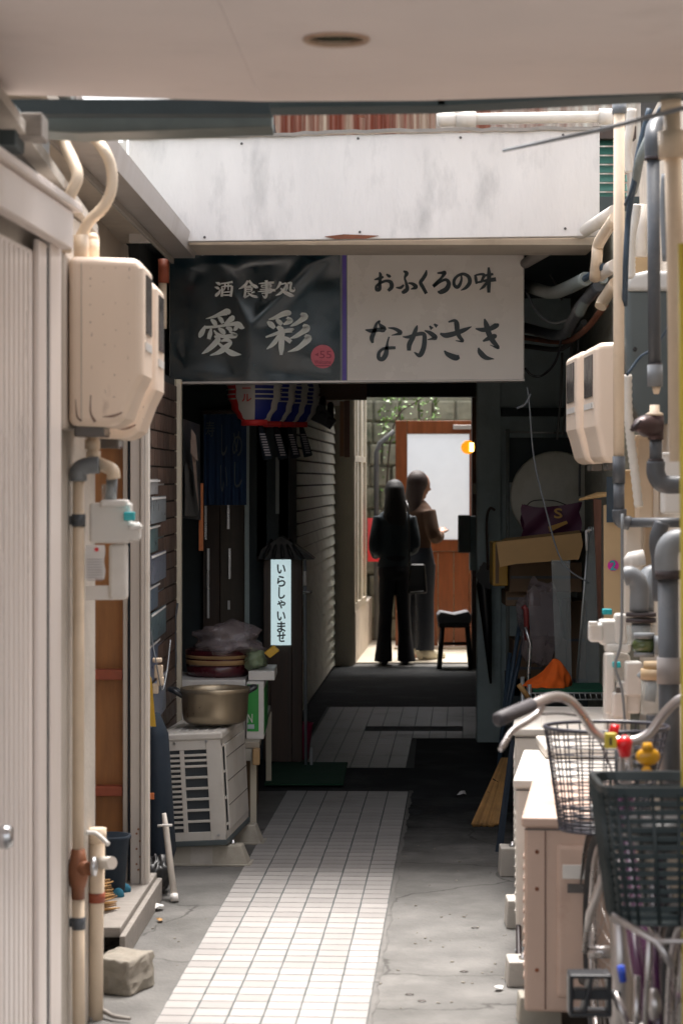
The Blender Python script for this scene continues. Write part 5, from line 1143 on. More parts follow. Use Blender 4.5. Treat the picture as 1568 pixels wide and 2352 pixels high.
for (x0,y0,x1,y1,Y,d,lab) in ((1168,1292,1335,1360,11.55,0.3,'brown taped cardboard box right under the tan cardboard lid'),(1160,1358,1240,1392,11.6,0.3,'small brown cardboard box below the taped box'),(1178,1470,1300,1600,11.9,0.3,'brown cardboard box low in the pile behind the red handled tool'),(1300,1380,1345,1560,11.9,0.3,'tall dark brown box behind the clear acrylic strip')):
    t = thing('cardboard_box', lab, 'box', P((x0+x1)/2,y1,Y)); q = MB(); q.pbox(x0,y0,x1,y1,Y,d); q.build('carton', M['cardk'], t, bevel=0.004)
    q = MB(); q.pbox(x0+4,(y0+y1)/2-3,x1-4,(y0+y1)/2+3,Y-.0015,0.001); q.build('tape', M['pipeg'], t)
slab('junk_base', M['dkwall'], (P(1170,0,12).x,11.9,0), (P(1345,0,12).x,12.4,0.55), label='dark crate at the base of the junk pile on the right', cat='crate')
q = bagmesh(P(1235,1425,11.4), 0.105, 0.1, 0.19, 21, 0.25); q.build('clear_bag', M['bag'], label='big clear plastic bag stuffed below the taped cardboard box', cat='bag')
q = MB(); q.hexa([P(1277,1570,11.05),P(1312,1572,11.05),P(1308,1288,11.05),P(1265,1286,11.05)]+[p+Vector((0,.006,0)) for p in (P(1277,1570,11.05),P(1312,1572,11.05),P(1308,1288,11.05),P(1265,1286,11.05))]); q.build('acrylic_strip', M['clear'], label='tall narrow clear acrylic strip leaning upright behind the orange cloth', cat='strip')
fr2 = thing('glass_frame', 'tall thin steel framed sheet of glass leaning right of the acrylic strip', 'frame', P(1350,1590,10.9))
fp = [P(1322,1580,10.9),P(1395,1585,10.9),P(1405,1210,10.9),P(1352,1210,10.9)]
q = MB(); q.hexa(fp+[p+Vector((0,.006,0)) for p in fp]); q.build('pane', M['clear'], fr2)
q = MB(); q.tube([fp[0],fp[3]], 0.006, 6); q.tube([fp[0],fp[1]], 0.006, 6); q.tube([fp[1],fp[2]], 0.006, 6); q.build('rim', M['wire'], fr2)
q = MB(); q.tube([P(1345,1220,10.85),P(1358,1217,10.85)], 0.008, 6); q.tube([P(1345,1218,10.85),P(1347,1265,10.85)], 0.007, 6); q.build('hook', M['plasw'], fr2)
wb = thing('stained_board', 'red brown stained plank standing against the right wall behind the glass frame', 'plank', P(1385,1500,10.6))
q = MB(); q.hexa([P(1375,1470,10.75),P(1405,1440,10.7),P(1400,1150,10.7),P(1362,1145,10.75)]+[p+Vector((0,.03,0)) for p in (P(1375,1470,10.75),P(1405,1440,10.7),P(1400,1150,10.7),P(1362,1145,10.75))]); q.build('plank', M['plywood'], wb)
yv = thing('ochre_board', 'ochre board with a round magenta sticker reading 2 on the right wall', 'board', P(1405,1420,9.2))
q = MB(); q.pbox(1386,1160,1424,1440,9.2,0.02); q.build('board_sheet', M['boxyel'], yv)
q = MB(); q.lathe(P(1407,1299,9.195), [(0.0225,0),(0.0225,0.002)], 24, 'Y'); q.build('round_sticker', M['stickerp'], yv)
text('2', 'lettering', M['cyan'], (1400,1288,1413,1309), 9.19, yv, bold=0.05)
q = MB(); q.pbox(1392,1095,1410,1200,9.18,0.005); q.build('dark_notice', M['bluek'], yv)
tp = thing('wall_shelf', 'small tan wooden shelf board sticking out of the right wall above the stained plank', 'shelf', P(1380,1150,10.0))
q = MB(); q.hexa([P(1328,1150,9.9),P(1425,1136,9.5),P(1425,1130,9.5),P(1328,1146,9.9)]+[P(1370,1135,10.3),P(1425,1136,10.3),P(1425,1130,10.3),P(1370,1130,10.3)]); q.build('shelf_board', M['card'], tp)
# umbrella
um = thing('folded_umbrella', 'folded black umbrella hanging on the edge of the grey partition', 'umbrella', P(1118,1560,13.5))
q = MB(); q.tube([P(1112,1300,13.55),P(1110,1345,13.55),P(1118,1440,13.55),P(1126,1570,13.55)], [0.03,0.045,0.03,0.006], 10); q.build('canopy', M['leather'], um)
q = MB(); q.curve([P(1120,1310,13.5),P(1117,1200,13.5),P(1124,1168,13.5),P(1136,1172,13.5)], 0.008, 8); q.build('handle', M['brownwood'], um)
q = MB(); q.pprism([(1092,1322),(1110,1290),(1128,1300),(1125,1355),(1100,1340)], 13.5, 0.03); q.build('canopy_fold', M['leather'], um)
# pry tool with red handle, dark poles, reed screen
tl = thing('red_handled_tool', 'bent steel tool with a dark red handle standing in the junk pile', 'tool', P(1217,1580,10.9))
q = MB(); q.tube([P(1205,1440,10.9),P(1217,1478,10.9),P(1213,1545,10.9),P(1208,1640,10.9)], 0.009, 8); q.build('steel_bar', M['chrome'], tl)
q = MB(); q.tube([P(1200,1392,10.92),P(1207,1400,10.92),P(1210,1470,10.92)], 0.014, 8); q.build('grip', mat('dark_red_grip',(0.2,0.03,0.03),0.5), tl)
oc = thing('orange_cloth', 'bright orange cloth heaped on the green mat of the wire rack', 'cloth', P(1258,1585,10.6))
random.seed(2)
from mathutils import noise as mn
q = MB(); n1, n2 = 72, 26; vs = []
for j in range(n2+1):
    for i in range(n1):
        a = 2*math.pi*i/n1; t = j/n2; r = math.cos(t*math.pi/2)**0.7
        lx = 0.112*r*math.cos(a); ly = 0.11*r*math.sin(a); peak = math.exp(-((lx-0.035)/0.07)**2)
        zz = 0.150*(1-r)**0.5*(0.45+0.55*peak)*1.0
        rip = 1+0.10*math.sin(5*a+5*t)+0.03*math.sin(11*a-6*t)+0.05*mn.noise(Vector((lx*40,ly*40,t*4)))
        vs.append((P(1256,0,10.6).x+lx*rip+0.03*t, 10.65+ly*rip, P(0,1580,10.6).z+zz+0.007*math.sin(6*a+11*t)*(1-t)))
q.add(vs, [(j*n1+i, j*n1+(i+1) % n1, (j+1)*n1+(i+1) % n1, (j+1)*n1+i) for j in range(n2) for i in range(n1)], True); q.build('cloth_heap', M['orange'], oc)
rk = thing('wire_rack', 'low wire rack shelf with a green mat on it beyond the air conditioners', 'rack', P(1300,1610,10.5))
zt = H-(1592-1100)*10.45/F
x0, x1 = P(1215,0,10.45).x, P(1405,0,10.45).x
q = MB(); q.tube([(x0,10.45,zt),(x1,10.45,zt)], 0.004, 6); q.build('rail', M['wire'], rk); q = MB(); q.tube([(x0,10.45,zt-0.03),(x1,10.45,zt-0.03)], 0.004, 6); q.build('rail', M['wire'], rk); q = MB(); q.tube([(x0,10.85,zt),(x1,10.85,zt)], 0.004, 6); q.build('rail', M['wire'], rk)
for i in range(16):
    x = x0+(x1-x0)*i/15; q = MB(); q.tube([(x,10.45,zt),(x+0.006,10.45,zt-0.03)], 0.003, 5); q.build('zigzag_wire', M['wire'], rk)
for x in (x0,x1):
    for Y in (10.45,10.85):
        q = MB(); q.tube([(x,Y,0),(x,Y,zt+0.04)], 0.010, 8); q.build('upright', M['wire'], rk)
q = MB(); q.box((x0+.02,10.47,zt+.002),(x1,10.83,zt+.014)); q.build('green_mat', M['greenmesh'], rk)
q = MB(); q.tube([P(1190,1572,10.3),P(1215,1605,10.3)], 0.012, 8); q.build('wooden_stick', M['reed'], label='short pale wooden handle sticking out left of the wire rack', cat='handle')
bp_ = thing('dark_leaning_board', 'tall narrow dark blue black board leaning on the right beside the reed screen', 'board', P(1155,1970,9.9))
q = MB(); q.hexa([P(1136,1966,9.7),P(1152,1972,9.7),P(1182,1700,10.1),P(1172,1700,10.1)]+[p+Vector((0,.02,0)) for p in (P(1136,1966,9.7),P(1152,1972,9.7),P(1182,1700,10.1),P(1172,1700,10.1))]); q.build('board', M['darkblue'], bp_)
for (xa,ya,xb,yb_) in ((1150,1700,1198,1400),(1165,1640,1205,1450),(1138,1830,1170,1500)):
    q = MB(); q.tube([P(xa,ya,11.3),P(xb,yb_,11.5)], 0.012, 6); q.build('dark_pole', M['bluek'], label={1150:'long dark pole leaning in the gap behind the red handled tool',1165:'short dark pole leaning right of the long dark pole',1138:'lowest dark pole leaning beside the grey partition edge'}[xa], cat='pole')
rs_ = thing('reed_screen', 'rolled reed screen splayed on the ground against the right side', 'reed screen', P(1110,1915,10.6))
for i in range(22):
    t = i/21; a = P(1084+t*58, 1912+t*12+random.uniform(-3,4), 10.4); a.z = max(0.004, a.z*0+0.004+random.uniform(0,.01)); b = P(1152+t*16, 1742, 10.8)
    q = MB(); q.tube([a,b], 0.0062, 5); q.build('reed', M['reed'], rs_)
for f_ in (0.1,0.32,0.52,0.7):
    a = P(1084+68*f_-1, 1906-168*f_, 10.38+0.4*f_); b = P(1143+25*f_, 1918-172*f_, 10.38+0.4*f_)
    q = MB(); q.curve([a, (a+b)/2+Vector((0,-.01,-.008)), b], 0.003, 5); q.build('cord', M['rope'], rs_)
# ================================================================ PIPES AND CABLES UNDER THE ROOF, RIGHT OF THE SIGN
def pipe(name, label, pts, r, m, cat='pipe', n=10, group=None, sub=6, **kw):
    q = MB(); q.curve(pts, r, n, sub) if len(pts) > 2 else q.tube(pts, r, n); return q.build(name, M[m], label=label, cat=cat, group=group, **kw)
bp2 = thing('insulated_pipe', 'white taped pipe slanting down from the right wall to the sign corner', 'pipe', P(1300,600,9.8))
q = MB(); q.tube([P(1410,485,9.3),P(1345,528,9.6),P(1290,558,9.9)], 0.027, 12); q.build('pipe', M['pipew'], bp2)
q = MB(); q.tube([P(1300,552,9.85),P(1285,560,9.9),P(1250,578,10.2),P(1205,605,10.5)], [0.030,0.026,0.027,0.024], 12); q.build('pipe', mat('grey_tape_wrap',(0.34,0.31,0.28),0.6,bump=0.5), bp2)
q = MB(); q.tube([P(1303,550,9.86),P(1296,556,9.88)], 0.031, 12); q.build('clamp', M['bluek'], bp2)
pipe('duct_pipe', 'cream square looking duct bending down beside the beige upright pipe', [P(1412,500,9.0),P(1385,540,9.2),P(1372,565,9.3),P(1370,590,9.3),P(1365,640,9.4)], 0.024, 'pipe', sub=3)
pipe('insulated_pipe', 'short white insulated pipe with an open end right of the sign', [P(1412,610,9.2),P(1385,625,9.4),P(1378,632,9.5)], 0.028, 'pipew')
pipe('black_hose', 'black hose joining the white insulated pipes right of the sign', [P(1385,612,9.3),P(1365,625,9.45),P(1342,640,9.6)], 0.014, 'bluek')
pipe('insulated_pipe', 'grey insulated pipe bending left behind the sign edge, middle height', [P(1345,640,9.6),P(1300,662,9.9),P(1262,672,10.4),P(1205,655,11.2)], 0.03, 'teallt')
pipe('insulated_pipe', 'lower grey insulated pipe running behind the sign edge', [P(1375,655,9.6),P(1335,700,9.9),P(1315,735,10.3),P(1285,770,10.8),P(1200,752,11.4)], 0.026, 'pipeg')
pipe('insulated_pipe', 'stubby tan wrapped pipe end against the right wall', [P(1412,650,9.3),P(1385,690,9.5),P(1378,705,9.5)], 0.026, 'pipe')
pipe('insulated_pipe', 'grey green wrapped pipe stub above the beige meter boxes', [P(1385,640,9.6),P(1345,690,9.8),P(1330,720,9.9)], 0.022, 'teallt')
pipe('brown_pipe', 'rusty brown pipe running back under the roof right of the sign', [P(1390,700,9.7),P(1340,760,10.3),P(1290,785,11.2),P(1200,775,12.0)], 0.014, 'rust')
pipe('drooping_cable', 'black cable looping below the pipes right of the sign', [P(1205,845,11.0),P(1220,862,11.0),P(1245,862,11.0),P(1275,830,10.9),P(1290,770,10.8)], 0.006, 'black', 'cable')
pipe('drooping_cable', 'grey cable sagging across the pipes right of the sign', [P(1205,665,10.9),P(1235,720,10.8),P(1275,742,10.6),P(1330,720,10.2),P(1355,690,10)], 0.006, 'pipegl', 'cable')
pipe('dark_conduit', 'dark conduit running back along the roof right of the sign', [P(1205,795,12.6),P(1290,800,12.0),P(1340,740,10.6)], 0.014, 'dkconc')
for i,(x0,y0,x1,y1) in enumerate([(1290,810,1278,1010),(1312,780,1290,1000),(1325,760,1330,1140),(1245,600,1290,690)]):
    pipe('wall_cable', ['thin dark cable hanging down behind the grey partition corner','second thin dark cable hanging left of the olive wall','dark cable running down the olive wall corner','thin cable crossing the dark pipes beside the sign'][i], [P(x0,y0,12.2),P((x0+x1)/2+3,(y0+y1)/2,12.2),P(x1,y1,12.2)], 0.007, 'dkconc', 'cable')
pipe('string', 'thin pale cord trailing from the sign corner down across the junk pile', [P(1210,890,10.6),P(1215,930,10.6),P(1225,1050,10.6),P(1250,1160,10.6),P(1290,1290,10.6),P(1352,1340,10.6)], 0.004, 'pipegl', 'cord')
pipe('white_tape_scrap', 'scrap of pale tape dangling under the right end of the sign', [P(1186,938,10.6),P(1205,928,10.6),P(1218,905,10.6)], 0.006, 'pipegl', 'tape')

# ================================================================ RIGHT: NEAR PIPES
tpz = thing('vent_pipe', 'horizontal cream pipe with a capped end above the white canopy panel', 'pipe', P(1200,290,9.3))
q = MB(); q.tube([P(1060,274,9.3),P(1405,268,9.3)], 0.024, 14); q.build('pipe', M['pipew'], tpz)
q = MB(); q.tube([P(1003,276,9.3),P(1010,275,9.3),P(1050,274,9.3)], [0.026,0.03,0.03], 14); q.tube([P(1046,274,9.3),P(1092,274,9.3)], 0.033, 14); q.build('coupling', M['pipew'], tpz); q = MB(); q.tube([P(1374,268,9.3),P(1404,268,9.3)], 0.034, 14); q.build('coupling', M['pipew'], tpz)
vp = thing('upright_pipe', 'tall beige upright pipe changing to grey sockets at the bottom, left of the grey pipe', 'pipe', P(1420,1200,7.6))
q = MB(); q.tube([P(1420,1060,7.6),P(1420,650,7.6),P(1421,245,7.6)], 0.0185, 16); q.build('pipe', M['pipe'], vp)
q = MB(); q.tube([P(1420,1110,7.6),P(1420,1048,7.6)], 0.0215, 16); q.tube([P(1421,1190,7.6),P(1420,1105,7.6)], 0.0185, 16); q.curve([P(1421,1170,7.6),P(1424,1195,7.6),P(1445,1202,7.6)], 0.024, 14); q.build('socket', M['pipeg'], vp)
q = MB(); q.tube([P(1440,1200,7.6),P(1590,1200,7.5)], 0.0165, 14); q.build('horizontal_pipe', M['pipeg'], vp)
q = MB(); q.tube([P(1421,262,7.6),P(1421,238,7.6)], 0.024, 16); q.build('top_collar', M['pipegl'], vp)
gp = thing('grey_pipe', 'thick dark grey upright pipe in front of the pale capped tank', 'pipe', P(1502,890,6.9))
q = MB(); q.tube([P(1502,840,6.9),P(1499,360,6.9)], 0.0195, 16); q.build('pipe', M['pipeg'], gp)
q = MB(); q.curve([P(1499,365,6.9),P(1497,320,6.9),P(1503,290,6.95),P(1525,275,7.0)], 0.025, 14); q.build('elbow', M['pipeg'], gp)
q = MB(); q.tube([P(1503,888,6.9),P(1503,838,6.9)], 0.0235, 16); q.build('coupling', M['pipegl'], gp)
q = MB(); q.tube([P(1503,842,6.9),P(1502,835,6.9)], 0.0225, 16); q.build('band', M['bandk'], gp); q = MB(); q.tube([P(1499,368,6.9),P(1499,360,6.9)], 0.027, 16); q.build('band', M['bandk'], gp)
q = MB(); q.tube([P(1506,905,6.9),P(1506,888,6.9)], [0.008,0.014], 12); q.build('brass_nipple', M['pipe'], gp)
vv = thing('stop_valve', 'dark brown stop valve on a grey pipe with a big elbow below the pale tank', 'valve', P(1505,1130,6.8))
q = MB(); q.tube([P(1502,955,6.8),P(1502,950,6.8),P(1502,946,6.8),P(1502,930,6.8)], [0.026,0.026,0.015,0.014], 14); q.build('cap', M['pipe'], vv)
q = MB(); q.tube([P(1505,1010,6.8),P(1505,955,6.8)], 0.024, 14); q.tube([P(1450,985,6.75),P(1465,978,6.75),P(1480,978,6.78),P(1510,980,6.8)], [0.008,0.022,0.034,0.032], 14); q.build('valve_body', mat('dark_iron',(0.06,0.035,0.035),0.4,metal=0.4), vv)
q = MB(); q.tube([P(1448,990,6.74),P(1470,965,6.74)], 0.006, 8); q.build('valve_handle', M['bandk'], vv)
q = MB(); q.tube([P(1505,1070,6.8),P(1505,1008,6.8)], 0.019, 14); q.curve([P(1505,1060,6.8),P(1506,1090,6.8),P(1525,1112,6.8),P(1580,1112,6.8)], 0.028, 14); q.build('elbow', M['pipeg'], vv)
q = MB(); q.tube([P(1505,1062,6.8),P(1505,1054,6.8)], 0.024, 14); q.build('band', M['bandk'], vv)
tk = thing('water_tank', 'rounded dark grey tank with a pale cap mounted on the right wall', 'tank', P(1490,975,8.0))
a = P(1438,960,8.0); b = P(1545,625,8.0)
q = MB(); q.pprism([(1437,665),(1545,665),(1545,975),(1470,965),(1448,920),(1437,850)], 8.0, 0.2); q.build('tank_body', M['tank'], tk, bevel=0.02, seg=4)
q = MB(); q.pprism([(1435,668),(1437,645),(1452,629),(1485,621),(1545,622),(1547,668)], 7.985, 0.23); q.build('cap', M['tankcap'], tk, bevel=0.02, seg=4)
q = MB(); q.lathe(P(1457,802,7.998),[(0.008,0),(0.006,-.004)],10,'Y'); q.build('screw', M['black'], tk)
bb = thing('ochre_box', 'flat ochre beige box behind the top of the pale capped tank', 'box', P(1480,645,8.4))
q = MB(); q.pbox(1432,582,1545,700,8.4,0.15); q.build('casing', M['boxyel'], bb, bevel=0.005)
for (Yc, x0_, lab) in ((8.05, 1.005, 'nearest beige rounded meter box on the right wall, behind the beige upright pipe'),(8.6,1.025,'farther beige meter box on the right wall, seen as a thin edge')):
    meter_box('meter_box', Yc, lab, 'meter covers on the right wall', x0=x0_, out=0.105 if Yc < 8.3 else 0.135, z0=1.66, hgt=0.43, wY=0.4, s=-1)
# big cream pipe and yellow pole close to the lens
nb_ = thing('near_pipe', 'thick cream pipe with a collar at the right edge, nearest of the uprights', 'pipe', P(1545,1000,5.6))
q = MB(); q.tube([P(1556,1060,5.6),P(1549,560,5.6),P(1541,235,5.6)], 0.0215, 16); q.build('pipe', M['pipe'], nb_)
q = MB(); q.tube([P(1540,255,5.6),P(1539,218,5.6)], 0.026, 16); q.build('collar', M['pipe'], nb_); q = MB(); q.tube([P(1545,364,5.6),P(1543,302,5.6)], 0.036, 16); q.build('collar', M['pipe'], nb_)
yp = thing('yellow_pole', 'yellow painted pole at the extreme right edge of the picture', 'pole', (P(1580,0,4.9).x,4.9,0))
q = MB(); q.tube([P(1584,2720,4.9),P(1577,1000,4.9),P(1572,560,4.9)], 0.0165, 14); q.build('pole', M['yellowb'], yp)
q = MB(); q.tube([P(1155,346,5.7),P(1370,300,5.45),P(1600,240,5.2)], [0.004,0.0055,0.0065], 8); q.build('thin_rod', M['pipegl'], label='thin pale rod slanting in from the right edge over the white canopy panel', cat='rod')
# hoses and cables between
def rib_hose(label, pts, r=0.016):
    sp = smooth_path(pts, 10); q = MB(); q.tube(sp, [r*(1.08 if i % 2 else 0.9) for i in range(len(sp))], 10); return q.build('corrugated_hose', M['hose'], label=label, cat='hose', group='white corrugated hoses on the right')
rib_hose('upper white corrugated hose left of the dark grey pipe', [P(1462,470,8.0),P(1458,500,8.0),P(1450,540,8.0),P(1448,580,8.0),P(1448,640,8.0)], 0.016)
rib_hose('lower white corrugated hose curving below the beige meter box', [P(1440,860,7.9),P(1441,940,7.9),P(1447,1010,7.9),P(1456,1080,7.9),P(1466,1165,7.9)], 0.016)
pipe('slack_white_pipe', 'white pipe bulging beside the top of the beige upright pipe', [P(1450,250,8.2),P(1445,300,8.2),P(1438,340,8.2),P(1442,370,8.2),P(1445,395,8.2)], 0.017, 'pipew')
pipe('cream_pipe', 'broad cream upright pipe behind the dark grey pipe', [P(1470,590,8.3),P(1470,470,8.3)], 0.024, 'pipew')
pipe('dark_cable', 'dark blue cable bundle running down beside the beige upright pipe', [P(1490,250,7.4),P(1465,350,7.4),P(1455,420,7.4),P(1442,500,7.5),P(1436,600,7.5),P(1434,700,7.6)], 0.010, 'bluek', 'cable')
pipe('dark_cable', 'thinner dark cable crossing behind the dark grey pipe near the top', [P(1520,240,7.4),P(1475,330,7.4),P(1452,430,7.4),P(1436,470,7.5)], 0.007, 'bluek', 'cable')
pipe('wrapped_pipe', 'grey wrapped pipe beside the dark blue cables near the top right', [P(1500,290,7.3),P(1470,360,7.3),P(1460,410,7.4),P(1452,440,7.5)], 0.015, 'teallt')
pipe('dark_cable', 'thin dark cable slanting across the tank body', [P(1438,862,7.6),P(1470,820,7.6),P(1510,790,7.5),P(1565,690,7.3)], 0.005, 'bluek', 'cable')
pipe('grey_cable', 'long thin grey cable hanging down past the white regulators', [P(1428,1180,7.0),P(1427,1400,7.0),P(1424,1480,7.0),P(1412,1530,7.0),P(1428,1590,7.0),P(1436,1700,7.0)], 0.0045, 'pipegl', 'cable')
pipe('grey_conduit', 'short grey conduit behind the near cream pipe', [P(1528,600,7.2),P(1523,480,7.2),P(1526,400,7.2)], 0.012, 'pipegl')
# cream casings on the right wall below
for (x0,y0,x1,y1,Y,m,lab) in ((1425,1080,1460,1205,8.5,'boxyel','tan utility box behind the grey socket pipe'),(1432,1205,1475,1460,8.6,'pipew','pale upright trunking below the grey horizontal pipe'),(1462,1000,1500,1205,8.3,'pipe','beige upright pipe casing right of the corrugated hose'),(1478,1205,1520,1460,8.7,'pipe','beige casing behind the two grey elbows'),(1522,1040,1570,1180,7.4,'plasw','white square casing below the dark valve at the right edge')):
    t = thing('pipe_casing', lab, 'casing', P((x0+x1)/2,y1,Y)); q = MB(); q.pbox(x0,y0,x1,y1,Y,0.08); q.build('casing', M[m], t, bevel=0.01, seg=3)
    q = MB(); q.pbox(x0-1.5,y0-1,x1+1.5,y0+7,Y-.006,0.1); q.build('collar', M[m], t, bevel=0.004)
# grey elbows, twin
tw = thing('twin_elbows', 'pair of grey elbows joined over black rings and a clear coupling on the right', 'pipe fitting', P(1462,1460,7.2))
q = MB(); q.curve([P(1432,1325,7.15),P(1448,1322,7.15),P(1466,1345,7.15),P(1466,1405,7.15)], 0.030, 14); q.build('elbow', M['pipegl'], tw)
q = MB(); q.curve([P(1512,1320,7.25),P(1490,1325,7.25),P(1478,1360,7.22),P(1476,1405,7.2)], 0.034, 14); q.build('elbow', mat('mid_grey_pvc',(0.17,0.19,0.21),0.4), tw)
for y in (1411,1424):
    q = MB(); q.tube([P(1471,y+5,7.15),P(1471,y-4,7.15)], 0.048, 20); q.build('black_ring', M['bandk'], tw)
q = MB(); q.tube([P(1471,1480,7.15),P(1471,1436,7.15)], 0.046, 20); q.build('clear_coupling', M['clear'], tw)
q = MB(); q.tube([P(1471,1478,7.16),P(1471,1432,7.16)], 0.030, 16); q.build('inner_pipe', M['pipegl'], tw)
q = MB(); q.tube([P(1440,1300,7.3),P(1450,1285,7.3),P(1478,1280,7.3)], 0.026, 12); q.build('cream_elbow', M['plasw'], tw)
el2 = thing('grey_elbow', 'large grey elbow over a dark upright pipe at the right edge', 'pipe fitting', P(1545,1640,6.5))
q = MB(); q.curve([P(1580,1240,6.5),P(1545,1245,6.5),P(1530,1270,6.5),P(1530,1320,6.5)], 0.034, 14); q.build('elbow', M['pipegl'], el2)
q = MB(); q.tube([P(1532,1330,6.5),P(1532,1310,6.5)], 0.037, 16); q.build('black_ring', M['bandk'], el2)
q = MB(); q.tube([P(1540,1900,6.5),P(1536,1700,6.5),P(1533,1325,6.5)], 0.030, 16); q.build('pipe', M['pipeg'], el2)
q = MB(); q.tube([P(1535,1570,6.49),P(1535,1510,6.49)], 0.035, 16); q.build('grey_sleeve', mat('worn_grey_sleeve',(0.27,0.25,0.245),0.5), el2)
pipe('dark_elbow', 'dark grey bend behind the large grey elbow at the right edge', [P(1520,1200,7.0),P(1507,1240,7.0),P(1512,1290,7.0),P(1515,1380,7.0)], 0.024, 'pipeg')
# white regulators / filters
def reg(name, label, parts, Y, extra):
    t = thing(name, label, 'regulator', P(parts[0][0],parts[0][3],Y), 'white regulators on the right')
    for (x0,y0,x1,y1,dy,d) in parts:
        q = MB(); q.pbox(x0,y0,x1,y1,Y+dy,d); q.build('housing', M['plasw'], t, bevel=0.010, seg=3)
    for (x0,y0,x1,y1,m,nm) in extra:
        q = MB(); q.pbox(x0,y0,x1,y1,Y-.03,0.03); q.build(nm, M[m], t, bevel=0.003)
    return t
rg1 = reg('gas_regulator', 'upper white regulator with a cyan cap in front of the stained plank', [(1412,1410,1440,1480,0,.06),(1352,1432,1385,1475,0,.05),(1378,1424,1450,1482,.01,.08),(1390,1478,1448,1500,.0,.07)], 7.3, [(1384,1399,1405,1412,'cyan','cap'),(1352,1428,1372,1436,'plasw','lever')])
rg2 = reg('gas_regulator', 'lower white regulator with a cyan cap below the upper one', [(1435,1520,1475,1600,0,.06),(1415,1565,1470,1640,.02,.07),(1388,1500,1412,1640,.02,.06),(1405,1590,1440,1650,0,.06)], 7.25, [(1407,1521,1425,1534,'cyan','cap'),(1414,1580,1425,1592,'slot','window')])
q = MB(); q.pbox(1390,1500,1448,1720,7.36,0.08); q.build('tall_white_casing', M['plasw'], bevel=0.02, seg=3, label='tall white casing behind both regulators on the right', cat='casing')
sgk = thing('sight_glass', 'round green sight glass between the white regulators and the grey sleeve', 'sight glass', P(1478,1510,7.0))
q = MB(); q.ball(P(1478,1482,7.0), 0.038, 10, (1,0.8,0.8)); q.build('glass', M['glassgrn'], sgk)
q = MB(); q.tube([P(1478,1508,7.0),P(1478,1498,7.0)], 0.032, 16); q.tube([P(1478,1466,7.0),P(1478,1454,7.0)], 0.032, 16); q.tube([P(1500,1482,6.98),P(1520,1482,6.98)], 0.03, 16); q.build('flange', M['pipegl'], sgk)
fl = thing('water_filter', 'clear cylinder filter with an ochre collar standing behind the bicycle basket', 'filter', P(1505,1720,6.9))
q = MB(); q.tube([P(1505,1640,6.9),P(1505,1560,6.9)], 0.045, 20); q.build('clear_bowl', M['clear'], fl)
q = MB(); q.tube([P(1505,1720,6.9),P(1505,1640,6.9)], 0.03, 16); q.build('inner_core', M['pipeg'], fl)
q = MB(); q.tube([P(1505,1560,6.9),P(1505,1536,6.9)], 0.047, 20); q.tube([P(1505,1536,6.9),P(1505,1520,6.9)], 0.038, 20); q.build('collar', mat('ochre_collar',(0.45,0.33,0.2),0.5), fl)
q = MB(); q.curve([P(1470,1560,6.95),P(1480,1552,6.95),P(1495,1575,6.95),P(1490,1610,6.95)], 0.018, 10); q.build('grey_tee', M['pipegl'], fl)

# ================================================================ RIGHT: AIR CONDITIONERS
def ac_unit(label, x, Y, rz, W_, D_, Hh, z0, m, detail, blocks=()):
    t = thing('air_conditioner', label, 'air conditioner', (x, Y, 0), 'air conditioner units in a row along the right wall', rz)
    z1 = z0+Hh
    q = MB(); q.box((0,0,z0),(W_,D_,z1-.028)); q.build('casing', M[m], t, local=True, bevel=0.012, seg=3)
    q = MB(); q.box((-.008,-.008,z1-.03),(W_+.006,D_+.006,z1)); q.build('top_lid', M[m], t, local=True, bevel=0.008, seg=3)
    q = MB(); q.box((W_*0.28,.03,z1-.001),(W_*0.33,D_-.03,z1+.003)); q.build('lid_ridge', M[m], t, local=True, bevel=0.002)
    q = MB(); q.box((0.002,-.003,z1-.038),(W_,-.0005,z1-.034)); q.build('lid_shadow_seam', M['slot'], t, local=True)
    if detail:
        q = MB(); q.box((0.058,-.003,z0+.01),(0.061,.001,z1-.04)); q.build('panel_seam', mat('panel_seam_brown',(0.12,0.06,0.045),0.6), t, local=True)
        q = MB(); q.hexa([(0.097,-.010,z0+.05),(0.29,-.010,z0+.05),(0.29,-.010,z1-.085),(0.097,-.010,z1-.085),(0.089,.001,z0+.04),(0.30,.001,z0+.04),(0.30,.001,z1-.075),(0.089,.001,z1-.075)]); q.build('service_cover', M[m], t, local=True, bevel=0.008, seg=3)
        q = MB(); q.box((0.108,-.018,z1-.172),(0.228,-.010,z1-.132)); q.build('label_plate', M['plasw'], t, local=True, bevel=0.002)
        q = MB(); q.box((0.122,-.0125,z1-.212),(0.218,-.0095,z1-.186)); q.build('handle_slot', M['slot'], t, local=True)
        for zz in (z1-.10,z0+.35,z0+.12):
            q = MB(); q.lathe((0.036,-.001,zz),[(0.006,0),(0.005,-.003)],10,'Y'); q.build('screw', M['rust'], t, local=True)
        q = MB(); q.lathe((0.17,-.011,z0+.10),[(0.018,0),(0.012,-.004)],14,'Y'); q.build('cable_hole', M['slot'], t, local=True)
    # front grille on the alley side (-X)
    q = MB()
    for i in range(12): q.box((-.006,0.06,z0+.08+i*(Hh-.18)/12),(-.001,D_-.06,z0+.088+i*(Hh-.18)/12))
    q.build('front_grille', M[m], t, local=True)
    for k,(by,bh,bx) in enumerate(blocks):
        pass
    return t
ac_unit('nearest pinkish beige air conditioner unit behind the bicycle, end panel facing us', P(1203,0,6.42).x, 6.42, R(-7), 0.32, 0.80, 0.555, 0.088, 'acpink', True)
ac_unit('middle cream air conditioner unit, just behind the nearest pinkish one', P(1182,0,7.4).x, 7.38, R(-7), 0.34, 0.80, 0.53, 0.092, 'acwhite', False)
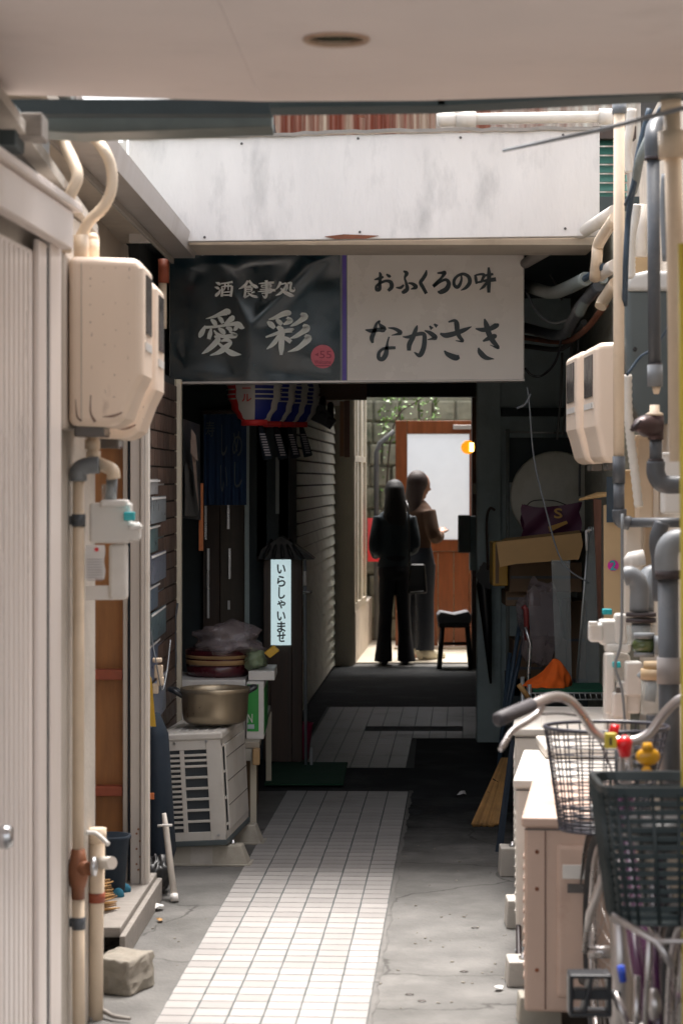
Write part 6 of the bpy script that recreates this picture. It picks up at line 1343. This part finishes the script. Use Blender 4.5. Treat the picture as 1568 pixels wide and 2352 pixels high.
ac_unit('far white air conditioner unit with a ribbed side, beyond the middle one', P(1180,0,8.75).x, 8.72, R(-5), 0.36, 0.85, 0.54, 0.10, 'acwhite', False)
q = MB(); q.box((P(1240,0,8.1).x,7.9,0.625),(P(1240,0,8.1).x+.25,8.3,0.66)); q.build('white_lid_piece', M['acwhite'], bevel=0.008, label='flat white cover lying on the middle air conditioner', cat='cover')
def cblock(px0, px1, Y, h_, d, label, m='concblock'):
    x0 = P(px0,0,Y).x; x1 = P(px1,0,Y).x; t = thing('foot_block', label, 'foot block', ((x0+x1)/2, Y, 0), 'foot blocks under the right air conditioners')
    q = MB(); q.hexa([(x0-.006,Y,0),(x1,Y,0),(x1,Y,h_),(x0,Y,h_),(x0-.006,Y+d,0),(x1,Y+d,0),(x1,Y+d,h_),(x0,Y+d,h_)]); q.build('block_body', M[m], t, bevel=0.005)
    q = MB(); q.lathe((x0+.05,Y+.05,h_),[(0.016,0),(0.016,.008),(0.008,.009),(0.008,.02)],8); q.build('bolt', M['chrome'], t)
cblock(1150,1260,9.1,0.115,0.12,'farthest pale foot block under the far white air conditioner')
cblock(1166,1280,8.05,0.10,0.13,'pale foot block under the rear of the middle air conditioner')
cblock(1168,1290,7.12,0.08,0.13,'grey stained foot block under the front of the middle air conditioner')
cblock(1194,1290,6.62,0.084,0.1,'nearest pale foot block under the pinkish air conditioner','block')
q = MB(); q.lathe((P(1193,0,8.0).x,7.65,0.006),[(0.045,0),(0.045,0.003)],20); q.build('drain_cover', M['pipegl'], label='small round grey drain cover beside the right foot blocks', cat='drain cover')
pipe('drain_hose', 'short dark drain hose by the right foot blocks', [P(1192,2075,7.6),P(1190,2120,7.4),(P(1192,0,7.2).x,7.2,0.02)], 0.009, 'bandk', 'hose')

# ================================================================ BICYCLE
BX = 0.735
bk_ = thing('bicycle', 'purple bicycle with a round wire front basket and a dark green rear basket', 'bicycle', (BX, 5.4, 0))
def V(x, y, z): return Vector((BX+x, y, z))
def wheel(yc, xo=0.0, rot=0.0, label=None):
    r = 0.33; c = V(xo, yc, r)
    def loop(rad, tub, m, name, parent, nseg=56):
        pts = [Vector((c.x+math.sin(rot)*rad*math.cos(a)*0.999, c.y+math.cos(rot)*rad*math.cos(a), c.z+rad*math.sin(a))) for a in [2*math.pi*i/nseg for i in range(nseg+1)]]
        q = MB(); q.tube(pts, tub, 8, cap=False); return q.build(name, M[m], parent)
    wq = loop(r-0.019, 0.019, 'tyre', 'wheel', bk_)
    loop(r-0.042, 0.009, 'bikes', 'rim', wq)
    q = MB(); q.tube([c-Vector((0.045,0,0)),c+Vector((0.045,0,0))], 0.018, 10); q.build('hub', M['bikes'], wq)
    q = MB()
    for i in range(32):
        a = 2*math.pi*i/32; rr = r-0.05; s_ = 0.03 if i % 2 else -0.03
        q.tube([c+Vector((s_,0,0)), Vector((c.x+math.sin(rot)*rr*math.cos(a), c.y+math.cos(rot)*rr*math.cos(a), c.z+rr*math.sin(a)))], 0.0012, 4)
    o = q.build('spokes', M['bikes'], wq); o['kind'] = 'stuff'
    return wq
wheel(4.95, 0.02); wheel(6.08, -0.03, -0.02)
def fender(yc, xo, a0, a1, rot, m):
    r = 0.345; vs = []; ns = 20
    for i in range(ns+1):
        a = a0+(a1-a0)*i/ns
        for j,(dx,dr) in enumerate(((-.028,-.012),(-.016,.002),(0,.006),(.016,.002),(.028,-.012))):
            rr = r+dr; vs.append((BX+xo+dx+math.sin(rot)*rr*math.cos(a), yc+math.cos(rot)*rr*math.cos(a), 0.33+rr*math.sin(a)))
    q = MB(); q.add(vs, [(i*5+j,i*5+j+1,(i+1)*5+j+1,(i+1)*5+j) for i in range(ns) for j in range(4)], True)
    o = q.build('mudguard', M[m], bk_); sd_ = o.modifiers.new('S','SOLIDIFY'); sd_.thickness = 0.002
fender(4.95, 0.02, R(20), R(200), 0, 'bikes'); fender(6.08, -0.03, R(20), R(215), -0.02, 'bikes')
fr_ = MB()
fr_.tube([V(0,5.36,0.29),V(0,5.22,0.72)], 0.016, 12)
fr_.tube([V(0,5.38,0.30),V(-.005,5.6,0.42),V(-.01,5.80,0.66)], 0.021, 12)
fr_.tube([V(0,5.34,0.42),V(-.005,5.6,0.54),V(-.01,5.80,0.74)], 0.016, 12)
fr_.tube([V(-.01,5.785,0.62),V(-.01,5.765,0.80)], 0.021, 12)
for s_ in (-1,1):
    fr_.tube([V(s_*.02,5.36,0.29),V(s_*.06+.02,4.95,0.33)], 0.010, 8); fr_.tube([V(s_*.015,5.24,0.66),V(s_*.06+.02,4.95,0.33)], 0.009, 8)
fr_.build('frame', M['bikep'], bk_)
q = MB(); q.tube([V(-.01,5.79,0.60),V(-.015,5.80,0.66)], 0.02, 10)
for s_ in (-1,1): q.tube([V(-.015+s_*.03,5.81,0.63),V(-.03+s_*.05,5.98,0.45),V(-.03+s_*.052,6.08,0.33)], [0.013,0.012,0.009], 8)
q.build('fork', M['bikes'], bk_)
q = MB(); q.tube([V(-.01,5.765,0.80),V(-.013,5.75,0.92)], 0.014, 10); q.tube([V(-.013,5.75,0.90),V(-.013,5.76,0.945)], 0.02, 10); q.build('stem', M['bikes'], bk_)
SX = -.015
def hb(px, py, Y): return P(px, py, Y)
hbp = [P(1428,1702,5.75),P(1395,1700,5.75),P(1362,1680,5.75),P(1335,1640,5.74),P(1308,1610,5.72),P(1280,1600,5.70),P(1250,1606,5.64),P(1215,1622,5.58),P(1150,1650,5.50)]
hbm = [Vector((2*P(1428,0,5.75).x-v.x, v.y, v.z)) for v in hbp]
q = MB(); q.curve(hbp, 0.0125, 12, 5); q.curve(hbm, 0.0125, 12, 5); q.build('handlebar', M['bikes'], bk_)
grip = mat('grey_rubber_grip', (0.05,0.045,0.05), 0.6, bump=0.5, bscale=120)
for arr in (hbp, hbm):
    q = MB(); d = (arr[-1]-arr[-2]).normalized(); q.tube([arr[-2]-d*0.01, arr[-1]-d*.01, arr[-1]+d*0.012, arr[-1]+d*0.018], [0.0175,0.0185,0.018,0.011], 14); q.build('grip', grip, bk_)
for sgn in (0,1):
    pts = [P(1245,1618,5.66),P(1232,1640,5.65),P(1205,1660,5.60),P(1175,1680,5.55),P(1155,1712,5.50),P(1148,1722,5.49)]
    if sgn: pts = [Vector((2*P(1428,0,5.75).x-v.x, v.y, v.z)) for v in pts]
    q = MB(); q.curve(pts, [0.009,0.010,0.009,0.008,0.008,0.006], 8, 4); q.build('brake_lever', M['bikes'], bk_)
q = MB(); q.curve([P(1240,1640,5.66),P(1300,1640,5.8),P(1350,1660,5.9),P(1400,1760,5.85),P(1420,1850,5.8)], 0.0028, 6); q.build('brake_cable', M['bandk'], bk_)
# front basket : round wire
FB = V(-.02, 6.12, 0); 
def fbp(a, t, e=0.0):   # t 0 bottom, 1 top
    rx = 0.115+0.052*t; ry = 0.10+0.035*t; cx = FB.x-0.012*(1-t)
    return Vector((cx+(rx+e)*math.cos(a), FB.y+(ry+e)*math.sin(a), 0.655+0.275*t-0.015*math.sin(a)*0))
q = MB(); ns = 40
for t, r_ in ((1.0,0.0055),(0.0,0.004)):
    q.tube([fbp(2*math.pi*i/ns, t) for i in range(ns+1)], r_, 6, cap=False)
q.build('front_basket', M['wirek'], bk_); fbk = bk_.children[-1]
q = MB()
for i in range(13):
    t = 0.04+i*0.072; q.tube([fbp(2*math.pi*k/ns, t, 0.0015*math.sin(k*2.1+i)) for k in range(ns+1)], 0.0021, 4, cap=False)
for i in range(26):
    a = 2*math.pi*i/26; q.tube([fbp(a, 0), fbp(a+0.02*math.sin(i*3), 0.5), fbp(a, 1)], 0.0021, 4, cap=False)
for i in range(7):
    y = -0.09+i*0.03; hw = 0.115*math.sqrt(max(0,1-(y/0.1)**2)); q.tube([(FB.x-.012-hw,FB.y+y,0.655),(FB.x-.012+hw,FB.y+y,0.655)], 0.0021, 4)
o = q.build('basket_mesh', M['wirek'], fbk); o['kind'] = 'stuff'
q = MB()
for i in range(14):
    t = i/13
    if t < 0.28: q.tube([fbp(2*math.pi*k/ns, t) for k in range(ns+1)], 0.0032, 4, cap=False)
q.build('basket_base_band', M['wirek'], fbk)
q = bagmesh(Vector((FB.x+.03,FB.y-.01,0.70)), 0.06, 0.05, 0.035, 33, 0.3); q.build('crumpled_paper', M['paper'], label='crumpled white paper lying in the bottom of the wire bicycle basket', cat='paper')
q = MB(); q.tube([V(-.02,5.84,0.9),V(-.02,5.84,0.66)], 0.012, 8); q.build('basket_bracket', M['black'], bk_)
# rear basket : dark plastic slats
RB = V(0.015, 4.98, 0)
def rbl(t, e=0.0):
    hx, hy = 0.16+0.036*t+e, 0.105+0.035*t+e; c = 0.05; pts = []
    for (sx,sy,a0) in ((1,1,0),(-1,1,90),(-1,-1,180),(1,-1,270)):
        for k in range(5):
            a = R(a0+22.5*k); pts.append((RB.x+sx*(hx-c)+c*math.cos(a), RB.y+sy*(hy-c)+c*math.sin(a), 0.64+0.30*t))
    return pts+[pts[0]]
def ring_band(mb, t0, t1, th=0.004):
    a, b, c_, d = rbl(t0), rbl(t1), rbl(t1, -th), rbl(t0, -th); n = len(a)
    mb.add(a+b+c_+d, sum([[(i,i+1,n+i+1,n+i),(n+i,n+i+1,2*n+i+1,2*n+i),(2*n+i,2*n+i+1,3*n+i+1,3*n+i),(3*n+i,3*n+i+1,i+1,i)] for i in range(n-1)], []))
q = MB(); ring_band(q, 0.93, 1.0, 0.012); q.build('rear_basket', M['basketk'], bk_); rbk = bk_.children[-1]
for i in range(14):
    t = 0.03+i*0.064
    q = MB(); ring_band(q, t, t+0.040); q.build('basket_slat', M['basketk'], rbk)
q = MB()
for k in range(0, 20, 1):
    a = Vector(rbl(0)[k]); b = Vector(rbl(0.95)[k]); q.tube([a,b], 0.004, 4)
L_ = rbl(0); Lt = rbl(0.95)
for f_ in (0.2,0.4,0.6,0.8):
    for (i0,i1) in ((4,5),(9,10),(14,15),(19,0)):
        a = Vector(L_[i0]).lerp(Vector(L_[i1]), f_); b = Vector(Lt[i0]).lerp(Vector(Lt[i1]), f_); q.tube([a,b], 0.004, 4)
q.build('basket_ribs', M['basketk'], rbk)
q = MB(); q.prismz([(x,y) for x,y,z in rbl(0)[:-1]], 0.636, 0.642); q.build('basket_floor', M['basketk'], rbk)
q = MB(); q.tube([V(-.06,5.14,0.62),V(-.06,4.80,0.62)], 0.006, 8); q.tube([V(.09,5.14,0.62),V(.09,4.80,0.62)], 0.006, 8); q.tube([V(-.06,4.80,0.62),V(.09,4.80,0.62)], 0.006, 8)
for s_ in (-.075,.11): q.tube([V(s_,4.86,0.62),V(s_,4.95,0.34)], 0.006, 8)
q.tube([V(-.15,4.90,0.655),V(-.06,4.84,0.61),V(-.03,4.82,0.56)], 0.009, 8)
q.build('carrier', M['bikes'], bk_)
q = MB(); q.loft([(BX,5.2,0.74,0.03,0.05),(BX,5.2,0.78,0.09,0.11),(BX,5.2,0.815,0.085,0.11),(BX,5.2,0.825,0.03,0.05)]); q.build('saddle', M['leather'], bk_)
# crank, pedals, chain guard, kickstand
cr = MB(); cr.tube([V(-.05,5.38,0.29),V(-.085,5.40,0.375)], 0.010, 8); cr.tube([V(.05,5.38,0.29),V(.085,5.36,0.205)], 0.010, 8); cr.tube([V(-.06,5.38,0.29),V(.06,5.38,0.29)], 0.018, 10); cr.build('crank', M['bikes'], bk_)
for s_, zc, yc in ((-1,0.372,5.40),(1,0.205,5.36)):
    q = MB(); xc = BX+s_*0.145
    x0_, x1_ = xc-.05, xc+.05
    q.box((x0_,yc-.035,zc+.043),(x1_,yc+.035,zc+.052)); q.box((x0_,yc-.035,zc-.048),(x1_,yc+.035,zc-.039))
    q.box((x0_-.001,yc-.03,zc-.047),(x0_+.010,yc+.03,zc+.051)); q.box((x1_-.010,yc-.03,zc-.047),(x1_+.001,yc+.03,zc+.051)); q.box((x0_,yc-.02,zc-.011),(x1_+.0,yc+.02,zc+.013))
    q.hexa([(x0_+.03,yc-.034,zc-.04),(x0_+.04,yc-.034,zc-.04),(x0_+.058,yc-.034,zc+.044),(x0_+.048,yc-.034,zc+.044),(x0_+.03,yc+.03,zc-.04),(x0_+.04,yc+.03,zc-.04),(x0_+.058,yc+.03,zc+.044),(x0_+.048,yc+.03,zc+.044)])
    q.tube([(xc-s_*.045,yc,zc),(xc-s_*.075,yc,zc)], 0.009, 8)
    q.build('pedal', M['black'], bk_, bevel=0.005, seg=2)
q = MB(); q.curve([V(.06,5.42,0.36),V(.065,5.2,0.40),V(.075,4.97,0.40),V(.075,4.88,0.33),V(.07,5.0,0.27),V(.06,5.3,0.22),V(.06,5.46,0.25),V(.06,5.42,0.36)], 0.012, 6); q.build('chain_guard', M['bikep'], bk_)
q = MB(); q.tube([V(-.07,4.97,0.33),V(-.085,4.99,0.18),V(-.12,5.05,0.01)], 0.009, 8); q.tube([V(-.055,4.85,0.33),V(-.07,4.84,0.02)], 0.008, 8); q.tube([V(.1,4.9,0.33),V(.12,4.86,0.02)], 0.008, 8); q.build('kickstand', M['bikes'], bk_)
q = MB(); q.tube([V(-.075,5.06,0.49),V(-.08,5.04,0.33)], 0.008, 8); q.lathe(V(-.06,5.0,0.44),[(0.01,0),(0.035,.006),(0.035,.02),(0.01,.03)],18,'X'); q.build('rear_lock', M['bikes'], bk_)
# tags and reflectors on handlebar
q = MB(); a = P(1388,1720,5.62); b = P(1416,1684,5.62); q.box((a.x,5.62,a.z),(b.x,5.635,b.z)); q.build('yellow_tag', M['yellowb'], bk_, bevel=0.004)
q = MB(); q.pbox(1399,1694,1404,1712,5.618,0.003); q.build('print', M['black'], bk_)
q = MB(); q.tube([P(1400,1673,5.7),P(1418,1678,5.7)], [0.012,0.015], 10); q.tube([P(1425,1694,5.64),P(1432,1705,5.64),P(1435,1738,5.64)], [0.014,0.022,0.013], 12); q.build('red_reflector', M['red'], bk_)
q = MB(); q.ball(P(1487,1738,5.45), 0.026, 10, (1.15,0.6,0.85)); q.tube([P(1486,1722,5.45),P(1485,1706,5.45)], [0.016,0.010], 10); q.build('amber_bell', M['ambr'], bk_)
q = MB(); q.tube([P(1484,1752,5.47),P(1484,1772,5.47)], [0.028,0.020], 14); q.build('bell_base', M['black'], bk_)
q = MB(); q.ball(P(1484,1770,5.44), 0.013, 8); q.build('amber_button', M['ambr'], bk_)
q = MB(); q.pbox(1420,1740,1436,1800,5.74,0.03); q.pbox(1440,1740,1452,1800,5.74,0.03); q.build('stem_bracket', M['bikes'], bk_, bevel=0.005)
q = MB(); q.tube([P(1424,2218,5.3),P(1430,2255,5.3)], 0.009, 8); q.build('blue_dust_cap', M['blue'], bk_)

# ================================================================ LITTER
random.seed(11)
def scrap(px, py, s, label, m='paper', cat='litter'):
    Y = FY(py); c = Vector((P(px,0,Y).x, Y, 0.006)); q = MB(); n_ = 7; vs = []
    for i in range(n_):
        a = 2*math.pi*i/n_; r = s*random.uniform(0.5,1.2); vs.append(c+Vector((r*math.cos(a), r*math.sin(a)*1.4, random.uniform(0,0.012)*s/0.02)))
    vs.append(c+Vector((0,0,0.014*s/0.02))); q.add(vs, [(i,(i+1)%n_,n_) for i in range(n_)]); q.build('paper_scrap', M[m], label=label, cat=cat)
scrap(360,2092,0.032,'crumpled white tissue on the ground right of the aluminium post')
scrap(1058,1828,0.028,'small white paper scrap on the dark concrete right of the tile path')
scrap(1146,2275,0.016,'tiny white scrap on the pale concrete near the nearest right foot block')
scrap(367,2118,0.014,'small tan chip beside the white tissue','reed','chip')
ch = MB(); random.seed(13)
for i in range(170):
    py = random.uniform(1900,2400); px = random.uniform(240,1190); Y = FY(py)
    if abs(P(px,0,Y).x-(xs1(Y)+0.31)) < 0.33: continue
    s_ = random.uniform(0.002,0.006); c = Vector((P(px,0,Y).x,Y,0.001)); a = random.uniform(0,3.14); k0 = len(ch.v)
    ch.box((-s_,-s_*0.5,0),(s_,s_*0.5,s_*0.5)); ch.xform(Matrix.Translation(c) @ Matrix.Rotation(a,4,'Z'), k0)
o = ch.build('grit', M['stone'], kind='stuff'); o['label'] = 'scattered grit and crumbs on the concrete beside the tile path'
for (px,py) in ((1090,2132),(1065,2232),(940,2285),(968,2300)):
    Y = FY(py); q = MB(); q.lathe((P(px,0,Y).x,Y,0.0015),[(0.014,0),(0.012,0.001)],10); o = q.build('gum_spot', M['slot'], label={1090:'flat dark gum spot on the concrete, farthest in from the camera',1065:'flat dark gum spot on the concrete, second farthest in',940:'flat dark gum spot closest to the tile path, near the bottom',968:'lowest flat dark gum spot on the pale concrete'}[px], cat='gum spot', group='dark gum spots on the concrete'); 

# ================================================================ PEOPLE
def person(label, x, y, rz, hgt, sex):
    t = thing('person', label, 'person', (x, y, 0), None, rz); return t
def limb(q, pts, rs, n=12): q.tube(smooth_path(pts, 4), rs, n)
def hand(q, wrist, d, up, s=1):
    d = d.normalized(); side = d.cross(up).normalized(); up = side.cross(d).normalized()
    k0 = len(q.v); q.tube([wrist, wrist+d*0.04, wrist+d*0.085], [0.022,0.034,0.036], 10)
    for i in range(k0, len(q.v)):
        v = q.v[i]-wrist; q.v[i] = wrist+v-up*(v.dot(up)*0.45)
    for f, L in enumerate((0.064,0.074,0.070,0.054)):
        b = wrist+d*0.08+side*(0.026-0.0175*f); m1 = b+d*L*0.5-up*0.006; e = m1+d*L*0.42-up*0.018
        q.tube([b,m1,e], [0.0095,0.0085,0.0070], 8)
    b = wrist+d*0.03+side*0.03*s; q.tube([b,b+d*0.03+side*0.022*s,b+d*0.058+side*0.024*s-up*0.01], [0.012,0.010,0.008], 8)
def head(q, c, s=1.0, turn=0.0):
    k0 = len(q.v); q.ball((0,0,0), 0.1, 12, (0.78,0.98,1.18)); q.tube([(0,0.085,0.005),(0,0.112,-0.022),(0,0.10,-0.034)], [0.009,0.014,0.006], 8)   # nose
    q.ball((0,0.078,-0.06), 0.022, 6, (1.2,0.7,0.5)); q.ball((0,0.06,-0.095), 0.03, 6, (1,0.8,0.8))
    q.ball((0.078,0,-0.01), 0.026, 6, (0.35,0.8,1.2)); q.ball((-0.078,0,-0.01), 0.026, 6, (0.35,0.8,1.2))
    q.ball((0.030,0.078,0.012), 0.014, 6); q.ball((-0.030,0.078,0.012), 0.014, 6)
    q.xform(Matrix.Translation(c) @ Matrix.Rotation(turn,4,'Z') @ Matrix.Rotation(R(-12),4,'X') @ Matrix.Scale(s,4), k0)

# person in black, seen from behind
p1 = person('person with long black hair in dark top and black trousers, seen from behind', P(906,0,19.5).x, 19.5, R(6), 1.57, 'f'); p1.scale = (0.90, 0.95, 1.0)
q = MB()
q.loft([(0,0,0.78,0.13,0.10),(0,0,0.86,0.135,0.105),(0,0,0.98,0.125,0.092),(0,0,1.15,0.15,0.10),(0,0,1.26,0.165,0.09),(0,0,1.31,0.10,0.07),(0,0.01,1.36,0.05,0.05),(0,0.015,1.42,0.048,0.048)])
for s_ in (-1,1):
    limb(q, [(s_*.08,0,0.82),(s_*.085,0.01,0.46),(s_*.095,-.01,0.09)], [0.085,0.055,0.036])
    q.tube([(s_*.095,-.03,0.04),(s_*.10,0.09,0.03),(s_*.105,0.16,0.02)], [0.036,0.035,0.022], 10)
limb(q, [(-.145,0,1.27),(-.195,-.015,1.04),(-.165,0.14,0.93)], [0.05,0.042,0.028])
limb(q, [(.145,0,1.27),(.19,-.015,1.03),(.12,0.15,0.96)], [0.05,0.042,0.028])
hand(q, Vector((-.165,0.15,0.93)), Vector((.5,.7,.25)), Vector((0,0,1))); hand(q, Vector((.115,0.16,0.965)), Vector((-.4,.7,.2)), Vector((0,0,1)), -1)
head(q, Vector((0,0.03,1.475)), 0.92, 0.15)
q.build('body', M['skin'], p1, local=True, remesh=0.009)
q = MB(); q.loft([(0,0,0.84,0.172,0.142),(0,0,0.87,0.165,0.135),(0,0,0.93,0.142,0.112),(0,0,1.0,0.142,0.106),(0,-.003,1.13,0.168,0.116),(0,0,1.25,0.186,0.105),(0,0,1.305,0.14,0.086),(0,0.01,1.345,0.062,0.06)])
limb(q, [(-.145,0,1.27),(-.195,-.015,1.04),(-.165,0.12,0.94)], [0.064,0.060,0.046]); limb(q, [(.145,0,1.27),(.19,-.015,1.03),(.13,0.13,0.965)], [0.064,0.058,0.044])
q.build('top', M['topnavy'], p1, local=True, remesh=0.011)
q = MB(); q.loft([(0,0,0.74,0.155,0.135),(0,-.01,0.80,0.163,0.145),(0,0,0.88,0.152,0.13),(0,0,0.95,0.135,0.11)])
for s_ in (-1,1): q.loft([(s_*.112,-.01,0.03,0.088,0.11),(s_*.098,0,0.25,0.066,0.085),(s_*.085,0,0.45,0.064,0.08),(s_*.072,0,0.80,0.084,0.125)])
q.build('trousers', M['trouserk'], p1, local=True, remesh=0.011)
q = MB(); q.ball((0,0.012,1.495), 0.1, 12, (0.98,1.02,1.05)); q.loft([(0.02,-.07,1.13,0.05,0.02),(0.01,-.075,1.20,0.10,0.035),(-.005,-.065,1.28,0.118,0.05),(0,-.045,1.38,0.108,0.062),(0,-.02,1.46,0.098,0.08),(0,0,1.53,0.09,0.09),(0,.01,1.58,0.06,0.06)])
q.xform(Matrix.Identity(4)); q.build('hair', M['hairk'], p1, local=True, remesh=0.01)
q = MB()
for s_ in (-1,1): q.tube([(s_*.10,-.045,0.035),(s_*.10,0.07,0.035),(s_*.105,0.175,0.028)], [0.036,0.04,0.026], 10)
q.build('shoe', M['leather'], p1, local=True, remesh=0.01)
# shoulder bag carried between them
hbg = thing('handbag', 'black handbag with a steel edge hanging at the hip between the two people', 'handbag', P(958,1365,19.35))
q = MB(); c = P(958,1330,19.3); q.hexa([(c.x-.085,19.28,c.z-.13),(c.x+.085,19.28,c.z-.12),(c.x+.065,19.28,c.z+.13),(c.x-.065,19.28,c.z+.13),(c.x-.085,19.38,c.z-.13),(c.x+.085,19.38,c.z-.12),(c.x+.065,19.38,c.z+.13),(c.x-.065,19.38,c.z+.13)]); q.build('bag_body', M['leather'], hbg, bevel=0.02, seg=3)
q = MB(); q.curve([P(940,1300,19.33),P(938,1180,19.36),P(932,1150,19.45)], 0.009, 6); q.build('strap', M['leather'], hbg)
q = MB(); q.tube([P(942,1360,19.27),P(972,1357,19.27)], 0.004, 6); q.build('steel_edge', M['chrome'], hbg)

# person in brown, turned to the right
p2 = person('person with brown hair in brown top and dark jeans, turned to the right', P(958,0,20.0).x, 20.0, R(-52), 1.64, 'f')
q = MB()
q.loft([(0,0,0.82,0.14,0.10),(0,0,0.90,0.16,0.115),(0,0,1.03,0.12,0.09),(0,0,1.20,0.145,0.10),(0,0,1.32,0.16,0.09),(0,0,1.37,0.10,0.07),(0,0.01,1.42,0.05,0.05),(0,0.02,1.48,0.048,0.048)])
for s_ in (-1,1):
    limb(q, [(s_*.08,0,0.85),(s_*.085,0.01,0.47),(s_*.09,-.01,0.09)], [0.085,0.055,0.036])
    q.tube([(s_*.09,-.03,0.04),(s_*.10,0.09,0.03),(s_*.105,0.16,0.02)], [0.036,0.035,0.022], 10)
limb(q, [(.165,0,1.32),(.205,0.02,1.10),(.13,0.17,1.12)], [0.05,0.04,0.028]); limb(q, [(-.165,0,1.32),(-.20,0.02,1.08),(-.08,0.17,1.08)], [0.05,0.04,0.028])
hand(q, Vector((.13,0.17,1.12)), Vector((-.5,.5,.35)), Vector((0,0,1))); hand(q, Vector((-.08,0.17,1.08)), Vector((.6,.4,.2)), Vector((0,0,1)), -1)
head(q, Vector((0,0.03,1.545)), 0.94, R(-20))
q.build('body', M['skin'], p2, local=True, remesh=0.009)
q = MB(); q.loft([(0,0,0.93,0.145,0.118),(0,0,1.0,0.142,0.11),(0,0,1.05,0.142,0.108),(0,0,1.18,0.168,0.122),(0,0,1.31,0.182,0.11),(0,0,1.37,0.13,0.085),(0,0.01,1.41,0.062,0.06)])
limb(q, [(.155,0,1.32),(.218,0.01,1.10),(.165,0.12,1.10)], [0.064,0.06,0.048]); limb(q, [(-.155,0,1.32),(-.215,0.01,1.08),(-.13,0.13,1.08)], [0.064,0.06,0.046])
q.build('top', M['topbrown'], p2, local=True, remesh=0.011)
q = MB(); q.loft([(0,0,0.80,0.175,0.138),(0,-.01,0.87,0.18,0.145),(0,0,0.95,0.155,0.125),(0,0,1.01,0.138,0.108)])
for s_ in (-1,1): q.loft([(s_*.115,-.01,0.095,0.078,0.088),(s_*.11,0,0.3,0.072,0.082),(s_*.098,0,0.55,0.076,0.088),(s_*.085,0,0.85,0.092,0.12)])
q.build('trousers', M['jeans'], p2, local=True, remesh=0.011)
q = MB(); q.ball((0,0.0,1.57), 0.1, 12, (0.93,1.02,1.1)); q.loft([(0.0,-.06,1.20,0.07,0.025),(0.0,-.065,1.29,0.10,0.045),(0,-.05,1.40,0.10,0.06),(0,-.02,1.53,0.092,0.08),(0,0,1.60,0.085,0.088),(0,0,1.66,0.05,0.05)]); q.build('hair', M['hairb'], p2, local=True, remesh=0.01)
for s_ in (-1,1):
    q = MB(); q.tube([(s_*.11,-.07,0.05),(s_*.115,0.0,0.065),(s_*.117,0.10,0.045),(s_*.12,0.20,0.034)], [0.045,0.058,0.045,0.030], 12)
    for i in range(len(q.v)):
        if q.v[i].z < 0.004: q.v[i].z = 0.004
    q.build('shoe', M['shoe'], p2, local=True)
